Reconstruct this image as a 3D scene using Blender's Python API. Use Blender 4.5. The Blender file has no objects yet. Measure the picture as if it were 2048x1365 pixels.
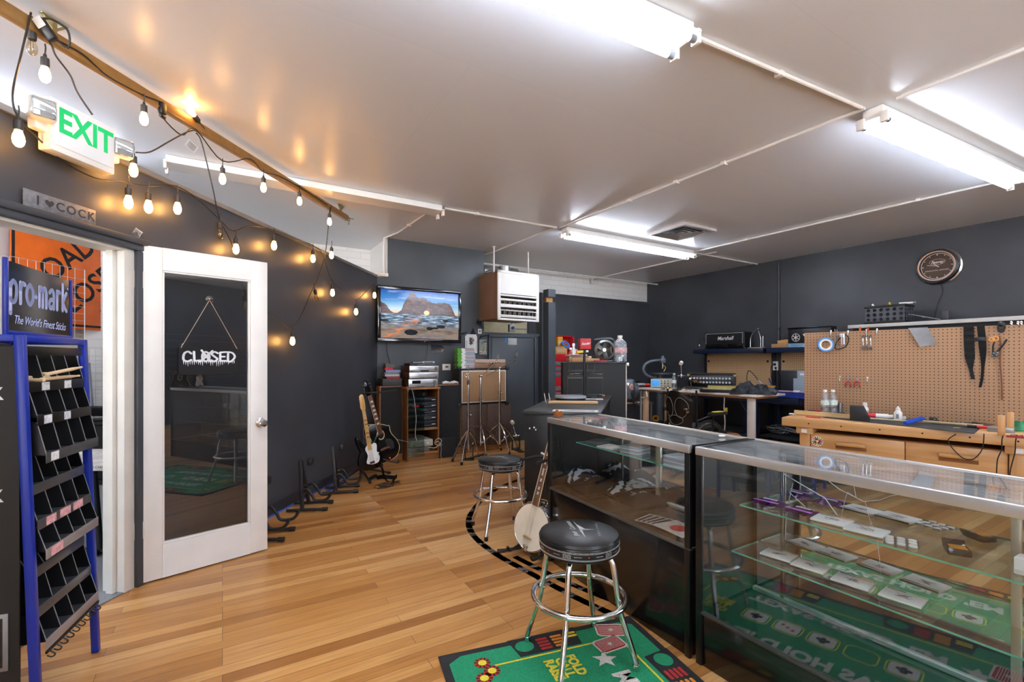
import bpy, bmesh, math, random
from mathutils import Vector as V, Matrix, Euler
R = random.Random(11)
PI = math.pi
F, HZ, CX, CH = 945.0, 721.0, 1024.0, 1.35      # focal length in pixels, horizon row, centre column, camera height
TH = math.radians(31.5)                          # the building is turned by this much against the camera
CT, ST = math.cos(TH), math.sin(TH)
COL = bpy.context.scene.collection

def at(px, py, Z): return V(((px-CX)/F*Z, Z, CH+(HZ-py)/F*Z))
def onz(px, py, z=0.0): return at(px, py, (CH-z)*F/(py-HZ))
def onb(px, py, b): return at(px, py, b/(-(px-CX)/F*ST+CT))
def ona(px, py, a): return at(px, py, a/((px-CX)/F*CT+ST))
def AB(a, b, z=0.0): return V((a*CT-b*ST, a*ST+b*CT, z))
def ab(v): return V((v.x*CT+v.y*ST, -v.x*ST+v.y*CT, v.z))
PW = 0.109                                       # the partition runs along X = -2.547 + PW*Y
def part_x(Y): return -2.547+PW*Y
def onw(px, py, off=0.0):                        # on the partition's plane, off metres in front of it
    d = (px-CX)/F
    return at(px, py, (-2.547+off)/(d-PW))

# ---------------------------------------------------------------- materials
_M = {}
def lin(h):
    h = h.lstrip('#')
    return tuple(((x/12.92) if x <= .04045 else ((x+.055)/1.055)**2.4) for x in (int(h[i:i+2], 16)/255 for i in (0, 2, 4)))+(1,)
def newmat(name):
    m = bpy.data.materials.new(name); m.use_nodes = True
    nt = m.node_tree
    return m, nt, nt.nodes, nt.links, nt.nodes['Principled BSDF']
def mt(hexc, rough=.5, metal=0., nz=.08, sc=9., bump=0., coat=0., spec=.5, stretch=None, nz2=None, sheen=0):
    key = (hexc, rough, metal, nz, sc, bump, coat, spec, stretch, nz2)
    if key in _M: return _M[key]
    m, nt, N, L, p = newmat('mat_'+hexc.strip('#')+'_%d' % len(_M))
    col = lin(hexc)
    tc = N.new('ShaderNodeTexCoord'); mp = N.new('ShaderNodeMapping'); no = N.new('ShaderNodeTexNoise')
    if stretch: mp.inputs['Scale'].default_value = stretch
    no.inputs['Scale'].default_value = sc; no.inputs['Detail'].default_value = 5
    L.new(tc.outputs['Object'], mp.inputs['Vector']); L.new(mp.outputs[0], no.inputs['Vector'])
    mx = N.new('ShaderNodeMix'); mx.data_type = 'RGBA'
    c2 = lin(nz2) if nz2 else tuple(min(1, x*(1+nz)) for x in col[:3])+(1,)
    c1 = col if nz2 else tuple(x*(1-nz) for x in col[:3])+(1,)
    mr = N.new('ShaderNodeMapRange'); mr.inputs[1].default_value = .32; mr.inputs[2].default_value = .68
    L.new(no.outputs['Fac'], mr.inputs[0])
    mx.inputs[6].default_value = c1; mx.inputs[7].default_value = c2
    L.new(mr.outputs[0], mx.inputs[0]); L.new(mx.outputs[2], p.inputs['Base Color'])
    p.inputs['Roughness'].default_value = rough; p.inputs['Metallic'].default_value = metal
    p.inputs['Specular IOR Level'].default_value = spec
    if coat: p.inputs['Coat Weight'].default_value = coat; p.inputs['Coat Roughness'].default_value = .08
    if bump:
        b = N.new('ShaderNodeBump'); b.inputs['Strength'].default_value = bump; b.inputs['Distance'].default_value = .01
        L.new(no.outputs['Fac'], b.inputs['Height']); L.new(b.outputs[0], p.inputs['Normal'])
    _M[key] = m
    return m
def emit(hexc, st):
    key = ('e', hexc, st)
    if key in _M: return _M[key]
    m, nt, N, L, p = newmat('glow_'+hexc.strip('#'))
    p.inputs['Base Color'].default_value = lin(hexc); p.inputs['Emission Color'].default_value = lin(hexc)
    p.inputs['Emission Strength'].default_value = st
    _M[key] = m
    return m
def glass(tint='#ffffff', f0=.045, haze=0., key=None):
    k = ('g', tint, f0, haze)
    if k in _M: return _M[k]
    m, nt, N, L, p = newmat('glass_%d' % len(_M)); N.remove(p)
    out = N['Material Output']
    t = N.new('ShaderNodeBsdfTransparent'); t.inputs[0].default_value = lin(tint)
    g = N.new('ShaderNodeBsdfGlossy'); g.inputs['Roughness'].default_value = .003; g.inputs['Color'].default_value = (1, 1, 1, 1)
    lw = N.new('ShaderNodeLayerWeight'); lw.inputs[0].default_value = .5
    pw = N.new('ShaderNodeMath'); pw.operation = 'POWER'; pw.inputs[1].default_value = 4.5
    ma = N.new('ShaderNodeMath'); ma.operation = 'MULTIPLY_ADD'; ma.inputs[1].default_value = 1-f0; ma.inputs[2].default_value = f0
    L.new(lw.outputs['Facing'], pw.inputs[0]); L.new(pw.outputs[0], ma.inputs[0])
    mx = N.new('ShaderNodeMixShader'); L.new(ma.outputs[0], mx.inputs[0]); L.new(t.outputs[0], mx.inputs[1]); L.new(g.outputs[0], mx.inputs[2])
    last = mx
    if haze:                                       # dust and wipe marks, their pale blue also painting a reflected sheen
        tc = N.new('ShaderNodeTexCoord'); no = N.new('ShaderNodeTexNoise'); no.inputs['Scale'].default_value = 5; no.inputs['Detail'].default_value = 7
        no.inputs['Roughness'].default_value = .65; no.inputs['Distortion'].default_value = 1.2
        mp = N.new('ShaderNodeMapping'); mp.inputs['Scale'].default_value = (1, 3.2, 1)
        L.new(tc.outputs['Object'], mp.inputs[0]); L.new(mp.outputs[0], no.inputs['Vector'])
        mr = N.new('ShaderNodeMapRange'); mr.inputs[1].default_value = .36; mr.inputs[2].default_value = .72; mr.inputs[4].default_value = haze
        L.new(no.outputs['Fac'], mr.inputs[0])
        d = N.new('ShaderNodeBsdfDiffuse'); d.inputs[0].default_value = (.8, .87, .92, 1)
        m2 = N.new('ShaderNodeMixShader'); L.new(mr.outputs[0], m2.inputs[0]); L.new(mx.outputs[0], m2.inputs[1]); L.new(d.outputs[0], m2.inputs[2])
        last = m2
    L.new(last.outputs[0], out.inputs[0])
    _M[k] = m
    return m
def wood(c1, c2, rough=.4, axis=0, sc=1., coat=0.):
    k = ('w', c1, c2, rough, axis, sc, coat)
    if k in _M: return _M[k]
    st = [26., 26., 26.]; st[axis] = 1.6
    m = mt(c1, rough, 0, .1, sc*1.0, .12, coat, .5, tuple(st), c2)
    _M[k] = m
    return m
CHROME = mt('#dcdcde', .1, 1., .03)
CHROME2 = mt('#b9b6b2', .25, 1., .06)
BLACK = mt('#131314', .45, 0, .2)
BLACKGLOSS = mt('#0b0b0c', .12, 0, .1)
BLACKMAT = mt('#191a1c', .75, 0, .2)
WHITE = mt('#e8e6e2', .5, 0, .03)
WHITEGLOSS = mt('#f0efec', .25, 0, .02)
INK = mt('#18181a', .7, 0, .05)
RUBBER = mt('#171717', .8, 0, .15)
PAPER = mt('#e9e9e8', .75, 0, .04)
RED = mt('#c5262c', .4, 0, .06)
BLUE = mt('#1233a6', .35, 0, .08)
GREYM = mt('#8d9094', .4, .6, .08)
GLASS = glass()

# ---------------------------------------------------------------- mesh builder
class B:
    def __init__(s): s.bm = bmesh.new()
    def _add(s, t, mi, M=None):
        for f in t.faces: f.material_index = mi
        if M is not None: bmesh.ops.transform(t, matrix=M, verts=t.verts)
        me = bpy.data.meshes.new('tmp'); t.to_mesh(me); t.free(); s.bm.from_mesh(me); bpy.data.meshes.remove(me)
        return s
    def box(s, x0, x1, y0, y1, z0, z1, mi=0, bv=0., M=None, seg=2):
        t = bmesh.new()
        bmesh.ops.create_cube(t, size=1, matrix=Matrix.Translation(((x0+x1)/2, (y0+y1)/2, (z0+z1)/2)) @ Matrix.Diagonal((x1-x0, y1-y0, z1-z0, 1)))
        if bv: bmesh.ops.bevel(t, geom=t.edges[:], offset=bv, segments=seg, profile=.5, affect='EDGES', clamp_overlap=True)
        return s._add(t, mi, M)
    def cyl(s, p0, p1, r0, r1=None, n=16, mi=0, M=None):
        p0, p1 = V(p0), V(p1); d = p1-p0; r1 = r0 if r1 is None else r1
        t = bmesh.new()
        bmesh.ops.create_cone(t, cap_ends=True, segments=n, radius1=r0, radius2=r1, depth=d.length)
        Q = Matrix.Translation((p0+p1)/2) @ d.to_track_quat('Z', 'Y').to_matrix().to_4x4()
        bmesh.ops.transform(t, matrix=Q, verts=t.verts)
        return s._add(t, mi, M)
    def ball(s, c, r, mi=0, u=14, v=9, M=None):
        t = bmesh.new(); rr = r if isinstance(r, (tuple, list)) else (r, r, r)
        bmesh.ops.create_uvsphere(t, u_segments=u, v_segments=v, radius=1, matrix=Matrix.Translation(c) @ Matrix.Diagonal((*rr, 1)))
        return s._add(t, mi, M)
    def tube(s, pts, r, n=8, mi=0, closed=False, sm=0, M=None):
        pts = [V(p) for p in pts]
        if isinstance(r, (list, tuple)) and sm:
            r0, m = r, (len(pts)-1)*sm+1
            r = [r0[min(len(r0)-1, int(i*(len(r0)-1)/(m-1)))]*(1-(i*(len(r0)-1)/(m-1))%1)+r0[min(len(r0)-1, int(i*(len(r0)-1)/(m-1))+1)]*((i*(len(r0)-1)/(m-1))%1) for i in range(m)]
        if sm: pts = spline(pts, sm, closed)
        t = bmesh.new(); rings = []; k = len(pts); up = None
        for i, p in enumerate(pts):
            a = pts[i-1] if (i > 0 or closed) else p
            b = pts[(i+1) % k] if (i < k-1 or closed) else p
            d = (b-a).normalized() if (b-a).length > 1e-9 else V((0, 0, 1))
            if up is None: up = d.orthogonal().normalized()
            up = (up-d*up.dot(d)); up = up.normalized() if up.length > 1e-6 else d.orthogonal().normalized()
            w = d.cross(up)
            ri = r[i] if isinstance(r, (list, tuple)) else r
            rings.append([t.verts.new(p+ri*(math.cos(2*PI*j/n)*up+math.sin(2*PI*j/n)*w)) for j in range(n)])
        for i in range(k if closed else k-1):
            A, C = rings[i], rings[(i+1) % k]
            if closed and i == k-1:                # find the twist that closes the ring best
                o = min(range(n), key=lambda q: (A[0].co-C[q].co).length)
                C = C[o:]+C[:o]
            for j in range(n): t.faces.new((A[j], A[(j+1) % n], C[(j+1) % n], C[j]))
        if not closed: t.faces.new(rings[0][::-1]); t.faces.new(rings[-1])
        return s._add(t, mi, M)
    def lathe(s, prof, n=28, mi=0, M=None):
        t = bmesh.new(); rings = []
        for r, z in prof:
            if r < 1e-6: rings.append([t.verts.new((0, 0, z))])
            else: rings.append([t.verts.new((r*math.cos(2*PI*j/n), r*math.sin(2*PI*j/n), z)) for j in range(n)])
        for A, C in zip(rings, rings[1:]):
            for j in range(n):
                q = (j+1) % n
                if len(A) == 1 and len(C) == 1: continue
                if len(A) == 1: t.faces.new((A[0], C[q], C[j]))
                elif len(C) == 1: t.faces.new((A[j], A[q], C[0]))
                else: t.faces.new((A[j], A[q], C[q], C[j]))
        bmesh.ops.recalc_face_normals(t, faces=t.faces)
        return s._add(t, mi, M)
    def prism(s, poly, z0, z1, mi=0, M=None, bv=0.):
        t = bmesh.new()
        vs = [t.verts.new((x, y, z0)) for x, y in poly]
        f = t.faces.new(vs)
        r = bmesh.ops.extrude_face_region(t, geom=[f])
        bmesh.ops.translate(t, vec=(0, 0, z1-z0), verts=[e for e in r['geom'] if isinstance(e, bmesh.types.BMVert)])
        bmesh.ops.recalc_face_normals(t, faces=t.faces)
        if bv: bmesh.ops.bevel(t, geom=[e for e in t.edges if len(e.link_faces) == 2 and e.calc_face_angle(0) > .6], offset=bv, segments=2, profile=.5, affect='EDGES', clamp_overlap=True)
        return s._add(t, mi, M)
    def flat(s, poly, z=0., mi=0, M=None):
        t = bmesh.new(); t.faces.new([t.verts.new((p[0], p[1], z if len(p) < 3 else p[2])) for p in poly])
        bmesh.ops.triangulate(t, faces=t.faces[:])
        return s._add(t, mi, M)
    def grid(s, nx, ny, fn, mi=0, M=None, thick=0.):
        t = bmesh.new(); vs = [[t.verts.new(fn(i/nx, j/ny)) for j in range(ny+1)] for i in range(nx+1)]
        for i in range(nx):
            for j in range(ny): t.faces.new((vs[i][j], vs[i+1][j], vs[i+1][j+1], vs[i][j+1]))
        if thick: bmesh.ops.solidify(t, geom=t.faces[:], thickness=thick)
        return s._add(t, mi, M)
    def stroke(s, pts, w, z=0., mi=0, M=None, sm=0):
        if sm: pts = [(p.x, p.y) for p in spline([V((*p, 0)) for p in pts], sm)]
        for (ax, ay), (bx, by) in zip(pts, pts[1:]):
            dx, dy = bx-ax, by-ay; l = math.hypot(dx, dy) or 1; nx, ny = -dy/l*w/2, dx/l*w/2
            s.flat([(ax+nx, ay+ny), (ax-nx, ay-ny), (bx-nx, by-ny), (bx+nx, by+ny)], z, mi, M)
        for x, y in pts: s.flat([(x+w/2*math.cos(q*PI/4), y+w/2*math.sin(q*PI/4)) for q in range(8)], z, mi, M)
        return s
    def out(s, name, mats, parent=None, loc=None, rot=None, ang=38, flat=False):
        me = bpy.data.meshes.new(name); s.bm.to_mesh(me); s.bm.free()
        for m in (mats if isinstance(mats, (list, tuple)) else [mats]): me.materials.append(m)
        if not flat:
            me.polygons.foreach_set('use_smooth', [True]*len(me.polygons)); me.set_sharp_from_angle(angle=math.radians(ang))
        o = bpy.data.objects.new(name, me); COL.objects.link(o)
        if parent is not None: o.parent = parent
        if loc is not None: o.location = loc
        if rot is not None: o.rotation_euler = rot
        if parent is None and loc is None and len(me.vertices):
            xs = [v.co for v in me.vertices]
            c0 = V(((min(v.x for v in xs)+max(v.x for v in xs))/2, (min(v.y for v in xs)+max(v.y for v in xs))/2, min(v.z for v in xs)))
            me.transform(Matrix.Translation(-c0)); q = Euler(rot).to_matrix() if rot is not None else Matrix.Identity(3)
            o.location = q @ c0
        return o
def spline(pts, n=6, closed=False):
    k = len(pts); out = []
    for i in range(k if closed else k-1):
        p1, p2 = pts[i], pts[(i+1) % k]
        p0 = pts[i-1] if (i > 0 or closed) else p1
        p3 = pts[(i+2) % k] if (i+2 < k or closed) else p2
        for j in range(n):
            t = j/n
            out.append(.5*((2*p1)+(p2-p0)*t+(2*p0-5*p1+4*p2-p3)*t*t+(3*p1-p0-3*p2+p3)*t*t*t))
    if not closed: out.append(pts[-1])
    return out
def RZ(a): return Matrix.Rotation(a, 4, 'Z')
def RX(a): return Matrix.Rotation(a, 4, 'X')
def RY(a): return Matrix.Rotation(a, 4, 'Y')
def TR(x, y, z): return Matrix.Translation((x, y, z))
UPRIGHT = RX(PI/2)                                # text drawn in XY stands up and faces -Y
FACEX = RZ(-PI/2) @ RX(PI/2)                      # stands up and faces -X

def tag(o, label, cat, group=None, kind=None):
    o['label'] = label; o['category'] = cat
    if group: o['group'] = group
    if kind: o['kind'] = kind
    return o
def thing(name, label, cat, loc, rz=0., group=None, rot=None, world=False):
    """an Empty at the thing's base; rz is counted from the building's axes unless world"""
    o = bpy.data.objects.new(name, None); o.empty_display_size = .05; COL.objects.link(o)
    o.location = loc; o.rotation_euler = rot if rot is not None else (0, 0, rz+(0 if world else TH))
    return tag(o, label, cat, group)
def loc_of(root, p):                              # a world point in the thing's own frame
    M = Matrix.LocRotScale(root.location, root.rotation_euler, None)
    return M.inverted() @ V(p)
def struct(o, **k):
    o['kind'] = 'structure'
    return o
def dup(root, loc=None, rz=None, label=None, group=None, rot=None):
    c = root.copy(); COL.objects.link(c)
    if loc is not None: c.location = loc
    if rz is not None: c.rotation_euler = (0, 0, rz+TH)
    if rot is not None: c.rotation_euler = rot
    if label: c['label'] = label
    if group: c['group'] = group
    for ch in list(root.children):
        d = ch.copy(); COL.objects.link(d); d.parent = c
        for g in list(ch.children):
            e = g.copy(); COL.objects.link(e); e.parent = d
    return c
def text(body, size, mat, parent, M=None, ext=.0008, shear=0., bold=0., name='lettering', sx=1., align='CENTER', sp=1.):
    cu = bpy.data.curves.new('t', 'FONT'); cu.body = body; cu.size = size; cu.shear = shear; cu.offset = bold
    cu.align_x = align; cu.align_y = 'CENTER'; cu.extrude = ext; cu.space_character = sp; cu.resolution_u = 3; cu.space_line = .85
    o = bpy.data.objects.new('t', cu); COL.objects.link(o)
    me = bpy.data.meshes.new_from_object(o.evaluated_get(bpy.context.evaluated_depsgraph_get()))
    bpy.data.objects.remove(o); bpy.data.curves.remove(cu)
    me.transform((M or Matrix.Identity(4)) @ Matrix.Diagonal((sx, 1, 1, 1)))
    me.materials.clear(); me.materials.append(mat)
    p = bpy.data.objects.new(name, me); COL.objects.link(p); p.parent = parent
    return p
def boxpart(name, parent, x0, x1, y0, y1, z0, z1, mat, bv=0.):
    return B().box(x0, x1, y0, y1, z0, z1, 0, bv).out(name, mat, parent)
# ================================================================ camera and view
cam = bpy.data.cameras.new('camera'); cam.sensor_width = 36; cam.lens = 36*F/2048; cam.shift_y = (HZ-682.5)/2048; cam.clip_start = .05
co = bpy.data.objects.new('camera', cam); COL.objects.link(co); co.location = (0, 0, CH); co.rotation_euler = (PI/2, 0, 0)
sc = bpy.context.scene; sc.camera = co
sc.view_settings.view_transform = 'Standard'; sc.view_settings.look = 'None'; sc.view_settings.gamma = 1; sc.view_settings.use_curve_mapping = False
sc.view_settings.exposure = 1.3
w = bpy.data.worlds.new('world'); sc.world = w; w.use_nodes = True
# added daylight: bright lower half to brighten the ceiling, dimmer sky above
wn, wl0 = w.node_tree.nodes, w.node_tree.links
g_ = wn.new('ShaderNodeTexCoord'); s_ = wn.new('ShaderNodeSeparateXYZ'); wl0.new(g_.outputs['Generated'], s_.inputs[0])
r_ = wn.new('ShaderNodeValToRGB'); r_.color_ramp.elements[0].position = .49; r_.color_ramp.elements[0].color = (.96, .97, 1, 1); r_.color_ramp.elements[1].position = .51; r_.color_ramp.elements[1].color = (.18, .24, .32, 1)
m_ = wn.new('ShaderNodeMapRange'); m_.inputs[1].default_value = -1; wl0.new(s_.outputs[2], m_.inputs[0]); wl0.new(m_.outputs[0], r_.inputs[0]); wl0.new(r_.outputs[0], wn['Background'].inputs[0])
wn['Background'].inputs[1].default_value = 11.5
sc.cycles.max_bounces = 10; sc.cycles.transparent_max_bounces = 24; sc.cycles.glossy_bounces = 5; sc.cycles.diffuse_bounces = 5
sc.cycles.sample_clamp_indirect = 6; sc.cycles.use_denoising = True; sc.cycles.caustics_reflective = False; sc.cycles.caustics_refractive = False

# ================================================================ wall, floor and ceiling materials
def wall_mat():
    m = mt('#3a3d42', .42, 0, .1, 1.6, .03, nz2='#46494f')
    return m
CHAR = wall_mat()
CHAR2 = mt('#3f4449', .4, 0, .1, 2.2, .03, nz2='#4a4f55')
PLASTER = mt('#dcd9d3', .8, 0, .06, 14., .35)
TRIMW = mt('#d9d3c8', .45, 0, .05, 6.)
def floor_mat():
    m, nt, N, L, p = newmat('oak_strip_floor')
    tc = N.new('ShaderNodeTexCoord')
    br = N.new('ShaderNodeTexBrick'); br.offset = .37; br.offset_frequency = 3; br.squash = 1
    br.inputs['Scale'].default_value = 1; br.inputs['Mortar Size'].default_value = .0011; br.inputs['Mortar Smooth'].default_value = .2
    br.inputs['Brick Width'].default_value = 1.25; br.inputs['Row Height'].default_value = .072; br.inputs['Bias'].default_value = 0
    br.inputs['Color1'].default_value = (0, 0, 0, 1); br.inputs['Color2'].default_value = (1, 1, 1, 1); br.inputs['Mortar'].default_value = (.5, .5, .5, 1)
    L.new(tc.outputs['Object'], br.inputs['Vector'])
    rp = N.new('ShaderNodeValToRGB'); e = rp.color_ramp.elements
    e[0].position = 0; e[0].color = lin('#9f6a36'); e[1].position = 1; e[1].color = lin('#ddb27a')
    for q, h in ((.3, '#b78145'), (.6, '#c59053'), (.8, '#d09f62')):
        x = e.new(q); x.color = lin(h)
    L.new(br.outputs['Color'], rp.inputs[0])
    mp = N.new('ShaderNodeMapping'); mp.inputs['Scale'].default_value = (1.5, 26, 26)
    g = N.new('ShaderNodeTexNoise'); g.inputs['Scale'].default_value = 2.2; g.inputs['Detail'].default_value = 6; g.inputs['Distortion'].default_value = .6
    L.new(tc.outputs['Object'], mp.inputs[0]); L.new(mp.outputs[0], g.inputs['Vector'])
    mx = N.new('ShaderNodeMix'); mx.data_type = 'RGBA'; mx.blend_type = 'MULTIPLY'
    gr = N.new('ShaderNodeValToRGB'); gr.color_ramp.elements[0].color = (.62, .52, .42, 1); gr.color_ramp.elements[0].position = .3; gr.color_ramp.elements[1].color = (1, 1, 1, 1); gr.color_ramp.elements[1].position = .62
    L.new(g.outputs['Fac'], gr.inputs[0]); L.new(rp.outputs[0], mx.inputs[6]); L.new(gr.outputs[0], mx.inputs[7]); mx.inputs[0].default_value = .6
    # worn dark scuffs, stretched along the boards
    mp2 = N.new('ShaderNodeMapping'); mp2.inputs['Scale'].default_value = (5, 22, 9)
    sf = N.new('ShaderNodeTexNoise'); sf.inputs['Scale'].default_value = 1.3; sf.inputs['Detail'].default_value = 8; sf.inputs['Roughness'].default_value = .7
    L.new(tc.outputs['Object'], mp2.inputs[0]); L.new(mp2.outputs[0], sf.inputs['Vector'])
    sr = N.new('ShaderNodeMapRange'); sr.inputs[1].default_value = .66; sr.inputs[2].default_value = .74; sr.inputs[4].default_value = .75
    L.new(sf.outputs['Fac'], sr.inputs[0])
    m2 = N.new('ShaderNodeMix'); m2.data_type = 'RGBA'; L.new(sr.outputs[0], m2.inputs[0]); L.new(mx.outputs[2], m2.inputs[6]); m2.inputs[7].default_value = lin('#5b3a1e')
    # the joints between the boards
    m3 = N.new('ShaderNodeMix'); m3.data_type = 'RGBA'; L.new(br.outputs['Fac'], m3.inputs[0]); L.new(m2.outputs[2], m3.inputs[6]); m3.inputs[7].default_value = lin('#5a3d22')
    L.new(m3.outputs[2], p.inputs['Base Color'])
    rr = N.new('ShaderNodeMapRange'); rr.inputs[3].default_value = .24; rr.inputs[4].default_value = .42
    L.new(g.outputs['Fac'], rr.inputs[0]); L.new(rr.outputs[0], p.inputs['Roughness'])
    b = N.new('ShaderNodeBump'); b.inputs['Strength'].default_value = .25; b.inputs['Distance'].default_value = .002; b.invert = True
    L.new(br.outputs['Fac'], b.inputs['Height']); L.new(b.outputs[0], p.inputs['Normal'])
    return m
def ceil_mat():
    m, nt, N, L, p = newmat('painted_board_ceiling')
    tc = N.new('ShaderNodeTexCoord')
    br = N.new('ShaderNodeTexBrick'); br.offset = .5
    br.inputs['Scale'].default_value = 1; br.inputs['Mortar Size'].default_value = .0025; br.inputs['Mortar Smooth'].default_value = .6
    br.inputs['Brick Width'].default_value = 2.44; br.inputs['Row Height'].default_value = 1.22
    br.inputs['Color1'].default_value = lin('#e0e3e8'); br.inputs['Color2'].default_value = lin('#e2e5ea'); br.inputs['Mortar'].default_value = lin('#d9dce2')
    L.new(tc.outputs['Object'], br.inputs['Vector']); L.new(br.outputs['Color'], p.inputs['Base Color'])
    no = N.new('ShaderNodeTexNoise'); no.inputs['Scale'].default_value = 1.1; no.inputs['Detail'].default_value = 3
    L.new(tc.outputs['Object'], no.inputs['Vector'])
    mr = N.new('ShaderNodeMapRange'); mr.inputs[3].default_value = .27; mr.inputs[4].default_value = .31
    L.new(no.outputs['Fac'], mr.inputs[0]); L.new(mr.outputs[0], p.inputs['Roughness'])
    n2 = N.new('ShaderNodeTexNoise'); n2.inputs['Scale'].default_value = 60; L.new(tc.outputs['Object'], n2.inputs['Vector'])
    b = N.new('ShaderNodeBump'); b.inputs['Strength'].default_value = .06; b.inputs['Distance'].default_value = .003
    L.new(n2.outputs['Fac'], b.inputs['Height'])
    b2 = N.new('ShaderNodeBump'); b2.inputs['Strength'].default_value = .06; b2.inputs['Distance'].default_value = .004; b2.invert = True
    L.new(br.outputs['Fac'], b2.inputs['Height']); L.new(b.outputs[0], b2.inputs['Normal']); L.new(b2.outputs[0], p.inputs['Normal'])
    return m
def brick_white():
    m, nt, N, L, p = newmat('whitewashed_block_wall')
    tc = N.new('ShaderNodeTexCoord'); mp = N.new('ShaderNodeMapping'); mp.inputs['Rotation'].default_value = (PI/2, 0, 0)
    br = N.new('ShaderNodeTexBrick'); br.inputs['Scale'].default_value = 1; br.inputs['Mortar Size'].default_value = .006
    br.inputs['Brick Width'].default_value = .4; br.inputs['Row Height'].default_value = .1
    br.inputs['Color1'].default_value = lin('#e2e0dc'); br.inputs['Color2'].default_value = lin('#e8e6e3'); br.inputs['Mortar'].default_value = lin('#d6d4cf')
    L.new(tc.outputs['Object'], mp.inputs[0]); L.new(mp.outputs[0], br.inputs['Vector']); L.new(br.outputs['Color'], p.inputs['Base Color'])
    p.inputs['Roughness'].default_value = .7
    b = N.new('ShaderNodeBump'); b.inputs['Strength'].default_value = .4; b.inputs['Distance'].default_value = .006; b.invert = True
    L.new(br.outputs['Fac'], b.inputs['Height']); L.new(b.outputs[0], p.inputs['Normal'])
    return m
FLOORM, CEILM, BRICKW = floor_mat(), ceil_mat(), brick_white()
CARPET = mt('#7c7e80', .95, 0, .3, 160., .4)

# ================================================================ the shell (coordinates a, b along the building's axes)
CEIL = 3.05; PT = 2.48                           # ceiling height, partition height
rT = (0, 0, TH)
def abs_struct(b, name, mats): return struct(b.out(name, mats, None, (0, 0, 0), rT))
abs_struct(B().box(-7.5, 8.2, -4.2, 7.6, -.12, 0), 'floor', FLOORM)
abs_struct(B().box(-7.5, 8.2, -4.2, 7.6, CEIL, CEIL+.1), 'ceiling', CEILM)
abs_struct(B().box(8.03, 8.2, -4.2, 7.5, 0, CEIL), 'wall_right', CHAR)
abs_struct(B().box(-7.5, 8.2, 7.37, 7.6, 0, CEIL), 'wall_back', BRICKW)
# the shop front behind the camera: dark wall, with a glazed opening added to brighten the room
b_ = B().box(-7.5, -2.4, -4.2, -4.05, 0, CEIL).box(3.0, 8.2, -4.2, -4.05, 0, CEIL).box(-2.4, 3.0, -4.2, -4.05, 0, .3).box(-2.4, 3.0, -4.2, -4.05, 2.85, CEIL)
abs_struct(b_, 'wall_front', CHAR)
abs_struct(B().box(-2.4, 3.0, -4.14, -4.13, .3, 2.85, 0).box(-2.4, -2.34, -4.17, -4.1, .3, 2.85, 1).box(2.94, 3.0, -4.17, -4.1, .3, 2.85, 1).box(-2.4, 3.0, -4.17, -4.1, .3, .36, 1).box(-2.4, 3.0, -4.17, -4.1, 2.79, 2.85, 1).box(.27, .33, -4.17, -4.1, .3, 2.85, 1), 'window_fill', [GLASS, mt('#2a2b2e', .4)])
# dark boarding over the lower part of the back wall, with a thin cap
abs_struct(B().box(4.85, 8.03, 7.33, 7.37, 0, 2.60).box(4.85, 8.03, 7.31, 7.37, 2.60, 2.63), 'trim_1', CHAR)
# the boxed-out wall that carries the television
abs_struct(B().box(1.953, 3.47, 6.5, 7.37, 0, CEIL).box(1.75, 1.953, 6.5, 6.6, 0, 2.50), 'wall_television', CHAR2)
abs_struct(B().box(1.945, 1.953, 6.5, 7.37, 2.50, CEIL), 'trim_2', WHITE)
# the low partition with a door and a see-through opening beside it
b_ = B().box(3.47, 3.56, 6.68, 6.80, 0, 2.5).box(3.56, 4.70, 6.70, 6.78, 0, 1.76).box(3.56, 4.70, 6.67, 6.79, 1.76, 1.80)
b_.box(4.64, 4.78, 6.60, 6.78, 0, 2.5)
abs_struct(b_, 'wall_rear_partition', CHAR2)
abs_struct(B().box(4.67, 4.82, 6.45, 6.60, 0, 2.33, 0).box(4.67, 4.82, 6.45, 6.60, 2.42, 2.55, 0).box(4.68, 4.81, 6.52, 6.59, 2.33, 2.42, 1), 'trim_3', [CHAR2, mt('#b98a55', .7, 0, .15)])
abs_struct(B().box(3.56, 4.68, 7.15, 7.36, 1.3, 2.75), 'wall_niche', mt('#c9bd98', .8, 0, .1, 8., .3))
# left partition along the room, with the door opening; local x runs along it away from the camera, y is its thickness
def partwall():
    b = B(); u0 = 0.
    P0 = V((part_x(-3.2), -3.2, 0)); d = V((PW, 1, 0)).normalized()
    u = lambda Y: (Y+3.2)*math.hypot(1, PW)
    b.box(0, u(1.95), 0, .13, 0, PT).box(u(1.95), u(2.80), 0, .13, 2.04, PT).box(u(2.80), u(6.46), 0, .13, 0, PT)
    o = b.out('wall_left', CHAR, None, P0, (0, 0, math.atan2(d.y, d.x)))
    return struct(o), u, P0, d
wl, pu, P0, pd = partwall()
pn = V((-pd.y, pd.x, 0))                          # points away from the shop, into the next room
PROT = (0, 0, math.atan2(pd.y, pd.x))
def PP(Y, off=0., z=0.): return V((part_x(Y), Y, z))-pn*off
# the silver raceway on top of the partition, the base moulding
struct(B().box(0, pu(6.42), -.02, .03, PT, PT+.03).out('trim_4', mt('#9b9a98', .35, .7, .1), None, P0, PROT))
struct(B().box(pu(2.86), pu(6.3), -.022, 0, 0, .09, 0, .006).out('baseboard_left', mt('#2c2e33', .4, 0, .1), None, P0, PROT))
struct(B().box(pu(2.88), pu(6.3), -.032, -.022, 0.0, .012).out('trim_5', mt('#2f63c8', .6, 0, .25, 30.), None, P0, PROT))
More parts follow.
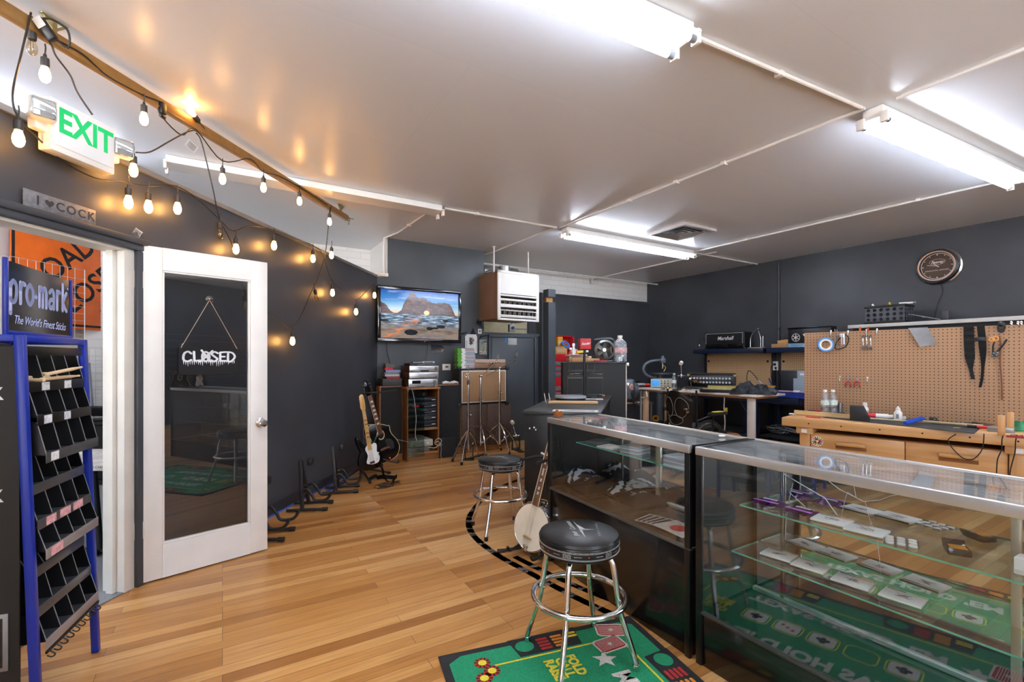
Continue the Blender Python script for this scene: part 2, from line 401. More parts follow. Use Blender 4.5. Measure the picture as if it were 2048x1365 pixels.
# door casing: dark head trim on the shop side, white jambs and stop
b_ = B().box(pu(1.85), pu(2.885), -.045, 0, 2.035, 2.075, 0, .012).box(pu(1.85), pu(2.87), -.03, 0, 2.00, 2.04, 0, .008)
struct(b_.out('trim_6', mt('#3a3c40', .4, 0, .1), None, P0, PROT))
b_ = B().box(pu(2.735), pu(2.80), -.005, .135, 0, 2.04, 0, .003).box(pu(1.95), pu(2.0), -.005, .135, 0, 2.04, 0, .003).box(pu(1.95), pu(2.8), -.004, .134, 1.985, 2.04, 0, .003)
b_.box(pu(2.71), pu(2.735), .045, .09, 0, 2.0, 0, .003).box(pu(2.80), pu(2.86), -.028, 0, 0, 2.0, 1, .006)
struct(b_.out('trim_7', [TRIMW, CHAR], None, P0, PROT))
# next room: carpet, white wall parallel to the partition, side walls
fl = B().box(0, pu(6.5), .0, 3.9, .001, .006)
struct(fl.out('floor_carpet', CARPET, None, P0, PROT))
W2 = 3.02                                         # depth of the next room
struct(B().box(0, pu(6.9), W2+.05, W2+.15, 0, CEIL).out('wall_next_room', mt('#d9d6cf', .7, 0, .06, 3., .05), None, P0, PROT))
abs_struct(B().box(-7.5, 1.6, -4.05, -4.0, 0, CEIL), 'wall_next_room_front', PLASTER)
# ================================================================ strip lights
TUBE = emit('#e6efff', 18.0)
DEAD = mt('#d7d5d0', .35, 0, .03)
def strip_light(a0, b0, a1, b1, label, lit=True, tubes=True, tm=None):
    L_ = math.hypot(a1-a0, b1-b0)
    t = thing('strip_light', label, 'ceiling light', AB(a0, b0, CEIL-.115), math.atan2(b1-b0, a1-a0), 'strip lights on the ceiling')
    B().box(0, L_, -.06, .06, .04, .112, 0, .006).prism([(-.105, .036), (.105, .036), (.105, .040), (.06, .052), (-.06, .052), (-.105, .040)], 0, L_, 0, Matrix(((0, 0, 1, 0), (1, 0, 0, 0), (0, 1, 0, 0), (0, 0, 0, 1)))).out('housing', WHITEGLOSS, t)
    for x in (0, L_):
        for y in (-.07, .07):
            B().box(x-.012, x+.012, y-.024, y+.024, -.012, .06, 0, .004).out('lamp_holder', WHITE, t)
    if tubes:
        for y in (-.07, .07):
            tb = B().cyl((.012, y, .012), (L_-.012, y, .012), .0185, n=14).out('tube', (tm or TUBE) if lit else DEAD, t)
            for x in (.012, L_-.05): B().cyl((x, y, .012), (x+.038, y, .012), .0192, n=14).out('tube_cap', GREYM, tb)
    return t
strip_light(3.72, 4.80, 6.20, 4.80, 'lit white strip light beside the square ceiling vent')
strip_light(3.72, 1.44, 6.22, 1.25, 'lit white strip light over the wooden workbench')
strip_light(2.02, 1.60, -.44, 1.79, 'lit white strip light cut off at the top edge, over the open floor')
strip_light(2.05, 4.86, -.40, 4.86, 'unlit white strip light without tubes, crossing behind the wooden rail', tubes=False)
# next room's fitting, known by its reflection; two fill fittings added behind the camera
q_, r_ = ab(V((-3.75, 1.6, 0))), ab(V((-3.42, 4.1, 0)))
strip_light(q_.x, q_.y, r_.x, r_.y, 'lit strip light in the next room beyond the doorway', tm=emit('#e6efff', 22.0))
strip_light(0.2, -1.9, 2.6, -1.9, 'added fill strip light over the shop front, outside the frame')
strip_light(4.2, -1.9, 6.6, -1.9, 'added fill strip light over the shop front at the right-hand end, outside the frame')

# ================================================================ conduits and vent on the ceiling
PIPE = mt('#dedad5', .4, 0, .04)
def conduit(pts, label, r=.012, mat=PIPE, cl=()):
    t = thing('conduit', label, 'conduit', AB(*pts[0]), 0)
    o = V(pts[0])
    B().tube([V(p)-o for p in pts], r, 8).out('pipe', mat, t)
    for q in cl:
        q = V(q)-o
        B().box(q.x-.022, q.x+.022, q.y-.022, q.y+.022, q.z-.016, q.z+.014, 0, .004).out('clip', mat, t)
    return t
zc = CEIL-.014
conduit([(3.66, 4.80, zc), (3.66, 1.46, zc)], 'white conduit joining the ends of two lit strip lights', cl=[(3.66, 3.6, zc), (3.66, 2.5, zc), (3.66, 3.0, zc)])
conduit([(3.70, 1.30, zc), (3.70, -1.8, zc)], 'white conduit running from the workbench strip light to the upper frame edge', cl=[(3.70, .55, zc)])
conduit([(2.08, 1.60, zc), (3.64, 1.47, zc)], 'white conduit between the two strip lights nearest the front', cl=[(2.8, 1.55, zc)])
conduit([(6.24, 4.78, zc), (6.24, 1.32, zc)], 'white conduit along the ceiling past the vent', cl=[(6.24, 3.9, zc), (6.24, 2.0, zc)])
conduit([(6.24, 4.82, zc), (8.0, 4.82, zc)], 'white conduit crossing the ceiling to the dark side wall')
conduit([(8.012, 4.45, 3.0), (8.012, 4.45, 0.9)], 'dark painted conduit running down the dark side wall', .016, CHAR, cl=[(8.0, 4.45, 2.4), (8.0, 4.45, 1.9)])
conduit([(6.55, 4.6, zc), (6.55, 6.9, zc), (6.4, 7.34, zc-.05)], 'white conduit bending to a box on the white back wall')
conduit([(2.1, 4.86, zc), (3.62, 4.82, zc)], 'white conduit joining the unlit and the lit strip lights', cl=[(2.5, 4.85, zc)])
conduit([(2.0, 4.95, zc), (1.98, 6.1, zc), (1.9, 6.48, zc), (1.9, 6.49, zc-.1), (1.9, 6.49, 2.53)], 'white conduit bending down the corner above the television', cl=[(1.985, 5.7, zc)])
conduit([(3.6, 4.85, zc), (3.6, 6.4, zc), (3.52, 7.2, zc)], 'white conduit running to the heater corner')
conduit([(3.5, 7.05, zc-.05), (8.0, 7.05, zc-.05)], 'long white conduit along the top of the back wall', .014, cl=[(5.5, 7.05, zc-.05)])
bx = thing('junction_box', 'small white junction box on the back wall under the ceiling', 'junction box', AB(6.4, 7.33, 2.9))
B().box(-.05, .05, -.03, .03, 0, .1, 0, .005).out('case', PIPE, bx); B().box(-.054, .054, -.034, -.03, -.004, .104, 0, .003).out('cover', PIPE, bx)
bx = thing('surface_raceway', 'white plastic socket strip at the partition corner above the television', 'socket strip', AB(1.85, 6.47, 2.50))
B().box(-.1, .1, -.03, .02, 0, .05, 0, .006).out('case', WHITE, bx); B().box(-.06, .06, -.034, -.03, .012, .038, 0, .002).out('cover', TRIMW, bx)
v0 = ab(onz(1362, 463, CEIL))
vt = thing('ceiling_vent', 'square louvred air vent in the ceiling', 'vent', AB(v0.x, v0.y, CEIL-.03))
VENT = mt('#c9c4bf', .45, .2, .06)
B().box(-.31, .31, -.31, -.27, 0, .03).box(-.31, .31, .27, .31, 0, .03).box(-.31, -.27, -.27, .27, 0, .03).box(.27, .31, -.27, .27, 0, .03).out('frame', VENT, vt)
B().box(-.27, .27, -.27, .27, .026, .03).out('backing', BLACKMAT, vt)
for k in range(4):
    q = .25-k*.062; h = B()
    for i in range(4):
        h.grid(1, 1, lambda u_, v_, q=q: V(((-q+.056*v_)*(1-2*u_)*-1 if False else (-q+2*q*u_)*(1-.056*v_/q), -q+.056*v_, .001+.016*v_)), 0, RZ(i*PI/2), .002)
    h.out('louvre', VENT, vt)

# ================================================================ the wooden curtain rail and the string lights
RA, RB = V((-2.305, 2.127, 2.95)), V((-1.85, 5.32, 2.95))
rd = (RB-RA).normalized(); RS = (RB.x-RA.x)/(RB.y-RA.y)
def onr(px, py, off=0.):
    d = (px-CX)/F
    return at(px, py, (RA.x-RS*RA.y+off)/(d-RS))
rl = thing('curtain_rail', 'long gold-brown rail hung from the ceiling along the partition', 'rail', RA-rd*.5, 0, None, (0, 0, math.atan2(rd.y, rd.x)))
Lr = (RB-RA).length+.5
BR = mt('#a07a45', .38, .35, .12, 14.)
B().box(0, Lr, -.014, .014, -.03, .03, 0, .006).box(0, Lr, -.02, .02, -.036, -.028, 0, .002).out('bar', BR, rl)
for x in (.72, Lr-.16):
    b_ = B().box(x-.01, x+.01, -.008, .008, .03, .085).box(x-.06, x+.06, -.012, .012, .085, .093, 0, .003)
    b_.tube([(x-.05, 0, .085), (x-.015, 0, .05), (x, 0, .03)], .006).tube([(x+.05, 0, .085), (x+.015, 0, .05), (x, 0, .03)], .006).out('bracket', mt('#a89a6a', .35, .6, .1), rl)
B().tube([(Lr, 0, 0), (Lr+.02, 0, .02), (Lr+.05, .0, .0), (Lr+.03, 0, -.03), (Lr+.02, 0, -.07)], .003, 6, sm=4).tube([(Lr+.02, 0, .01), (Lr+.14, 0, .03)], .003, 6).out('wire_end', INK, rl)

CORD = mt('#2c2824', .5, 0, .15); SOCK = mt('#33302d', .5, 0, .15)
LIT = emit('#ffb45c', 24.0)
DIMG = glass('#e9e2d2', .08)
def strand(label, cord, bulbs):
    """cord: world points; bulbs: (world point of the socket's top, lit, tilt)"""
    o = cord[0][0] if isinstance(cord[0], list) else cord[0]
    t = thing('string_lights', label, 'string lights', o, 0, 'strings of bulbs along the partition', world=True)
    for c in (cord if isinstance(cord[0], list) else [cord]):
        B().tube([p-o for p in c], .0042, 6, sm=5).out('cord', CORD, t)
    for p, lit, tilt in bulbs:
        M = Matrix.Translation(p-o) @ (tilt if tilt else Matrix.Identity(4))
        s_ = B().lathe([(0, .0), (.006, 0), (.008, -.015), (.0165, -.02), (.0175, -.055), (.015, -.062), (0, -.062)], 14).tube([(0, 0, -.002), (.003, 0, .03), (0, 0, .05)], .003, 6).out('socket', SOCK, t)
        s_.matrix_local = M
        B().lathe([(.012, -.06), (.014, -.068), (.020, -.088), (.0222, -.104), (.019, -.122), (.011, -.134), (0, -.138)], 14).out('bulb', LIT if lit else DIMG, s_)
        if not lit: B().tube([(-.006, 0, -.066), (-.008, 0, -.1), (0, 0, -.115), (.008, 0, -.1), (.006, 0, -.066)], .0012, 5).out('filament', mt('#b08a50', .4, .6), s_)
W_ = lambda px, py, off=.06: onw(px, py, off)
def up(p, dz=.06): return p+V((0, 0, dz))
# bulb centre pixels -> socket top, 0.105 m above
def sk(p): return p+V((0, 0, .105))
TILT = RX(-1.9)
strand('bulb string wound along the gold-brown ceiling rail',
       [[onr(70, 40, .02), onr(95, 55, .02), onr(100, 72, .02), onr(165, 108, .02), onr(215, 152, .02), onr(285, 190, .02), onr(322, 205, .02), onr(318, 225, .02), onr(362, 270, .03), onr(390, 258, .02), onr(445, 322, .02), onr(500, 318, .02), onr(525, 343, .02), onr(560, 353, .02), onr(605, 378, .02), onr(655, 410, .02)],
        [onr(88, 68, .02), onr(103, 90, .02), onr(112, 112, .02), onr(140, 150, .02), onr(155, 185, .03), onr(185, 230, .05)]],
       [(sk(onr(64, 98, .0)), False, None), (sk(onr(90, 152, .03)), True, None), (sk(onr(288, 240, .03)), True, None), (onr(400, 246, .02), True, TILT),
        (sk(onr(445, 360, .02)), True, None), (sk(onr(527, 377, .02)), True, None), (sk(onr(599, 404, .02)), True, None), (sk(onr(659, 445, .02)), True, None)])
strand('bulb string falling from the rail and swagged low behind the white door',
       [onr(392, 266, .02), onr(403, 285, .03), W_(424, 370, .1), W_(440, 440), W_(466, 492), W_(482, 545), W_(492, 590), W_(530, 622), W_(560, 640), W_(578, 655), W_(600, 635), W_(620, 590), W_(634, 560), W_(650, 510), onr(657, 450, .02), onr(662, 412, .02)],
       [(sk(W_(440, 470, .07)), False, None), (sk(W_(490, 614, .05)), False, None), (sk(W_(585, 684, .08)), True, None), (sk(W_(629, 598, .08)), False, RX(.5))])
strand('bulb string draped along the top edge of the dark partition',
       [[onr(62, 25, .02), onr(42, 110, .04), W_(25, 190, .1), W_(38, 237, .1), W_(74, 275, .08), W_(130, 325, .05), W_(190, 356, .05), W_(245, 364), W_(297, 372), W_(350, 372), W_(395, 398), W_(440, 440), W_(466, 462), W_(500, 452), W_(545, 460), W_(590, 478), W_(622, 489), W_(643, 505), W_(652, 530), W_(664, 562), W_(690, 585), W_(713, 600), W_(735, 580), W_(748, 566)],
        [W_(272, 305, .15), W_(300, 304, .1), W_(335, 285, .1), onr(372, 265, .03), onr(390, 260, .03)]],
       [(sk(W_(37, 280, .1)), True, None), (sk(W_(257, 407, .07)), True, None), (sk(W_(297, 416, .07)), True, None), (sk(W_(355, 419, .07)), True, None), (sk(W_(472, 500, .07)), True, None),
        (sk(W_(548, 493, .07)), True, None), (sk(W_(626, 519, .07)), True, None), (sk(W_(665, 587, .07)), True, None), (sk(W_(712, 625, .07)), True, None), (sk(W_(749, 592, .07)), True, None),
        (sk(W_(663, 512, .12)), True, None), (sk(W_(267, 343, .1)), True, None)])
def label_tag(p, rz, w_, h_, label):
    t = thing('paper_label', label, 'label', p, 0, 'paper labels on the light cords', (.3, .35, rz))
    B().grid(4, 1, lambda u_, v_: V((u_*w_, .006*math.sin(u_*3), -v_*h_)), 0, None, .0006).out('sheet', PAPER, t)
    b_ = B()
    for k in range(5): b_.box(w_*.1, w_*.9, -.0012, .008, -h_*(.15+.17*k)-.003, -h_*(.15+.17*k))
    b_.out('printing', mt('#8f8f8f', .7), t)
label_tag(onr(378, 278, .0), 1.3, .075, .05, 'white paper label hanging from the light cord under the rail')
label_tag(W_(272, 455, .012), 1.45, .05, .06, 'small white paper label stuck on the dark partition near the door')
cp = thing('cord_plug', 'black plug and coiled cord tied to the rail by the frame edge', 'plug', onr(78, 38, .03), 0, world=True)
B().box(-.02, .02, -.02, .015, -.10, -.0, 0, .008, RY(-.5) @ RX(.3)).out('body', BLACK, cp)
B().tube([(0, 0, 0), (.03, .03, .02), (.09, .05, -.02), (.08, .06, -.1), (.03, .02, -.05)], .005, 6, sm=5).out('cord', CORD, cp)
B().box(-.02, .02, -.024, -.02, -.045, .0, 0, .002, RY(-.5) @ RX(.3)).out('tag', PAPER, cp)
rc = thing('rail_clip', 'black clip hooked over the gold-brown rail', 'clip', onr(325, 212, .02), 0, world=True)
B().box(-.012, .012, -.02, .02, -.05, .02, 0, .004).box(-.008, .008, -.02, .02, -.075, -.05, 0, .003).out('body', BLACK, rc)

# ================================================================ exit sign
ex = thing('exit_sign', 'white emergency exit sign with two lamp heads over the doorway', 'exit sign', PP(2.41, .12, 2.352), 0, None, PROT)
SIGNW = mt('#ece9e0', .45, 0, .02)
B().box(-.160, .160, 0, .075, 0, .252, 0, .008).out('case', SIGNW, ex)
B().box(-.150, .150, -.004, 0, .03, .245, 0, .002).out('face_plate', WHITEGLOSS, ex)
B().box(-.05, .05, .075, .125, .06, .2, 0, .004).out('mount', SIGNW, ex)
text('EXIT', .165, emit('#0fa85a', .3), ex, TR(.005, -.0055, .15) @ UPRIGHT, .001, 0, .004, 'lettering', .82, sp=1.0)
for sx in (-1, 1):
    arm = B().box(-.03+sx*.18, .03+sx*.18, .02, .07, .08, .2, 0, .01).out('lamp_arm', SIGNW, ex)
    lh = B().box(-.05, .05, -.02, .05, -.05, .05, 0, .018, None, 3).out('lamp_head', SIGNW, ex, (sx*.205, -.01 if sx < 0 else .0, .165), (.1, 0, -.5))
    B().box(-.043, .043, -.032, -.018, -.043, .043, 0, .012, None, 3).out('lens', glass('#dfe3e6', .25), lh)
    B().box(-.038, .038, -.0185, -.016, -.038, .038, 0, .001).out('reflector', mt('#c9cccf', .25, .8, .2, 30.), lh)
# ================================================================ metal word sign on the door head
s0, s1 = onw(55, 398, .04), onw(199, 438, .04)
hs = thing('word_sign', 'grey metal strip sign with cut-out letters and a heart, on the door head', 'sign', PP((s0.y+s1.y)/2, .018, 2.076), 0, None, PROT)
wv = (s1-s0).length
B().box(-wv/2, wv/2, -.004, 0, 0, .082, 0, .001).out('plate', mt('#77787b', .55, .5, .2, 60.), hs)
CUT = mt('#2a2b2e', .6)
text('I', .062, CUT, hs, TR(-wv*.32, -.0046, .041) @ UPRIGHT, .0004, 0, .001)
text('COCK', .06, CUT, hs, TR(wv*.2, -.0046, .041) @ UPRIGHT, .0004, 0, .001, 'lettering', 1.0, sp=1.25)
hp = [(.021*(16*math.sin(q)**3)/16, .021*(13*math.cos(q)-5*math.cos(2*q)-2*math.cos(3*q)-math.cos(4*q))/16) for q in [2*PI*k/28 for k in range(28)]]
B().flat(hp, 0, 0, TR(-wv*.17, -.0048, .043) @ UPRIGHT).out('heart', CUT, hs)

# ================================================================ glazed door standing open
DH, DE = V((-2.221, 2.821, 0)), V((-1.732, 3.348, 0))
dw = (DE-DH).length; drot = math.atan2(DE.y-DH.y, DE.x-DH.x)
dr = bpy.data.objects.new('door_1', None); COL.objects.link(dr); dr.location = DH+V((0, 0, .012)); dr.rotation_euler = (0, 0, drot)
tag(dr, 'open white door with a single large glass pane and a chrome knob', 'door', None, 'structure')
DW = mt('#e6e3dd', .4, 0, .04, 5.)
b_ = B().box(0, .11, 0, .042, 0, 2.03, 0, .004).box(.607, dw, 0, .042, 0, 2.03, 0, .004).box(.11, .607, 0, .042, 1.892, 2.03).box(.11, .607, 0, .042, 0, .205)
b_.out('door_frame', DW, dr)
mld = B()
for z0, z1, x0, x1 in ((.205, .217, .11, .607), (1.88, 1.892, .11, .607), (.217, 1.88, .11, .122), (.217, 1.88, .595, .607)): mld.box(x0, x1, .006, .036, z0, z1, 0, .003)
mld.out('glazing_bead', DW, dr)
B().box(.115, .602, .019, .023, .21, 1.887).out('glass_pane', glass('#dfe2e4', .07), dr)
kb = B().lathe([(0, 0), (.034, 0), (.034, .006), (.02, .012), (.013, .018), (.013, .03), (.024, .036), (.029, .05), (.027, .06), (.02, .067), (0, .068)], 24, 0, TR(.672, 0, .90) @ RX(PI/2)).out('knob', CHROME, dr)
B().cyl((.672, -.069, .90), (.672, -.066, .90), .008, n=12).out('lock_face', CHROME2, kb)
for z in (1.82, .32):
    B().cyl((-.008, -.004, z-.05), (-.008, -.004, z+.05), .008, n=10).box(-.05, -.008, -.003, 0, z-.05, z+.05, 0, .001).box(-.008, .02, -.002, 0, z-.05, z+.05).out('hinge', TRIMW, dr)
# the CLOSED sign on its string
cs = thing('closed_sign', 'black sign reading closed in dripping white letters, hung on the door glass', 'sign', DH+V(((DE-DH).x*.5, (DE-DH).y*.5, 1.258))+V((.733, -.68, 0))*.004, 0, None, (0, 0, drot))
cs.scale = (1.3, 1, 1)
B().box(-.128, .128, -.002, .001, 0, .175).out('board', mt('#0c0c0d', .85, 0, .1), cs)
WH = mt('#f1f3f6', .5, 0, .02)
l_ = B()
def C_(pts, x, sm=0): l_.stroke([(x+p*.036, q*.062) for p, q in pts], .0105, 0, 0, TR(0, -.0025, .085) @ UPRIGHT, sm)
C_([(.95, .8), (.6, 1), (.2, .85), (.05, .5), (.1, .15), (.5, 0), (.95, .15)], -.112, 4); C_([(.1, 1), (.15, .05), (.85, .1)], -.070)
C_([(.5, 1), (.15, .8), (.1, .3), (.5, 0), (.9, .3), (.85, .8), (.5, 1)], -.034, 4); C_([(.0, 1.15), (1.1, -.05)], -.034); C_([(1.3, 1.1), (-.2, -.05)], -.034); C_([(.3, .65), (.5, .4), (.75, .65)], -.034)
C_([(.9, .85), (.5, 1), (.15, .78), (.5, .5), (.85, .25), (.5, 0), (.1, .12)], .004, 4); C_([(.9, 1), (.15, .95), (.15, .05), (.9, .05)], .042); C_([(.15, .5), (.7, .5)], .042); C_([(.1, 1), (.1, 0), (.6, .08), (.95, .5), (.65, .9), (.1, 1)], .080, 3)
for k in range(26):
    x = -.112+k*.0088; d_ = R.uniform(.012, .036)
    l_.flat([(x, .004), (x+.0055, .004), (x+.003, -d_)], 0, 0, TR(0, -.0027, .085) @ UPRIGHT)
l_.out('lettering', WH, cs)
B().tube([(-.12, -.003, .17), (0, -.004, .485)], .0013, 5).tube([(.125, -.003, .17), (0, -.004, .485)], .0013, 5).tube([(-.12, -.003, .17), (-.11, -.003, .2), (-.118, -.003, .19)], .002, 5).tube([(.125, -.003, .17), (.112, -.003, .2), (.118, -.003, .185)], .002, 5).out('string', mt('#b59a83', .7), cs)
B().lathe([(.024, 0), (.022, .004), (.01, .009), (.006, .016), (0, .018)], 20, 0, TR(0, 0, .49) @ RX(PI/2) @ Matrix.Diagonal((.77, 1, 1, 1))).out('suction_cup', glass('#cfd2d4', .18), cs)

# ================================================================ what stands in the next room
def nroom(px, py, off=-2.98): return onw(px, py, off)
q0, q1 = nroom(17, 443), nroom(238, 662)
rs_c = (q0+q1)/2; sw = 1.05
rs = thing('road_sign', 'battered orange road closed sign mounted cornerwise on the white wall', 'sign', V((rs_c.x, rs_c.y, rs_c.z-sw/2)), 0, None, PROT)
rs.scale = (1.1, 1, 1)
OR = mt('#f2701f', .22, 0, .1, 5.)
B().box(-sw/2, sw/2, -.006, 0, 0, sw, 0, .003).out('plate', OR, rs)
b_ = B()
for x0, x1, z0, z1 in ((-.49, .49, .03, .055), (-.49, .49, sw-.055, sw-.03), (-.515, -.49, .06, sw-.06), (.49, .515, .06, sw-.06)): b_.box(x0, x1, -.0075, -.006, z0, z1)
for x, z, q in ((-.46, .085, 180), (.46, .085, 270), (-.46, sw-.085, 90), (.46, sw-.085, 0)):
    b_.stroke([(x+.0425*math.cos(math.radians(q+a)), z+.0425*math.sin(math.radians(q+a))) for a in range(0, 91, 15)], .025, 0, 0, TR(0, -.0076, 0) @ UPRIGHT)
b_.out('border', INK, rs)
text('ROAD', .31, INK, rs, TR(-.075, -.0078, sw/2+.20) @ UPRIGHT @ RZ(PI/4), .0006, 0, .004, 'lettering', .95)
text('CLOSED', .31, INK, rs, TR(.2, -.0078, sw/2-.05) @ UPRIGHT @ RZ(PI/4), .0006, 0, .004, 'lettering', .95)
text('SEVEN', .04, INK, rs, TR(.36, -.0078, .24) @ UPRIGHT, .0004, .1, 0, 'lettering')
WIRE = mt('#d9d6d0', .4, .2, .05)
def wire_panel(px0, px1, pytop, z0, label, off):
    p0, p1 = nroom(px0, pytop, off), nroom(px1, pytop, off); Lw = (p1-p0).length
    t = thing('wire_grid_panel', label, 'wire panel', V((p0.x, p0.y, z0)), 0, 'wire display grids on the white wall', PROT)
    h = p1.z-z0
    B().tube([(0, 0, 0), (Lw, 0, 0), (Lw, 0, h), (0, 0, h)], .005, 6, closed=True).out('frame', WIRE, t)
    b_ = B()
    for k in range(1, int(Lw/.078)): b_.cyl((k*.078, 0, 0), (k*.078, 0, h), .0024, n=5)
    for k in range(1, int(h/.078)): b_.cyl((0, .003, k*.078), (Lw, .003, k*.078), .0024, n=5)
    b_.out('grid', WIRE, t)
wire_panel(-60, 166, 540, .55, 'white wire display grid hung over the orange sign', -2.90)
wire_panel(178, 300, 700, .1, 'white wire display grid beside the rubbish bin', -2.95)
lp = nroom(186, 730, -2.8)
lf = thing('leaning_frame', 'narrow grey frame leaning on the white wall behind the rack', 'frame', V((lp.x, lp.y, 0.006)), 0, None, (-.09, 0, PROT[2]))
B().box(-.22, .08, 0, .03, 0, 1.32, 0, .004).out('frame', mt('#8f96a3', .5), lf); B().box(-.19, .05, -.004, 0, .03, 1.28).out('panel', mt('#c5c8cc', .6), lf)
g0 = onz(232, 965, 0.0); 
bn = thing('wheeled_bin', 'black plastic bin with chalk scrawl and an open lid beyond the doorway', 'bin', V((-4.45, 5.3, .006)), 0, None, PROT)
b_ = B(); b_.prism([(-.21, -.2), (.21, -.2), (.21, .2), (-.21, .2)], 0, .05)
t_ = bmesh.new(); bmesh.ops.create_cone(t_, cap_ends=True, segments=4, radius1=.26, radius2=.34, depth=.62, matrix=TR(0, 0, .35) @ RZ(PI/4)); bmesh.ops.bevel(t_, geom=t_.edges[:], offset=.02, segments=2, affect='EDGES'); b_._add(t_, 0)
b_.out('body', BLACK, bn)
B().box(-.26, .26, -.26, .26, .65, .69, 0, .012).out('rim', BLACK, bn)
B().box(-.05, .27, -.3, .25, .0, .02, 0, .008, TR(-.03, 0, .70) @ RY(.42) @ TR(-.32, 0, 0)).out('lid', BLACK, bn)
l_ = B(); sc_ = TR(.02, -.243, .36) @ RX(PI/2+.13)
l_.stroke([(-.14, .0), (-.12, .12), (-.05, .06), (-.12, -.02)], .01, 0, 0, sc_, 4); l_.stroke([(-.03, .08), (-.01, -.04), (.02, .04), (.05, -.05), (.06, .12), (.1, 0), (.12, .08), (.16, .02), (.12, -.05)], .01, 0, 0, sc_, 4)
l_.out('scrawl', PAPER, bn)
B().box(-.02, .14, -.1, .1, .62, .86, 0, .02, RY(.4)).out('rubbish_bag', mt('#9b94a8', .3, 0, .3, 12.), bn)
tb = thing('work_table', 'small table with a paint-smeared white top and a dark pedestal beyond the doorway', 'table', V((-2.86, 3.28, .006)), 0, None, None, True)
B().box(-.42, .40, -.24, .26, .63, .68, 0, .006).out('tabletop', mt('#cfc9c1', .55, 0, .12, 7., nz2='#a79c94'), tb)
B().tube([(-.05, 0, .63), (.0, 0, .02)], .022, 10).out('leg', BLACKMAT, tb)
B().tube([(-.26, .02, .02), (.26, -.02, .02)], .02, 8).tube([(0, -.2, .02), (0, .2, .02)], .02, 8).out('foot', BLACKMAT, tb)
text('1001-CABIN 47', .022, INK, tb, TR(.2, -.2405, .655) @ UPRIGHT, .0003)
# ================================================================ drumstick display rack
rkA, rkB = at(40, 700, 1.75), at(165, 700, 2.17)
rx = V((rkB.x-rkA.x, rkB.y-rkA.y, 0)); RW = rx.length
RBLUE = mt('#142c92', .28, 0, .08, 6.)
RBLK = mt('#0c0c0d', .35, 0, .15)
GREYLIP = mt('#4a4a4b', .3, 0, .1)
rk = thing('drumstick_rack', 'blue framed drumstick display rack with black bins before the doorway', 'display rack', V((rkA.x, rkA.y, 0)), 0, None, (0, 0, math.atan2(rx.y, rx.x)))
# local: x from the near post to the far post, -y towards the shop, z up
HR = 1.445
def post(x, y0, y1): return B().box(-.014, .014, -.014, .014, 0, HR, 0, .004, Matrix(((1, 0, 0, x), (0, 1, (y1-y0)/HR, y0), (0, 0, 1, 0), (0, 0, 0, 1)))).out('post', RBLUE, rk)
post(0, -.05, 0); post(RW, -.05, 0); post(0, .33, .26); post(RW, .33, .26)
B().box(0, RW, -.012, .012, HR-.026, HR, 0, .003).out('top_rail', RBLUE, rk)
B().box(-.012, .012, 0, .26, HR-.026, HR, 0, .003).out('top_rail', RBLUE, rk); B().box(RW-.012, RW+.012, 0, .26, HR-.026, HR, 0, .003).out('top_rail', RBLUE, rk)
B().box(0, RW, .25, .275, HR-.026, HR, 0, .003).out('top_rail', RBLUE, rk)
# near side panel with the maker's lettering
sp = B().box(-.004, .004, .0, .31, .13, 1.40).out('side_panel', mt('#0d0d0e', .5, 0, .1), rk)
text('pro-mark', .09, PAPER, sp, TR(-.005, .175, 1.235) @ RZ(-PI/2) @ RX(PI/2), .0004, 0, .003, 'lettering', .72)
text('pro-mark', .09, PAPER, sp, TR(-.005, .175, .86) @ RZ(-PI/2) @ RX(PI/2), .0004, 0, .003, 'lettering', .72)
pl = B().box(-.009, -.004, .03, .27, .21, .42, 0, .002).box(-.0095, -.009, .045, .255, .225, .405, 1).out('badge', [GREYM, BLACKGLOSS], rk)
text('p', .16, mt('#2d8fd6', .4), pl, TR(-.0098, .13, .33) @ RZ(-PI/2) @ RX(PI/2), .0004, 0, .008, 'lettering')
for z in (.075, .105):
    B().cyl((0, .02, z), (0, .31, z), .004, n=6).out('rod', BLACK, rk)
    B().ball((-.018, -.04, z), (.006, .010, .009), 0).out('bolt', CHROME2, rk)
B().box(.01, RW-.01, .25, .256, .12, 1.42).out('back_panel', RBLK, rk)
# three blocks of three tiers, each tier of four bins
def zrow(i): return (1.40, 1.262, 1.135, .992, .868, .738, .625, .545, .408, .283)[i]
def tier(k):
    top, bot = zrow(k), zrow(k+1); q = k % 3
    yo = -.012-.026*q; yb = .2                       # every tier steps out below the one above
    wd = RW-.05; x0 = .025
    b = B().box(x0, x0+wd, yo, yb, bot-.004, bot, 0)                 # shelf
    for i in range(5):
        x = x0+wd*i/4
        b.prism([(yo, bot), (yb, bot), (yb, top-.02), (yo+.028, top-.02)], x-.0015, x+.0015, 0 if i in (0, 4) else 1, Matrix(((0, 0, 1, 0), (1, 0, 0, 0), (0, 1, 0, 0), (0, 0, 0, 1))))
    b.box(x0, x0+wd, yb-.003, yb, bot, top, 0)
    for i in range(5): b.tube([(x0+wd*i/4, yo-.001, bot), (x0+wd*i/4, yo+.027, top-.02)], .0016, 4, 2)
    b.box(x0, x0+wd, yo, yb-.004, bot, bot+.001, 3)
    o = b.out('bin_tier', [RBLK, mt('#161617', .4), mt('#8f9092', .4), mt('#3b3d40', .35)], rk)
    lipm = mt('#8e8583', .3, 0, .1) if k in (5, 8) else RBLK if k < 2 else GREYLIP
    lip = B().box(x0-.003, x0+wd+.003, yo-.004, yo, bot-.034, bot+.006, 0, .001, None).out('lip', lipm, o)
    return o, yo, bot
tiers = [tier(k) for k in range(9)]
B().box(.022, RW-.022, -.006, .0, zrow(0)-.03, zrow(0)+.004, 0, .001).out('lip', RBLK, rk)
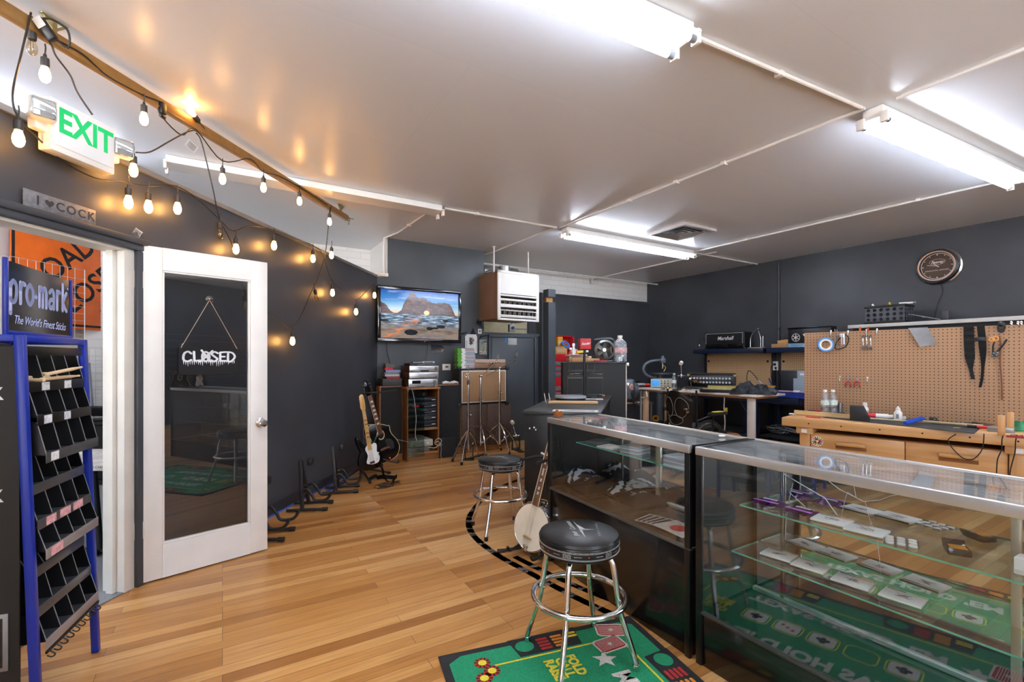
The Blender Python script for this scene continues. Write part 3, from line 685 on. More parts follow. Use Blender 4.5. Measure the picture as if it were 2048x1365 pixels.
for k, i0, w0, hexc in ((0, .1, .05, '#e9e9ec'), (0, .26, .05, '#e9e9ec'), (1, .06, .05, '#dfe0e8'), (1, .2, .045, '#dfe0e8'), (2, .05, .05, '#f0f0f0'), (4, .27, .075, '#e8aeb0'), (4, .17, .075, '#e8aeb0'), (4, .075, .065, '#e8aeb0'), (5, .05, .08, '#e8aeb0')):
    o, yo, bot = tiers[k]
    B().box(i0, i0+w0, yo-.006, yo-.004, bot-.03, bot+.002, 0, 0).out('price_label', mt(hexc, .5, 0, .25, 60.), o)
hk = B().box(.02, RW-.02, -.07, -.064, .235, .245)
for i in range(9): hk.tube([(.04+i*.045, -.067, .238), (.04+i*.045, -.085, .222), (.04+i*.045, -.075, .212), (.04+i*.045, -.06, .22)], .0028, 6, sm=3)
hk.out('hook_rail', BLACK, rk)
# name board standing on top in its own blue frame
sb = B().box(-.004, .010, .036, .05, HR-.01, HR+.285, 0, .003).box(RW-.012, RW+.002, .036, .05, HR-.01, HR+.27, 0, .003).box(0, RW, .036, .05, HR, HR+.016, 0, .003).out('sign_frame', RBLUE, rk)
BRD = mt('#0c0c0e', .12, 0, .1, coat=.3)
bp = B().prism([(.010, HR+.016), (RW-.012, HR+.016), (RW-.012, HR+.265), (.010, HR+.275)], .004, .009, 0, UPRIGHT @ TR(0, 0, -.050)).out('sign_board', BRD, rk)
def promark():
    # fat rounded lower-case letters drawn as strokes; unit: x-height 1
    l = B(); G = []
    P = lambda *p, sm=0: G.append((p, sm))
    P((0, .85), (0, -.55)); P((0, .75), (.25, 1), (.55, .85), (.6, .5), (.5, .12), (.25, 0), (0, .15), sm=4)
    P((1.0, 1), (1.0, 0)); P((1.0, .7), (1.2, .98), (1.45, .95), sm=3)
    P((2.0, 1), (1.7, .75), (1.68, .3), (2.0, 0), (2.32, .3), (2.3, .75), (2.0, 1), sm=4)
    P((2.68, .45), (2.7, .45))
    P((3.05, 1), (3.05, 0)); P((3.05, .75), (3.25, 1), (3.45, .8), (3.45, 0), sm=3); P((3.45, .75), (3.65, 1), (3.88, .8), (3.88, 0), sm=3)
    P((4.3, .85), (4.6, 1), (4.82, .8), (4.82, 0), sm=3); P((4.82, .5), (4.4, .45), (4.25, .2), (4.45, 0), (4.82, .2), sm=3)
    P((5.25, 1), (5.25, 0)); P((5.25, .7), (5.42, .98), (5.65, .95), sm=3)
    P((6.0, 1.45), (6.0, 0)); P((6.5, 1), (6.05, .45), (6.5, 0), sm=2)
    for p, sm in G: l.stroke([(x*.058, y*.078) for x, y in p], .018, 0, 0, None, sm)
    return l
l_ = promark(); bmesh.ops.transform(l_.bm, matrix=TR(.026, .0402, HR+.125) @ UPRIGHT, verts=l_.bm.verts)
WL = mt('#b9c3ee', .5, 0, .04)
l_.out('lettering', WL, bp)
text("The World's Finest Sticks", .047, WL, bp, TR(.22, .0402, HR+.055) @ UPRIGHT @ RZ(-.02), .0003, .35, 0, 'lettering', .72)
text('R', .014, WL, bp, TR(.415, .0402, HR+.225) @ UPRIGHT, .0003)
# the few drumsticks left in the top tier
STK = wood('#d9b98a', '#e7cfa6', .4, 0, 1.2)
def stick(p, ang, tilt, label, L_=.27):
    t = thing('drumstick', label, 'drumstick', rk.matrix_basis @ V(p), 0, 'drumsticks in the top bins of the rack', (0, tilt, rk.rotation_euler[2]+ang))
    B().lathe([(0, -L_/2), (.007, -L_/2), (.0075, L_*.2), (.004, L_*.44), (.0055, L_*.465), (.0045, L_*.495), (0, L_/2)], 10, 0, RY(PI/2)).out('shaft', STK, t)
    B().ball((-L_/2, 0, 0), (.003, .0072, .0072)).out('butt_end', mt('#e8d3ab', .5), t)
stick((.235, -.03, zrow(1)+.045), .0, -.09, 'tan drumstick lying slantwise over the others in the top bins')
stick((.24, -.016, zrow(1)+.016), .05, -.015, 'tan drumstick lying flat in front along the top bins', .32)
stick((.21, .02, zrow(1)+.018), -.1, .02, 'tan drumstick lying behind the front one in the top bins', .22)
stick((.25, .03, zrow(1)+.032), .1, 0, 'short-looking tan drumstick at the back of the top bins', .2)
stick((.07, .03, zrow(1)+.012), 1.3, 0, 'tan drumstick end in the first bin beside the near post', .16)

# ================================================================ folding A-frame guitar stands along the partition
STAND = mt('#1b1b1d', .5, 0, .15)
def a_stand(Y, off, label, rz=0., hh=.43):
    t = thing('guitar_stand', label, 'guitar stand', PP(Y, off, 0), 0, 'folding guitar stands along the dark partition', (0, 0, PROT[2]+rz))
    # local: x along the partition, -y into the shop
    for sx in (-1, 1):
        B().box(-.012, .012, -.016, .016, 0, hh, 0, .003, TR(sx*.105, 0, .02) @ RY(-sx*.22) @ RX(-.10)).out('upright', STAND, t)
        B().cyl((sx*.11, .13, .022), (sx*.11, -.2, .022), .013, n=10).cyl((sx*.11, -.17, .022), (sx*.11, -.215, .022), .018, n=10).out('foot', STAND, t)
        B().tube([(sx*.1, .0, .19), (sx*.1, -.04, .2), (sx*.1, -.08, .15), (sx*.1, -.11, .10), (sx*.1, -.19, .10), (sx*.1, -.23, .13), (sx*.1, -.245, .17)], .012, 8, sm=4).out('cradle_arm', STAND, t)
    B().box(-.045, .045, -.03, .015, hh-.03, hh+.03, 0, .008, TR(0, -.035, 0)).out('head_pad', STAND, t)
    B().cyl((-.1, .0, .14), (.1, .0, .14), .008, n=8).out('brace', STAND, t)
    for z in (.2, .24): B().cyl((-.105, -.02, z), (-.105, -.032, z), .005, n=8).out('screw', CHROME2, t)
    return t
a_stand(4.32, .2, 'black folding guitar stand, the second along the partition from the white door', .25)
a_stand(4.88, .22, 'black folding guitar stand, farthest along the partition from the white door', .35, .46)
a_stand(3.62, .24, 'black folding guitar stand mostly hidden behind the white door', .2)

# ================================================================ electric guitar, acoustic guitar and their stand
gp = onz(767, 965)
gs = thing('double_guitar_stand', 'black tubular stand holding two guitars by the corner of the partition', 'guitar stand', V((-1.61, 5.35, 0)), 0, None, (0, 0, .3))
B().cyl((-.10, .06, .02), (-.08, .08, .95), .012, n=10).out('pole', STAND, gs)
B().tube([(-.08, .08, .93), (-.06, .02, .975), (.08, -.02, .985), (.30, .06, 1.0)], .010, 8, sm=4).out('neck_bar', STAND, gs)
for p in ((-.3, -.12), (.0, -.2), (.22, .18)):
    B().tube([(-.10, .06, .12), (p[0]*.6-.04, p[1]*.6, .07), (p[0], p[1], .018)], .011, 8, sm=3).cyl((p[0]*.94, p[1]*.94, .022), (p[0]*1.05, p[1]*1.05, .016), .017, n=8).out('leg', STAND, gs)
B().tube([(-.09, .06, .28), (.0, -.06, .2), (.12, -.10, .16), (.13, -.14, .2)], .010, 8, sm=3).out('cradle_arm', STAND, gs)
B().tube([(-.09, .06, .3), (.12, .04, .22), (.30, .0, .17), (.31, -.05, .21)], .010, 8, sm=3).out('cradle_arm', STAND, gs)
B().cyl((-.098, .062, .3), (-.098, .062, .38), .016, n=10).out('clutch', mt('#8c1f26', .5), gs)

def body_outline(pts, n=5): return [(p.x, p.y) for p in spline([V((*p, 0)) for p in pts], n, True)]
def strings(t, z0, z1, w0, w1, y0, y1, n=6):
    b = B()
    for k in range(n):
        f = k/(n-1)-.5
        b.cyl((f*w0, y0, z0), (f*w1, y1, z1), .0006, n=4)
    b.out('strings', CHROME2, t)
MAPLE = wood('#d6a45c', '#e6c07f', .3, 2, 1.0, .3)
ROSE = wood('#5a3422', '#7b4c30', .4, 2, 1.0)
# double-cutaway electric: body lies in x-z, front is -y
eg = thing('electric_guitar', 'black electric guitar with white scratchplate and maple neck on the double stand', 'guitar', V((-1.54, 5.20, .15)), 0, None, (-.10, -.12, .85))
eg.scale = (.9, .9, .9)
bo = body_outline([(0, 0), (.12, .02), (.165, .1), (.155, .18), (.12, .235), (.135, .30), (.15, .36), (.115, .385), (.075, .33), (.035, .315), (-.035, .315), (-.08, .34), (-.135, .43), (-.155, .38), (-.135, .29), (-.12, .235), (-.155, .17), (-.165, .09), (-.11, .015)])
B().prism(bo, -.022, .022, 0, UPRIGHT, .01).out('body', mt('#0a0a0b', .22, 0, .05), eg)
pg = B().prism(body_outline([(.02, .06), (.09, .07), (.115, .13), (.09, .2), (.10, .28), (.075, .31), (.03, .30), (-.03, .30), (-.06, .26), (-.04, .18), (-.07, .1), (-.03, .07)]), .022, .0255, 0, UPRIGHT).out('scratchplate', mt('#eeeeec', .25, 0, .02), eg)
for z in (.13, .18, .235): B().box(-.035, .035, -.033, -.0255, z-.008, z+.008, 0, .003).out('pickup', WHITE if z < .23 else WHITE, pg)
B().box(-.035, .035, -.032, -.022, .07, .10, 0, .003).out('bridge', CHROME, eg)
for x, z in ((.075, .11), (.095, .145), (.10, .18)): B().cyl((x, -.025, z), (x, -.038, z), .009, n=10).out('knob', WHITE, pg)
B().prism([(-.028, .24), (.028, .24), (.021, .74), (-.021, .74)], .018, .032, 0, UPRIGHT, .003).out('neck', MAPLE, eg)
fr = B()
for k in range(20):
    z = .75-.62*(1-2**(-(k+1)/12))
    fr.box(-.026, .026, -.0335, -.032, z-.0008, z+.0008)
fr.out('fret_marking', CHROME2, eg)
cd = B()
for k, h in enumerate((5, 7, 9, 12, 15)):
    z = .75-.62*(1-2**(-(h-.5)/12)); cd.box(-.02, .02, -.0334, -.0322, z-.006, z+.006, k % 3)
cd.out('fret_marker', [mt('#c23b2a', .4), mt('#3a8a3a', .4), mt('#c9a227', .4)], eg)
hd = B().prism(body_outline([(-.021, .735), (.021, .735), (.03, .77), (.032, .84), (.028, .90), (.012, .925), (-.02, .915), (-.034, .88), (-.03, .82), (-.035, .77)], 4), .018, .031, 0, UPRIGHT, .003).out('headstock', MAPLE, eg)
for k in range(6): B().cyl((-.005+k*.003, -.031, .77+k*.023), (-.005+k*.003, -.042, .77+k*.023), .004, n=8).box(-.044+k*.002, -.034, -.03, -.02, .765+k*.023, .777+k*.023, 0, .002).out('tuner', CHROME2, hd)
strings(eg, .085, .76, .05, .035, -.036, -.036)
st = B().grid(14, 2, lambda u_, v_: V((.05+.13*u_+.02*math.sin(u_*9), -.04-.10*u_+(v_-.5)*.05, .05-.24*min(1, u_*1.4)+.02*math.sin(u_*7))), 0, None, .002).out('strap', BLACKMAT, eg)

ag = thing('acoustic_guitar', 'black acoustic guitar with cream binding and rosewood neck on the double stand', 'guitar', V((-1.47, 5.52, .17)), 0, None, (-.12, -.24, .85))
ao = body_outline([(0, 0), (.13, .02), (.195, .1), (.19, .19), (.145, .28), (.135, .33), (.14, .385), (.105, .40), (.06, .43), (-.06, .47), (-.12, .46), (-.15, .39), (-.135, .31), (-.15, .26), (-.19, .19), (-.195, .1), (-.13, .02)])
B().prism(ao, -.045, .045, 0, UPRIGHT, .004).out('body', mt('#100e0d', .25, 0, .2, 3.), ag)
B().tube([(x*.985, -.045, z) for x, z in ao], .0035, 6, closed=True).tube([(x*.985, .045, z) for x, z in ao], .0035, 6, closed=True).out('binding', mt('#d8c28e', .4), ag)
B().lathe([(.04, 0), (.048, .001), (.05, .0)], 24, 0, TR(0, -.0462, .325) @ RX(PI/2) @ Matrix.Diagonal((1, 1.2, 1, 1))).out('rosette', mt('#d8c28e', .4), ag)
B().cyl((0, -.0455, .325), (0, -.0465, .325), .042, n=24, M=None).out('sound_hole', mt('#050505', .8), ag)
B().prism([(-.07, .145), (.07, .145), (.055, .165), (.015, .172), (-.015, .172), (-.055, .165)], .045, .055, 0, UPRIGHT, .002).out('bridge', ROSE, ag)
B().prism([(-.028, .33), (.028, .33), (.022, .80), (-.022, .80)], .04, .056, 0, UPRIGHT, .003).out('neck', ROSE, ag)
mk = B()
for z in (.46, .52, .575, .62, .67, .725): mk.prism([(-.018, z-.011), (.018, z-.011), (.018, z+.009), (-.012, z+.011)], .0562, .0568, 0, UPRIGHT)
mk.tube([(-.029, -.05, .33), (-.022, -.05, .8)], .002, 5).tube([(.029, -.05, .33), (.022, -.05, .8)], .002, 5)
mk.out('fret_marker', mt('#d9d4c4', .3), ag)
B().prism([(-.022, .79), (.022, .79), (.037, .85), (.035, .96), (.0, .985), (-.035, .96), (-.037, .85)], .045, .058, 0, UPRIGHT @ TR(0, 0, -.012), .003).out('headstock', BLACKGLOSS, ag)
for k in range(3):
    for sx in (-1, 1): B().cyl((sx*.025, -.04, .85+.04*k), (sx*.056, -.04, .85+.04*k), .006, n=8).out('tuner', CHROME, ag)
strings(ag, .155, .80, .055, .036, -.06, -.06)
B().ball((.03, -.05, .03), .006).out('indicator', emit('#ff2020', 2.), ag)
B().prism(body_outline([(.03, .25), (.1, .24), (.13, .19), (.12, .12), (.06, .13), (.04, .18)], 3), .0455, .047, 0, UPRIGHT).out('scratchplate', mt('#343638', .2, 0, .3), ag)
cb = thing('cable_on_floor', 'loose coil of thin black cable on the boards before the guitars', 'cable', onz(775, 972), 0)
pts = [V((.17*math.cos(k*1.13)*(1-.03*k)+R.uniform(-.03, .03), .11*math.sin(k*1.31)*(1-.02*k)+R.uniform(-.02, .02), .005+.008*(k % 2))) for k in range(22)]
B().tube(pts, .0035, 6, sm=5).out('cable', BLACK, cb)
gst = thing('guitar_strap', 'black webbing strap lying folded on the boards before the guitars', 'strap', onz(762, 962), 0)
B().grid(24, 2, lambda u_, v_: V((.28*(u_-.5)+.03*math.sin(u_*8), .06*math.sin(u_*5.5), .004+v_*.045+.02*abs(math.sin(u_*7)))), 0, None, .003).out('webbing', BLACKMAT, gst)
jc = thing('jack_cable', 'grey cable looping from the acoustic guitar to the stereo cabinet', 'cable', at(752, 838, 5.6), 0, world=True)
o_ = at(752, 838, 5.6)
B().tube([p-o_ for p in (at(752, 838, 5.6), at(765, 860, 5.65), at(785, 876, 5.8), at(805, 882, 5.95), at(818, 885, 6.12))], .004, 6, sm=5).out('cable', mt('#6d7073', .5), jc)
tp = thing('masking_tape_strip', 'strip of blue masking tape on the boards along the partition', 'tape', V((-1.88, 5.05, 0)), 0, None, (0, 0, PROT[2]))
B().box(-.18, .2, -.03, .03, 0.0005, .0015).out('tape', mt('#2e5fc0', .6, 0, .2, 20.), tp)
tp2 = thing('paper_scrap', 'small white paper scrap on the boards by the folding stands', 'paper', onz(632, 1026), .4)
B().grid(2, 1, lambda u_, v_: V((u_*.03, v_*.02, .001+.004*abs(u_-.5))), 0, None, .0006).out('sheet', PAPER, tp2)
# ================================================================ television
tv = thing('television', 'flat television with a glossy black frame showing a rocky beach at sunset', 'television', AB(2.39, 6.36, 1.60), 0)
TW, THH = 1.235, .765
TVF = mt('#16181f', .12, 0, .2, 12., coat=.4)
B().box(-TW/2, TW/2, 0, .05, 0, THH, 0, .014, None, 3).out('back_case', BLACK, tv)
fr = B()
for x0, x1, z0, z1 in ((-TW/2, TW/2, 0, .055), (-TW/2, TW/2, THH-.045, THH), (-TW/2, -TW/2+.045, .055, THH-.045), (TW/2-.045, TW/2, .055, THH-.045)): fr.box(x0, x1, -.022, .002, z0, z1, 0, .006)
fr.out('bezel', TVF, tv)
B().box(-.2, .2, .05, .13, .2, .55, 0, .004).out('wall_mount', BLACK, tv)
def screen_mat():
    """a beach with rock stacks at sunset, lit from the panel behind it"""
    m, nt, N, L, p = newmat('screen_picture')
    tc = N.new('ShaderNodeTexCoord'); sp = N.new('ShaderNodeSeparateXYZ'); L.new(tc.outputs['Generated'], sp.inputs[0])
    X, Y = sp.outputs[0], sp.outputs[2]
    def math_(op, a, b=None, c=None):
        n = N.new('ShaderNodeMath'); n.operation = op
        for i, v in enumerate((a, b, c)):
            if v is None: continue
            if isinstance(v, (int, float)): n.inputs[i].default_value = v
            else: L.new(v, n.inputs[i])
        return n.outputs[0]
    def ramp(fac, *st):
        n = N.new('ShaderNodeValToRGB'); e = n.color_ramp.elements
        for i, (q, h) in enumerate(st):
            x = e[i] if i < 2 else e.new(q)
            x.position = q; x.color = lin(h)
        L.new(fac, n.inputs[0]); return n.outputs[0]
    def mix(f, a, b):
        n = N.new('ShaderNodeMix'); n.data_type = 'RGBA'
        L.new(f, n.inputs[0])
        for i, v in ((6, a), (7, b)):
            if isinstance(v, str): n.inputs[i].default_value = lin(v)
            else: L.new(v, n.inputs[i])
        return n.outputs[2]
    def noise(s, st=(1, 1, 1), d=6, rough=.6):
        n = N.new('ShaderNodeTexNoise'); n.inputs['Scale'].default_value = s; n.inputs['Detail'].default_value = d; n.inputs['Roughness'].default_value = rough
        q = N.new('ShaderNodeMapping'); q.inputs['Scale'].default_value = st
        L.new(tc.outputs['Generated'], q.inputs[0]); L.new(q.outputs[0], n.inputs['Vector']); return n.outputs['Fac']
    sky = ramp(Y, (.5, '#f2c58c'), (.62, '#bcd3de'), (1.0, '#1673bd'), (.8, '#3d9bd3'))
    cl = math_('MULTIPLY', math_('GREATER_THAN', noise(3, (1, 1, 7)), .58), .35)
    sky = mix(cl, sky, '#f1e3d6')
    sea_n = noise(7, (1.2, 1, 6))
    sea = ramp(sea_n, (.3, '#27405c'), (.48, '#5d7a94'), (.55, '#aebfcb'), (.7, '#eef0ef'))
    sandw = ramp(noise(3, (1, 1, 3)), (.3, '#6b6660'), (.5, '#a99a8e'), (.65, '#8e8a91'), (.8, '#c9b9aa'))
    base = mix(math_('SMOOTHSTEP', .16, .34, Y) if False else math_('MULTIPLY', math_('MULTIPLY_ADD', Y, 5.0, -.9), 1.0), sandw, sea)
    glow = math_('MULTIPLY', math_('GREATER_THAN', noise(6, (1, 1, 5)), .52), math_('MAXIMUM', 0.0, math_('MULTIPLY_ADD', math_('ABSOLUTE', math_('SUBTRACT', X, math_('MULTIPLY_ADD', Y, .9, .06))), -5.0, .75)))
    base = mix(glow, base, '#f0a066')
    img = mix(math_('GREATER_THAN', Y, .52), base, sky)
    rk_n = noise(14, (1, 1, 1.4), 8, .65)
    rock = ramp(rk_n, (.35, '#1a100c'), (.48, '#5b3821'), (.58, '#8a5630'), (.75, '#b87a44'))
    cr = N.new('ShaderNodeFloatCurve'); c_ = cr.mapping.curves[0]
    for x, y in ((.0, .74), (.06, .68), (.13, .545), (.17, .52), (.24, .57), (.28, .72), (.34, .88), (.39, .97), (.46, .86), (.54, .87), (.6, .8), (.68, .77), (.74, .78), (.82, .79), (.88, .76), (.93, .62), (.97, .51)): c_.points.new(x, y)
    c_.points[0].location = (0, .74); c_.points[-1].location = (1, .5); cr.mapping.update()
    L.new(X, cr.inputs['Value'])
    edge = math_('MULTIPLY_ADD', math_('SUBTRACT', noise(22), .5), .06, cr.outputs[0])
    isr = math_('MULTIPLY', math_('LESS_THAN', Y, edge), math_('GREATER_THAN', Y, .505))
    img = mix(isr, img, rock)
    hole = math_('LESS_THAN', math_('ADD', math_('POWER', math_('MULTIPLY', math_('SUBTRACT', X, .57), 28.0), 2.0), math_('POWER', math_('MULTIPLY', math_('SUBTRACT', Y, .55), 20.0), 2.0)), 1.0)
    img = mix(hole, img, '#ffd9a0')
    stones = ramp(noise(30, (1, 1, 2)), (.35, '#10141a'), (.6, '#343c42'))
    for x, y, rx_, ry in ((.37, .13, .085, .06), (.61, .22, .045, .035), (.76, .27, .06, .035), (.04, .36, .055, .025), (.30, .45, .03, .018), (.82, .4, .04, .03), (.75, .43, .05, .012), (.48, .33, .03, .012), (.03, .45, .03, .02), (.68, .23, .05, .02)):
        d_ = math_('LESS_THAN', math_('ADD', math_('POWER', math_('DIVIDE', math_('SUBTRACT', X, x), rx_), 2.0), math_('POWER', math_('DIVIDE', math_('SUBTRACT', Y, y), ry), 2.0)), math_('MULTIPLY_ADD', noise(26), .8, .6))
        img = mix(d_, img, stones)
    p.inputs['Base Color'].default_value = (.01, .01, .01, 1); p.inputs['Roughness'].default_value = .12
    gm = N.new('ShaderNodeGamma'); gm.inputs[1].default_value = 1.45; L.new(img, gm.inputs[0]); L.new(gm.outputs[0], p.inputs['Emission Color']); p.inputs['Emission Strength'].default_value = .5
    return m
B().box(-TW/2+.043, TW/2-.043, -.010, -.002, .053, THH-.043).out('screen', screen_mat(), tv)
text('MITSUBISHI', .016, GREYM, tv, TR(.05, -.0225, .036) @ UPRIGHT, .0003)
text('HDTV 1080', .012, WHITE, tv, TR(-.53, -.0225, .03) @ UPRIGHT, .0003)
B().ball((.05, -.022, .016), .004).out('standby_light', emit('#ff2a2a', 3.), tv)
tc_ = thing('tv_cable', 'thin black cable hanging from the television to the disc stack', 'cable', AB(1.93, 6.46, 1.16), 0)
B().tube([(0, .0, .45), (.01, .0, .3), (.05, .01, .15), (.06, 0, .0)], .004, 6, sm=5).out('cable', BLACK, tc_)
tc_ = thing('tv_cable', 'thin black cable hanging from the television to the silver receivers', 'cable', AB(2.52, 6.46, 1.33), 0)
B().tube([(.01, .0, .28), (.0, .0, .14), (-.02, 0, .0)], .004, 6, sm=5).out('cable', BLACK, tc_)

# ================================================================ tower loudspeakers and the stereo cabinet
WAL = wood('#6d4426', '#8d5f38', .4, 2, 1.0)
WALX = wood('#7d5230', '#a27245', .4, 0, 1.0)
GRILLE = mt('#17181a', .85, 0, .25, 90., .2)
def tower(a0, a1, b0, label):
    W0 = a1-a0
    t = thing('loudspeaker', label, 'loudspeaker', AB((a0+a1)/2, b0, 0), 0, 'tall black loudspeakers beside the stereo cabinet')
    B().box(-W0/2, W0/2, .015, .20, 0, 1.005, 0, .004).out('cabinet', WALX, t)
    B().box(-W0/2+.012, W0/2-.012, 0, .016, .10, .995, 0, .006).out('grille', GRILLE, t)
    B().box(-W0/2+.003, W0/2-.003, .008, .016, 0, .095, 0, .002).out('plinth', WALX, t)
tower(1.76, 2.07, 6.18, 'tall black loudspeaker under the video cassette stack')
tower(2.56, 2.93, 6.18, 'tall black loudspeaker under the white game pads')
cbx, cby = 2.085, 6.06
sc0 = thing('stereo_cabinet', 'walnut stereo cabinet with a glass door half open', 'cabinet', AB(cbx, cby, 0), 0)
CWD, CH_ = .455, .985
B().box(0, .02, 0, .42, 0, CH_-.03).out('side_panel', WAL, sc0); B().box(CWD-.02, CWD, 0, .42, 0, CH_-.03).out('side_panel', WAL, sc0)
B().box(-.012, CWD+.012, -.02, .43, CH_-.03, CH_, 0, .006).out('cabinet_top', WALX, sc0)
B().box(.02, CWD-.02, .41, .42, .06, CH_-.03).out('back_panel', BLACKMAT, sc0)
B().box(.02, CWD-.02, .01, .41, .405, .43).out('shelf', WALX, sc0); B().box(.02, CWD-.02, -.01, .41, .085, .11, 0, .004).out('shelf', WALX, sc0)
B().box(.0, CWD, .015, .03, 0, .085).out('plinth', WALX, sc0)
gd = B().box(0, .22, -.003, .002, .06, .93, 0, 0, TR(.01, -.006, 0) @ RZ(-.12)).out('glass_door', glass('#d5e3e0', .08), sc0)
B().box(.2, .22, -.006, .005, .87, .91, 0, .001, TR(.01, -.006, 0) @ RZ(-.12)).out('door_catch', BLACK, gd)
HB = mt('#17191d', .3, 0, .15)
def hifi(z, h, label, knobs, disp=None, rows=1, w=.40):
    t = thing('black_hifi_unit', label, 'hi-fi unit', AB(cbx+CWD/2, cby+.03, z), 0, 'black hi-fi units in the stereo cabinet')
    B().box(-w/2, w/2, 0, .33, 0, h-.004, 0, .003).out('case', HB, t)
    B().box(-w/2, w/2, -.004, 0, .001, .006).out('trim_strip', mt('#7f8f9e', .3, .7), t)
    b = B()
    for r in range(rows):
        for k in range(knobs): b.box(.02+k*.022, .032+k*.022, -.003, 0, h*.35+r*.02, h*.35+r*.02+.008, 0)
    b.out('button', mt('#8d949c', .4), t)
    if disp: B().box(-w/2+.06, -w/2+.15, -.002, 0, h*.35, h*.7).out('display', disp, t)
    B().box(.13, .185, -.001, 0, h*.45, h*.6).out('badge', mt('#c6c9cc', .4), t)
zz = .43
for h, lb, kn, dp, rw in ((.085, 'lowest black hi-fi unit of the stack behind the cabinet glass', 5, None, 1), (.09, 'black hi-fi unit with two rows of keys, second from the shelf up', 5, mt('#20242a', .2), 2), (.075, 'black hi-fi unit, third from the shelf up behind the cabinet glass', 5, mt('#3c4850', .2), 1), (.08, 'black hi-fi unit with a red display, fourth from the shelf up', 6, emit('#8a1710', .5), 1), (.07, 'topmost black hi-fi unit behind the cabinet glass', 0, mt('#303840', .2), 1)):
    hifi(zz, h, lb, kn, dp, rw); zz += h+.003
gc = thing('game_console', 'off-white game console lying on the lower cabinet shelf', 'console', AB(cbx+.215, cby+.03, .175), 0)
B().box(-.165, .165, 0, .26, 0, .095, 0, .014, None, 3).out('case', mt('#b9bbb3', .45, 0, .06), gc)
B().cyl((.085, .001, .05), (.085, -.004, .05), .018, n=20).out('power_button', mt('#d8d9d3', .3), gc)
B().box(-.13, .03, -.002, .002, .055, .058).out('disc_slot', INK, gc); B().box(-.12, -.09, -.002, .002, .02, .03).out('port', INK, gc)
B().tube([(-.1, .1, .095), (-.05, .02, .15), (.02, .0, .14), (.06, .05, .1)], .004, 6, sm=5).out('cable', mt('#c9cac8', .5), gc)
vc = thing('disc_player', 'grey disc player under the off-white console', 'player', AB(cbx+.2, cby+.04, .11), 0)
B().box(-.165, .13, 0, .28, 0, .058, 0, .004).out('case', mt('#6f7172', .45, 0, .1), vc); B().box(-.06, .0, -.002, 0, .02, .035).out('slot', INK, vc)
pc = thing('hanging_cable', 'grey cable hanging down in front of the stereo cabinet', 'cable', AB(cbx+.0, cby-.03, .27), 0)
B().tube([(-.02, 0, .73), (.05, -.005, .69), (.085, -.01, .55), (.11, -.01, .3), (.10, -.005, .1), (.12, .0, .01)], .005, 6, sm=5).out('cable', mt('#8c9094', .5), pc)
pc = thing('plug_bundle', 'tangle of plugs and leads with a yellow plug beside the console', 'cables', AB(cbx+.42, cby-.02, .16), 0)
B().tube([(-.14, 0, .02), (-.05, -.02, .0), (.02, -.02, .04), (.06, 0, .09), (.0, .0, .12), (-.03, .02, .05), (.05, -.01, .01)], .005, 6, sm=5).tube([(.02, 0, .08), (.06, .01, .0), (.05, .0, -.1), (.06, 0, -.16)], .0035, 6, sm=4).out('cable', mt('#b7b8b8', .5), pc)
B().box(.0, .03, -.02, .0, .07, .085, 0, .003, RY(-.4)).out('plug', mt('#d7b222', .4), pc); B().box(.03, .06, -.02, .005, .02, .05, 0, .004).out('plug', mt('#8f8f90', .4), pc)
sw_ = thing('subwoofer', 'small black slab speaker standing on the floor by the stereo cabinet', 'speaker', AB(2.66, 6.06, 0), 0)
B().box(-.13, .13, 0, .10, 0, .275, 0, .006).out('case', BLACK, sw_); B().box(-.125, .125, -.004, 0, .005, .262, 0, .002).out('grille', GRILLE, sw_)

# silver receivers on the cabinet top
SIL = mt('#c9cacb', .3, .7, .04); WALD = mt('#4a2f25', .4, 0, .2, 30.)
def receiver(z, h, dx, w, label, style):
    t = thing('silver_receiver', label, 'hi-fi unit', AB(cbx+CWD/2+dx, cby+.0, z), 0, 'silver hi-fi units stacked on the cabinet')
    B().box(-w/2, w/2, .01, .36, .006, h, 0, .003).out('case', WALD, t)
    B().box(-w/2-.002, w/2+.002, 0, .012, .006, h+.001, 0, .003).out('front_panel', SIL, t)
    for sx in (-1, 1): B().cyl((sx*w*.4, .05, 0), (sx*w*.4, .05, .006), .015, n=10).out('foot', BLACK, t)
    if style == 0:
        B().box(-.16, -.04, -.002, 0, h*.45, h*.85).out('display', mt('#14171c', .15), t)
        B().cyl((.155, .0, h*.62), (.155, -.018, h*.62), .024, n=20).out('volume_knob', CHROME2, t)
        for x in (-.07, -.035, 0, .12, .15): B().cyl((x, 0, h*.2), (x, -.012, h*.2), .008, n=10).out('knob', CHROME2, t)
        B().box(-.03, .12, -.001, 0, h*.5, h*.52).box(-.03, .06, -.001, 0, h*.75, h*.77).out('marking', mt('#777777', .5), t)
    elif style == 1:
        B().box(-.2, .19, -.004, 0, h*.12, h*.5, 0, .002).out('lower_panel', mt('#9d9a97', .3, .6), t)
        B().cyl((.17, 0, h*.35), (.17, -.014, h*.35), .013, n=16).out('knob', CHROME2, t)
        B().box(-.2, .19, -.001, 0, h*.62, h*.64).box(-.06, .0, -.005, 0, h*.2, h*.3).out('marking', mt('#6d6d70', .5), t)
    else:
        B().box(-.09, .06, -.002, 0, h*.6, h*.85).out('tray', mt('#d6d8da', .3, .5), t)
        B().prism([(-.06, .3*h), (.07, .3*h), (.055, .12*h), (-.045, .12*h)], 0, .003, 0, UPRIGHT).out('slot', INK, t)
        B().cyl((.165, 0, h*.55), (.165, -.018, h*.55), .024, n=20).out('volume_knob', CHROME, t)
        for x in (-.18, -.16, -.14): B().cyl((x, 0, h*.25), (x, -.005, h*.25), .005, n=8).out('button', INK, t)
zr = CH_
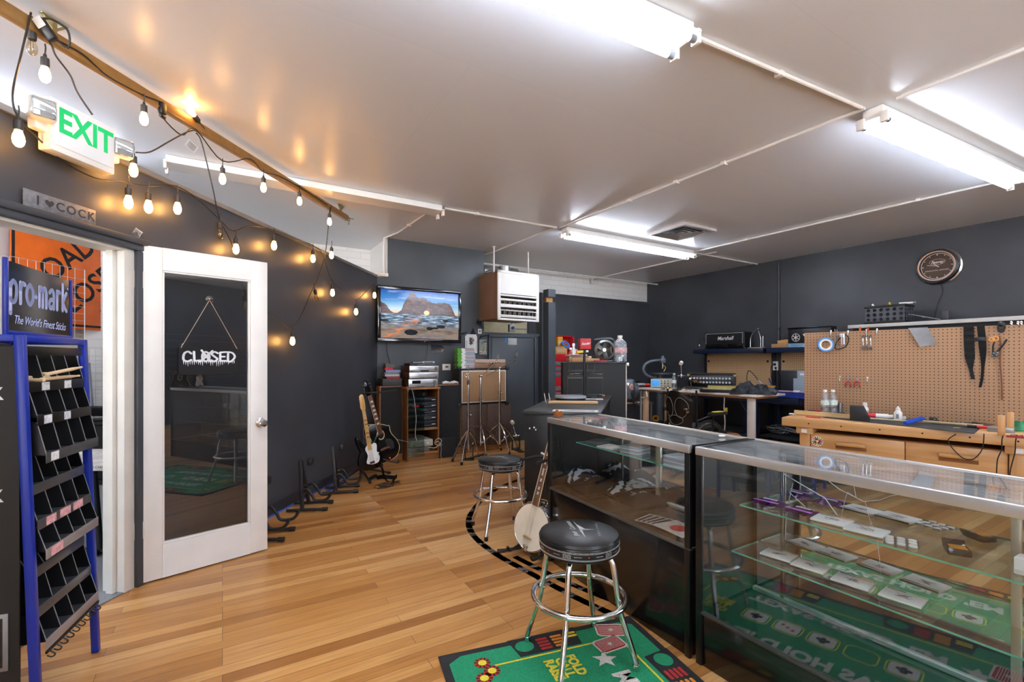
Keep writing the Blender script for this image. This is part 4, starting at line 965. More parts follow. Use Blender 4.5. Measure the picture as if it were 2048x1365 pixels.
for h, dx, w_, lb, sty in ((.11, .0, .41, 'silver receiver with a dark display, lowest on the cabinet', 0), (.09, .01, .41, 'slim silver player in the middle of the hi-fi stack', 1), (.085, .012, .41, 'silver player with a big round knob, highest of the silver stack', 2)):
    receiver(zr, h, dx, w_, lb, sty); zr += h+.002
dv = thing('slim_player', 'thin black disc player lying on the silver stack', 'player', AB(cbx+.24, cby+.0, zr), 0)
B().box(-.2, .19, 0, .24, 0, .032, 0, .004).out('case', BLACK, dv); B().box(-.1, .18, -.002, 0, .012, .018).out('trim_strip', GREYM, dv)
rc_ = thing('remote_control', 'grey remote control lying on the slim black player', 'remote', AB(cbx+.2, cby+.08, zr+.032), .1)
B().box(-.11, .1, -.025, .025, 0, .02, 0, .005).out('body', GREYM, rc_); B().box(-.06, .06, -.015, .015, .02, .022).out('keypad', INK, rc_)
rc_ = thing('sensor_bar', 'white sensor bar lying on the slim black player', 'remote', AB(cbx+.3, cby+.07, zr+.032), -.08)
B().box(-.06, .11, -.02, .02, 0, .026, 0, .004).out('body', mt('#c8cacb', .4), rc_); B().box(-.04, .08, -.021, -.019, .008, .018).out('window', INK, rc_)
th = thing('thermostat', 'white wall thermostat beside the mirror shard under the television', 'thermostat', AB(2.83, 6.465, 1.20), 0)
B().box(-.065, .065, 0, .035, 0, .095, 0, .008).out('case', WHITEGLOSS, th); B().box(-.025, .025, -.002, .001, .04, .065).out('display', mt('#5d6b58', .2), th)
MIRR = mt('#9aa7b0', .08, 1., .3, 40.)
def shard(p, poly, label, rz=0., mat=None):
    t = thing('mirror_shard', label, 'mirror shard', p, rz, 'mirror pieces stuck on the dark wall')
    B().prism(poly, -.004, 0, 0, UPRIGHT).out('glass_piece', mat or MIRR, t)
    return t
p_ = ab(onb(875, 706, 6.49)); shard(AB(p_.x, 6.49, p_.z), [(-.1, -.0), (.08, .01), (.12, .06), (.06, .11), (-.1, .125)], 'five-sided mirror piece stuck under the television')
MIRB = mt('#7f97ab', .1, 1., .5, 60.)
p_ = ab(onb(958, 648, 6.49)); shard(AB(p_.x, 6.49, p_.z), [(-.03, .07), (.03, .08), (.045, .0), (.09, -.09), (.06, -.07), (.0, -.03), (-.05, .0)], 'jagged blue mirror piece highest beside the doorway', 0, MIRB)
p_ = ab(onb(946, 668, 6.49)); shard(AB(p_.x, 6.49, p_.z-.06), [(-.075, -.0), (.075, .0), (.0, .15)], 'triangular blue mirror piece above the pinned print', 0, MIRB)
p_ = ab(onb(927, 666, 6.49)); shard(AB(p_.x, 6.49, p_.z-.02), [(-.1, -.02), (.0, -.01), (.08, .04), (.03, .03), (-.1, .0)], 'narrow blue mirror piece at the corner of the television', 0, MIRB)
p_ = ab(onb(966, 672, 6.49)); shard(AB(p_.x, 6.49, p_.z-.02), [(-.07, -.05), (-.02, -.0), (.08, .02), (.07, .03), (-.05, .02)], 'thin curved blue mirror piece beside the circuit board', 0, MIRB)
p_ = ab(onb(943, 688, 6.485))
ps = thing('band_print', 'white printed sheet with black band artwork pinned on the dark wall', 'poster', AB(p_.x, 6.488, p_.z-.145), 0)
B().prism([(-.1, 0), (.1, .005), (.1, .25), (.08, .29), (-.07, .29), (-.105, .26)], -.003, 0, 0, UPRIGHT).out('sheet', PAPER, ps)
l_ = B()
for k in range(16): l_.stroke([(R.uniform(-.04, .05), R.uniform(.12, .24)) for _ in range(3)], .006, 0, 0, TR(0, -.0006, 0) @ UPRIGHT)
for x in (-.08, .08): l_.stroke([(x, .03), (x, .19)], .006, 0, 0, TR(0, -.0006, 0) @ UPRIGHT)
for z in (.04, .06, .08, .1): l_.stroke([(-.06, z), (.05, z)], .002, 0, 0, TR(0, -.0006, 0) @ UPRIGHT)
l_.out('artwork', mt('#4a4a4c', .7), ps)
p_ = ab(onb(960, 664, 6.48))
ps = thing('small_card', 'small white card stuck above the pinned print', 'card', AB(p_.x, 6.488, p_.z-.03), 0)
B().box(-.03, .03, -.002, 0, 0, .075).out('sheet', PAPER, ps); B().box(-.015, .015, -.0026, -.002, .02, .055).out('mark', mt('#777777', .7, 0, .5, 200.), ps)
p_ = ab(onb(981, 697, 6.6))
pcb = thing('circuit_board', 'green circuit board hung on the dark wall beside the doorway', 'circuit board', AB(3.45, 6.475, p_.z-.1), 0)
B().box(-.075, .055, 0, .004, 0, .23).out('board', mt('#46584a', .5, 0, .5, 70., nz2='#aeb5a8'), pcb)
for k in range(34): 
    x, z, w_ = R.uniform(-.07, .04), R.uniform(.01, .21), R.uniform(.006, .02)
    B().box(x, x+w_, -R.uniform(.004, .014), 0, z, z+w_*.8).out('component', mt(('#1b1b1d', '#d8d8d4', '#c9a83a', '#3d6fa0', '#9a3a32')[k % 5], .4), pcb)
B().tube([(-.02, -.003, 0), (-.015, -.004, -.04), (-.02, -.003, -.065)], .006, 6).out('ribbon', mt('#8a4a48', .5), pcb)

# ================================================================ video cassettes, game pads, game cases
def flatbox(name, label, cat, a, b, z, w_, d_, h, cols, group, rz=0.):
    t = thing(name, label, cat, AB(a, b, z), rz, group)
    B().box(-w_/2, w_/2, 0, d_, 0, h, 0, .0015).out('case', mt(cols[0], .4, 0, .1), t)
    B().box(-w_/2+.002, w_/2-.002, -.0012, 0, .002, h-.002).out('spine', mt(cols[1], .45, 0, .25, 60.), t)
    return t
vr = thing('tape_deck', 'dark grey box under the cassettes on the tall loudspeaker', 'player', AB(1.93, 6.19, 1.005), 0)
B().box(-.13, .13, 0, .22, 0, .10, 0, .004).out('case', mt('#3a3b3d', .5, 0, .1), vr); B().box(-.1, .1, -.002, 0, .015, .06).out('front_flap', mt('#313234', .4), vr)
zv = 1.105
for w_, h, c1, c2, lb in ((.19, .028, '#202020', '#b0322c', 'dark cassette case with red lettering, bottom of the cassette stack'), (.2, .03, '#8d8f92', '#b8bcc0', 'grey cassette case, second from the bottom of the stack'), (.2, .02, '#5a6a5a', '#7c8a88', 'greenish cassette case in the middle of the stack'), (.2, .034, '#3f58a0', '#8d9cc9', 'blue cassette case in the stack'), (.11, .03, '#c3202a', '#d2232e', 'bright red case near the top of the cassette stack'), (.12, .022, '#3c3836', '#6b625c', 'brown case second from the top of the cassette stack'), (.125, .03, '#24211f', '#5a5652', 'dark case on the very top of the cassette stack')):
    flatbox('video_case', lb, 'video case', 1.93+R.uniform(-.015, .015)+(.0 if w_ > .15 else -.03), 6.20, zv, w_, .12, h, (c1, c2), 'cases stacked on the tall loudspeaker', R.uniform(-.06, .06)); zv += h+.001
for k, (da, lb) in enumerate(((-.04, 'white game pad lying nearer the receivers on the tall loudspeaker'), (.09, 'white game pad lying nearer the brown amplifier on the tall loudspeaker'))):
    t = thing('game_pad', lb, 'game pad', AB(2.76+da, 6.26, 1.005), .1*k, 'white game pads')
    B().ball((0, 0, .028), (.055, .04, .024)).ball((-.045, -.03, .02), (.02, .03, .018)).ball((.045, -.03, .02), (.02, .03, .018)).out('shell', WHITEGLOSS, t)
    B().cyl((-.03, -.01, .045), (-.03, -.012, .056), .009, n=10).cyl((.02, -.018, .045), (.02, -.02, .056), .009, n=10).out('thumb_stick', BLACK, t)
    B().ball((.035, .005, .046), .005).out('button', mt(('#3a6fc0', '#b03a3a')[k], .3), t)
gl = thing('game_pad_lead', 'grey lead curled beside the white game pads', 'cable', AB(2.62, 6.24, 1.01), 0)
B().tube([(-.06, 0, 0), (.0, .03, .02), (.06, -.02, .004), (.1, .03, .01), (.05, .04, .0)], .004, 6, sm=4).out('cable', mt('#9a9c9d', .5), gl)

# ================================================================ brown grille amplifier, its case, the two brown speakers
BRN = mt('#4a382f', .65, 0, .1, 40.)
BRNX = WALX
for k, (a0, a1, lb) in enumerate(((2.945, 3.355, 'brown loudspeaker under the amplifier, standing beside the tall black one'), (3.365, 3.775, 'brown loudspeaker under the amplifier, standing nearer the side door'))):
    t = thing('brown_loudspeaker', lb, 'loudspeaker', AB((a0+a1)/2, 6.19, 0), 0, 'pair of brown loudspeakers')
    W0 = a1-a0
    B().box(-W0/2, W0/2, .012, .29, 0, .70, 0, .004).out('cabinet', WALX, t)
    B().box(-W0/2+.004, W0/2-.004, 0, .013, .085, .695, 0, .004).out('grille', BRN, t)
    for x, z, r in ((0, .5, .115), (.06, .27, .055), (-.1, .25, .045)):
        if k == 0: x = -x
        B().lathe([(r, 0), (r+.006, .0016), (r+.012, 0)], 28, 0, TR(x, .0, z) @ RX(PI/2)).out('driver_ring', mt('#5d4a40', .7), t)
am = thing('guitar_amplifier', 'black guitar amplifier cabinet with a tan woven grille on the brown speakers', 'amplifier', AB(3.30, 6.16, .70), 0)
AWD, AH = .80, .53
B().box(-AWD/2, AWD/2, .012, .28, 0, AH, 0, .03, None, 3).out('cabinet', mt('#18191b', .6, 0, .2, 120., .15), am)
B().box(-AWD/2+.03, AWD/2-.03, .004, .014, .03, AH-.03, 0, .004).out('grille_border', mt('#d8d3c8', .5), am)
TWEED = mt('#8a6748', .85, 0, .2, 60., .3, stretch=(1, 1, 6), nz2='#a98560')
B().box(-AWD/2+.045, AWD/2-.045, -.003, .006, .045, AH-.045, 0, .003).out('grille_cloth', TWEED, am)
for sx in (-1, 1):
    for z in (0, AH): B().box(sx*AWD/2-.03, sx*AWD/2+.03, .004, .05, z-.028, z+.028, 0, .012).out('corner_guard', BLACK, am)
B().lathe([(.02, 0), (.024, .002), (.028, 0)], 20, 0, TR(-.30, -.003, .43) @ RX(PI/2)).out('badge', CHROME2, am)
lt = thing('tan_case', 'small tan and cream hard case with a handle lying on the amplifier', 'case', AB(3.42, 6.19, 1.23), 0)
B().box(-.26, .26, 0, .2, 0, .075, 0, .008).out('lower_shell', mt('#8a6a52', .5, 0, .15), lt)
B().box(-.262, .262, 0, .2, .077, .135, 0, .012).out('lid', mt('#b59a86', .5, 0, .1), lt)
B().tube([(-.04, -.002, .05), (-.035, -.03, .04), (.06, -.03, .04), (.065, -.002, .05)], .006, 6).out('handle', mt('#7b5a44', .5), lt)
B().box(.0, .04, -.008, 0, .06, .1, 0, .003).out('latch', CHROME2, lt)
zg = 1.23
GG = '#4f9c22'
for k in range(13):
    h = .0235 if k else .012
    dx = (0, .01, -.008, .004, .012, -.006, .008, .0, .006, -.004, .009, .002, -.003)[k]
    t = thing('game_case', 'green-edged game case, %s from the bottom of the stack on the amplifier' % ('first second third fourth fifth sixth seventh eighth ninth tenth eleventh twelfth thirteenth'.split()[k]), 'game case', AB(3.03+dx, 6.20, zg), R.uniform(-.03, .03), 'game cases stacked on the amplifier')
    B().box(-.148, -.085, 0, .12, 0, h-.001, 0, .001).out('green_edge', mt(GG, .35, 0, .15), t)
    B().box(-.085, .13, 0, .12, 0, h-.001, 0, .001).out('sleeve', mt('#dfe3e2', .4, 0, .05), t)
    B().box(-.03, .125, -.0012, 0, h*.25, h*.75).out('title', mt(('#5a5f7d', '#8a3f4a', '#3f4f5d', '#7d7d80', '#35406b')[k % 5], .5, 0, .5, 120.), t)
    zg += h
fb = thing('flat_sleeve', 'white paper sleeve lying between the game cases and the tan case', 'sleeve', AB(3.18, 6.23, 1.23), 0)
B().box(-.05, .04, 0, .1, 0, .03, 0, .002).out('sleeve', PAPER, fb)

# ================================================================ cymbal stands and pedals
def cymbal_stand(px, py, tiers_, label, boom=None, feet=((-.26, -.12), (.05, -.27), (.22, .16)), zf=.42, off=0.):
    p = onz(px, py)
    t = thing('cymbal_stand', label, 'cymbal stand', p, 0, 'chrome cymbal stands before the amplifier', world=True)
    z1, z2, z3 = tiers_
    B().cyl((0, 0, .10), (0, 0, z1), .0165, n=12).out('lower_tube', CHROME, t)
    B().cyl((0, 0, z1), (0, 0, z2), .0125, n=12).out('middle_tube', CHROME, t)
    B().cyl((0, 0, z1-.03), (0, 0, z1+.02), .02, n=12).box(.01, .045, -.006, .006, z1-.015, z1+.0, 0, .003).out('clamp', CHROME2, t)
    for fx, fy in feet:
        l = B().tube([(0, 0, zf), (fx*.55, fy*.55, zf*.62), (fx, fy, .02)], .012, 8, sm=3).tube([(0, 0, .12), (fx*.5, fy*.5, zf*.55)], .006, 6).out('leg', CHROME, t)
        B().box(fx-.016, fx+.016, fy-.022, fy+.016, 0, .04, 0, .008).out('rubber_foot', RUBBER, l)
    B().cyl((0, 0, zf-.03), (0, 0, zf+.03), .021, n=12).out('leg_collar', CHROME2, t)
    if boom:
        (x0, y0, dz0), (x1, y1, dz1) = boom
        B().cyl((x0, y0, z2+dz0), (x1, y1, z2+dz1), .006, n=8).out('boom_arm', CHROME, t)
        B().ball((0, 0, z2), .025).box(-.03, .03, -.012, .012, z2-.012, z2+.012, 0, .005).out('tilter', CHROME2, t)
        B().cyl((x1, y1, z2+dz1), (x1+.02, y1, z2+dz1+.1), .005, n=8).ball((x1, y1, z2+dz1), .02).out('boom_tilter', CHROME2, t)
        B().cyl((x1+.015, y1, z2+dz1+.06), (x1+.025, y1, z2+dz1+.11), .022, n=14).cyl((x1+.026, y1, z2+dz1+.115), (x1+.03, y1, z2+dz1+.14), .01, n=8).out('felt', mt('#6a6b6c', .8), t)
    else:
        B().cyl((0, 0, z2), (0, 0, z3), .004, n=8).cyl((0, 0, z2+.02), (0, 0, z2+.06), .012, n=10).out('rod', CHROME2, t)
        B().cyl((0, 0, z2-.06), (0, 0, z2-.0), .022, n=14).out('felt', mt('#55565a', .8), t)
        B().cyl((.0, 0, z2+.08), (.012, 0, z2+.1), .012, n=10).out('wing_nut', CHROME, t)
    return t
cymbal_stand(937, 921, (.62, 1.08, 1.28), 'chrome hi-hat stand with a foot pedal, first of the three stands', None, ((-.2, -.1), (-.06, -.3), (.12, .22)), .41)
cymbal_stand(961, 905, (.77, 1.12, 1.2), 'chrome boom cymbal stand in the middle of the three', ((-.21, 0, -.2), (.23, .05, .2)), ((-.26, .12), (.3, .12), (.1, -.34)))
cymbal_stand(999, 903, (.88, 1.24, 1.3), 'chrome boom cymbal stand nearest the side door', ((-.25, -.02, -.15), (.23, .0, .11)), ((-.31, .1), (.28, .08), (.15, -.24)))
def kick_pedal(p, label, rz, sc_=1., g='kick drum pedals', z=0.):
    t = thing('kick_pedal', label, 'pedal', p, rz, g, world=True)
    B().box(-.05, .05, -.25, .06, 0, .012, 0, .004).out('base_plate', STAND, t)
    for sx in (-1, 1): B().box(sx*.06-.008, sx*.06+.008, -.01, .02, .0, .22, 0, .004).out('post', STAND, t)
    B().cyl((-.07, 0, .21), (.07, 0, .21), .009, n=10).ball((.0, 0, .21), .026).out('axle', CHROME, t)
    B().box(-.04, .04, -.24, .0, .03, .038, 0, .003, RX(.28)).out('footboard', CHROME2, t)
    B().cyl((.0, .0, .21), (-.03, .06, .40), .006, n=8).out('beater_rod', CHROME, t)
    B().cyl((-.028, .045, .395), (-.034, .09, .415), .028, n=16).out('beater', mt('#ddd6c6', .8), t)
    return t
kick_pedal(onz(1032, 900), 'kick drum pedal with a pale beater on the floor beside the black counter', .4)
hp_ = thing('hihat_pedal', 'black pedal frame under the first chrome stand', 'pedal', onz(938, 920), 0, None, world=True)
B().box(-.06, -.045, -.01, .01, 0, .2, 0, .003).box(.045, .06, -.01, .01, 0, .2, 0, .003).box(-.06, .06, -.012, .012, .19, .21, 0, .003).box(-.07, .07, -.06, .06, 0, .012, 0, .003).out('frame', STAND, hp_)
B().tube([(.0, -.02, .02), (.1, .0, .05), (.2, .06, .06)], .015, 8, sm=3).out('footboard', STAND, hp_)
# ================================================================ gas heater hung in the opening
ht = thing('unit_heater', 'white box heater with a louvred front hung from the ceiling on two rods', 'heater', AB(3.79, 5.98, 1.94), .06)
HTW = mt('#e4e2dd', .45, 0, .04); HTB = mt('#8d6b53', .5, .2, .1, 4.)
HW, HHT = .76, .73
B().box(-HW/2, HW/2, .08, .62, .02, HHT-.02, 0, .01).box(-HW/2, -HW/2+.02, .02, .1, .02, HHT-.02).box(HW/2-.02, HW/2, .02, .1, .02, HHT-.02).out('casing', HTB, ht)
f_ = B().box(-HW/2, -HW/2+.05, 0, .025, 0, HHT, 0, .004).box(HW/2-.05, HW/2, 0, .025, 0, HHT, 0, .004).box(-HW/2, HW/2, 0, .025, HHT-.04, HHT, 0, .004).box(-HW/2, HW/2, 0, .025, 0, .03, 0, .004).box(-HW/2+.05, HW/2-.05, .004, .025, .39, HHT-.04)
f_.out('front_frame', HTW, ht)
B().box(-HW/2+.05, HW/2-.05, .06, .07, .03, .39).out('dark_backing', mt('#211d1b', .8), ht)
for z, h in ((.355, .025), (.29, .03), (.19, .05), (.14, .012), (.06, .02), (.045, .012)):
    B().box(-HW/2+.05, HW/2-.05, .0, .03, z, z+h, 0, .004, None).out('louvre', HTW, ht)
for k in range(7):
    x = -.27+k*.088
    for z0, z1 in ((.225, .285), (.085, .165)):
        B().tube([(x-.03, .045, z0), (x-.03, .035, z1), (x+.03, .035, z1), (x+.03, .045, z0)], .007, 6, closed=True).out('burner_vane', mt('#a49a92', .4, .4, .2), ht)
for sx in (-.32, .32):
    B().cyl((sx, .2, HHT-.01), (sx, .2, CEIL-1.94), .013, n=10).cyl((sx, .2, CEIL-1.95), (sx, .2, CEIL-1.94), .03, n=10).out('hanging_rod', PIPE, ht)
B().cyl((-.05, .32, HHT-.02), (-.05, .32, HHT+.13), .085, n=24).cyl((-.05, .32, HHT+.02), (-.05, .32, HHT+.04), .09, n=24).out('flue_collar', mt('#a6a6a4', .35, .8, .1), ht)
B().tube([(-.1, .32, HHT+.06), (-.3, .35, HHT+.05), (-.4, .5, HHT-.02)], .012, 8, sm=4).tube([(.0, .3, HHT+.02), (.2, .25, HHT+.05), (.3, .3, HHT)], .006, 6, sm=4).tube([(.0, .3, HHT+.01), (.1, .2, HHT+.03), (.28, .22, HHT)], .005, 6, sm=4).out('wiring', mt('#77726c', .5, .3), ht)
fl_ = thing('flue_duct', 'round silver duct above the heater beside the television wall', 'duct', AB(3.50, 6.62, 2.66))
B().cyl((0, 0, .1), (.62, -.02, .1), .10, n=28).out('pipe', mt('#b3b3b0', .35, .8, .12, 6.), fl_); B().cyl((.3, -.01, .1), (.33, -.01, .1), .106, n=28).out('joint_band', mt('#a3a3a0', .3, .8), fl_)
sb_ = thing('switch_box', 'grey switch box with a round dial under the heater', 'switch', AB(4.13, 6.72, 1.82))
B().box(-.06, .06, 0, .06, 0, .13, 0, .008).out('case', mt('#8f9493', .4, .4), sb_); B().cyl((0, 0, .07), (0, -.02, .07), .025, n=18).out('dial', BLACK, sb_)
B().cyl((0, .03, .13), (0, .03, .26), .012, n=8).cyl((.06, .03, .06), (.3, .03, .06), .010, n=8).out('pipe', GREYM, sb_)
# door leaf in the low partition, note and tape on it
sd = thing('side_door', 'dark grey-blue flush door in the low partition behind the drum hardware', 'door', AB(4.12, 6.675, .0))
sd['kind'] = 'structure'; sd.name = 'door_2'
B().box(-.41, .41, 0, .022, .01, 1.72, 0, .003).out('door_leaf', CHAR2, sd)
B().box(-.47, -.42, -.012, .02, 0, 1.75, 0, .003).box(.42, .47, -.012, .02, 0, 1.75, 0, .003).box(-.47, .47, -.012, .02, 1.725, 1.765, 0, .003).out('door_casing', mt('#41474f', .4, 0, .08), sd)
for z in (1.45, .3): B().cyl((.415, -.008, z), (.415, -.008, z+.1), .008, n=8).out('hinge', BLACK, sd)
p_ = ab(onb(1025, 684, 6.67))
nt_ = thing('paper_note', 'white paper note taped near the top of the side door', 'note', AB(p_.x, 6.673, p_.z-.05))
B().grid(3, 1, lambda u_, v_: V((-.085+.17*u_, -.002-.004*math.sin(u_*6), v_*.11)), 0, None, .0008).out('sheet', PAPER, nt_)
B().box(-.15, -.11, -.002, 0, .04, .11).out('tape', mt('#3f86c9', .6), nt_)

# ================================================================ red tool chest in the corner
tc0 = thing('tool_chest', 'red tool chest with an open lid and silver drawers behind the square post', 'tool chest', AB(5.42, 6.86, 0), .0)
TRED = mt('#b8161c', .3, 0, .1)
B().box(-.38, .3, 0, .4, 0, 1.40, 0, .008).out('chest_body', TRED, tc0)
for k, z in enumerate((.15, .24, .33, .42, .51, .60, .69, .80, 1.05, 1.15, 1.25)):
    d_ = B().box(-.36, .28, -.012, .002, z, z+.075, 0, .004).out('drawer', mt('#8d9095', .35, .5, .1) if k < 8 else mt('#77797f', .35, .5), tc0)
    B().box(-.34, .26, -.02, -.012, z+.055, z+.065, 0, .002).out('drawer_pull', mt('#c9cbd0', .25, .7), d_)
B().box(-.38, .3, -.01, .4, 1.33, 1.46, 0, .006).out('upper_tray', TRED, tc0)
B().box(-.38, .3, .38, .40, 1.46, 1.82, 0, .004).box(.27, .3, .2, .4, 1.46, 1.80, 0, .004).box(-.38, .3, .30, .4, 1.80, 1.82, 0, .004).out('open_lid', TRED, tc0)
def stuff_box(name, label, cat, p, sz, hexc, rz=0., par=None, lab=None):
    t = thing(name, label, cat, p, rz)
    B().box(-sz[0]/2, sz[0]/2, -sz[1]/2, sz[1]/2, 0, sz[2], 0, min(.006, sz[2]*.2)).out('body', mt(hexc, .5, 0, .12), t)
    if lab: B().box(-sz[0]*.38, sz[0]*.38, -sz[1]/2-.001, -sz[1]/2+.002, sz[2]*.25, sz[2]*.75).out('label', mt(lab, .5, 0, .2, 60.), t)
    return t
stuff_box('cardboard_box', 'tan cardboard box lying in the open red tool chest', 'box', AB(5.27, 6.98, 1.46), (.28, .2, .14), '#b98f62', .05, None, '#c9a276')
stuff_box('dark_box', 'dark box with a purple side standing in the open tool chest', 'box', AB(5.18, 7.12, 1.46), (.2, .1, .28), '#2a2450', 0, None, '#23252c')
stuff_box('yellow_carton', 'yellow and white carton standing in the open tool chest', 'carton', AB(5.40, 7.12, 1.46), (.12, .08, .33), '#e0a52c', .05, None, '#eceae4')
t = thing('orange_roll', 'orange and blue tape roll propped in the open tool chest', 'tape roll', AB(5.40, 6.98, 1.60), .2)
B().lathe([(.05, 0), (.085, 0), (.085, .06), (.05, .06), (.05, 0)], 24, 0, RX(.9)).out('orange_roll', mt('#e07a22', .45), t); B().lathe([(.06, .06), (.09, .06), (.09, .08), (.06, .08), (.06, .06)], 24, 0, RX(.9)).out('blue_roll', mt('#3a7fd0', .45), t)

# ================================================================ black counter and the tall black cabinet behind it
ct = thing('black_counter', 'black counter with a dusty flat top, standing behind the first showcase', 'counter', V((.107, 4.23, 0)), -.25, None, None, True)
CTB = mt('#17181a', .35, 0, .3, 8.)
B().box(0, .66, .02, 2.05, 0, .865, 0, .004).out('carcass', CTB, ct)
B().box(-.012, .68, 0, 2.08, .865, .90, 0, .004).out('countertop', mt('#3a3d40', .3, 0, .35, 4., nz2='#2a2c2e'), ct)
B().box(.3, .66, .0, .021, .84, .865).out('worn_edge', mt('#7d756a', .6, 0, .3, 30.), ct)

B().box(.662, .668, 1.2, 1.26, .6, .72, 0, .003).out('latch', GREYM, ct)
for x, z in ((.05, .74), (.09, .75), (.105, .73)): B().cyl((x, .02, z), (x, .012, z), .008, n=8).out('screw', CHROME2, ct)
tl = thing('tall_cabinet', 'tall plain black cabinet with a cluttered top behind the counter', 'cabinet', V((.68, 6.31, 0)), -.05, None, None, True)
B().box(0, .83, 0, .5, 0, 1.31, 0, .005).out('carcass', mt('#0c0d0e', .6, 0, .3, 3.), tl)
B().box(-.008, .838, -.008, .51, 1.31, 1.325, 0, .003).out('cabinet_top', mt('#2c2d2f', .4, 0, .2), tl)
B().box(.83, .845, .0, .03, 0, 1.3, 0, .002).out('edge_strip', mt('#b9b1a4', .5, 0, .25, 20.), tl)
for z in (1.27, 1.0, .42): B().box(.84, .875, -.005, .03, z, z+.05, 0, .005).out('bracket', CHROME2, tl)
TP = 1.326
def ontop(px, Z): return V(((px-CX)/F*Z, Z, TP))
stuff_box('flat_carton', 'flat tan carton under the papers on the tall black cabinet', 'carton', ontop(1165, 6.5), (.42, .26, .05), '#b58a58', -TH+.05)
stuff_box('magazine', 'white and brown magazine lying on the flat tan carton', 'magazine', ontop(1160, 6.5)+V((0, 0, .051)), (.3, .2, .03), '#cfc6bb', -TH-.08, None, '#8a5a3a')
stuff_box('paper_pad', 'cream paper pad topmost on the tan carton', 'paper pad', ontop(1152, 6.48)+V((0, 0, .082)), (.26, .2, .02), '#d8cdb8', -TH+.12, None, '#5b4a3a')
stuff_box('red_booklet', 'red booklet lying before the fan on the tall cabinet', 'booklet', ontop(1200, 6.36), (.16, .12, .025), '#b23a44', -TH)
for k, (px, h, hexc, cap, lb) in enumerate(((1147, .26, '#dfe3e6', '#f2f2f0', 'white spray bottle standing at the end of the tall cabinet'), (1141, .2, '#c23a36', '#e8e6e0', 'red bottle with a white cap at the end of the tall cabinet'), (1152, .18, '#c85a62', '#d88a8c', 'pink bottle beside the white spray bottle on the tall cabinet'))):
    t = thing('bottle', lb, 'bottle', ontop(px, 6.62), 0)
    B().lathe([(0, 0), (.035, 0), (.037, .02), (.037, h*.6), (.016, h*.78), (.016, h*.86), (0, h*.86)], 18).out('body', mt(hexc, .35), t); B().lathe([(0, h), (.02, h), (.022, h*.86), (0, h*.86)], 14).out('cap', mt(cap, .4), t)
t = thing('yellow_tube', 'yellow and white tube lying across the papers on the tall cabinet', 'tube', ontop(1163, 6.46)+V((0, 0, .115)), -TH+.3)
B().cyl((-.07, 0, .02), (.07, 0, .03), .02, .014, 14).out('body', mt('#e2c435', .4), t); B().cyl((.07, 0, .03), (.1, 0, .032), .014, n=12).out('cap', WHITE, t)
fn = thing('desk_fan', 'small round metal fan with a grey hood on the tall black cabinet', 'fan', ontop(1208, 6.46), -TH)
fm = mt('#55585b', .35, .6, .1)
B().lathe([(.125, -.02), (.135, 0), (.135, .08), (.11, .10), (.11, .07), (.12, 0), (.125, -.02)], 28, 0, TR(.0, 0, .165) @ RX(PI/2)).out('fan_ring', mt('#9aa09a', .3, .8), fn)
for k in range(5): B().box(.01, .12, -.002, .003, -.028, .028, 0, .002, TR(0, .02, .165) @ RY(k*2*PI/5) @ RX(.5)).out('blade', mt('#a8aca8', .3, .7), fn)
B().tube([(.12, .03, .0), (.13, .02, .16), (.12, .0, .3), (0, -.02, .315), (-.13, 0, .3)], .018, 8, sm=4).box(-.1, .14, -.05, .08, 0, .025, 0, .008).out('hood_frame', fm, fn)
B().cyl((0, .0, .165), (0, -.03, .165), .025, n=16).out('hub', CHROME2, fn)
jg = thing('water_jug', 'clear plastic water jug with a pink label and white cap on the tall cabinet', 'jug', ontop(1240, 6.42), -TH)
PLAST = glass('#eef2f5', .12, .75)
B().lathe([(0, 0), (.08, 0), (.092, .015), (.092, .09), (.086, .1), (.092, .11), (.092, .2), (.086, .21), (.092, .22), (.088, .26), (.05, .3), (.032, .315), (.03, .34), (0, .34)], 26).out('body', PLAST, jg)
B().cyl((0, 0, .325), (0, 0, .36), .034, n=20).out('cap', WHITE, jg)
B().lathe([(.0935, .125), (.0935, .195)], 26).out('label', mt('#e4d3d3', .5, 0, .2, 30., nz2='#d98a90'), jg)
B().cyl((0, 0, .004), (0, 0, .085), .086, n=26).out('water', glass('#d8e4ea', .12), jg)
B().tube([(-.085, -.0, .22), (-.12, 0, .2), (-.12, 0, .13), (-.088, 0, .11)], .012, 8, sm=3).out('handle', mt('#8a8078', .4), jg)
# wire string rack with its red card
def onc(px, py): return onz(px, py, .90)
wr = thing('wire_rack', 'black wire display rack on a post at the far end of the counter', 'wire rack', V(((1169-CX)/F*5.7, 5.7, .901)), 0, None, None, True)
WB = mt('#5c5e61', .35, .5)
B().cyl((0, 0, 0), (0, 0, .58), .014, n=12).out('post', BLACK, wr)
B().cyl((0, 0, 0), (0, 0, .012), .09, n=24).out('base', BLACK, wr)
for k, (x0, x1, z0, z1, y) in enumerate(((-.19, -.02, .32, .5, -.02), (.03, .2, .32, .5, -.02), (-.21, -.03, .04, .26, -.06), (.03, .21, .04, .26, -.06), (-.14, .0, .33, .5, .1), (.02, .14, .33, .5, .1))):
    B().tube([(x0, y, z0), (x1, y, z0), (x1, y, z1), (x0, y, z1)], .003, 6, closed=True).tube([(x0, y, z0), (x0*.2, 0, z0)], .003, 6).tube([(x0, y, z1), (x0*.2, 0, z1)], .003, 6).out('hanging_frame', WB, wr)
for x in (-.2, -.12, .08, .19): B().tube([(0, 0, .29), (x, -.1, .285), (x*1.05, -.12, .31)], .0035, 6).out('prong', CHROME2, wr)
for x in (-.21, .03): B().box(x, x+.18, -.062, -.058, .235, .242).out('price_strip', mt('#83856a', .5), wr)
rb = thing('red_brand_sign', 'square red sign card on top of the wire rack', 'sign', V(((1169-CX)/F*5.7, 5.7, 1.482)), .12, None, None, True)
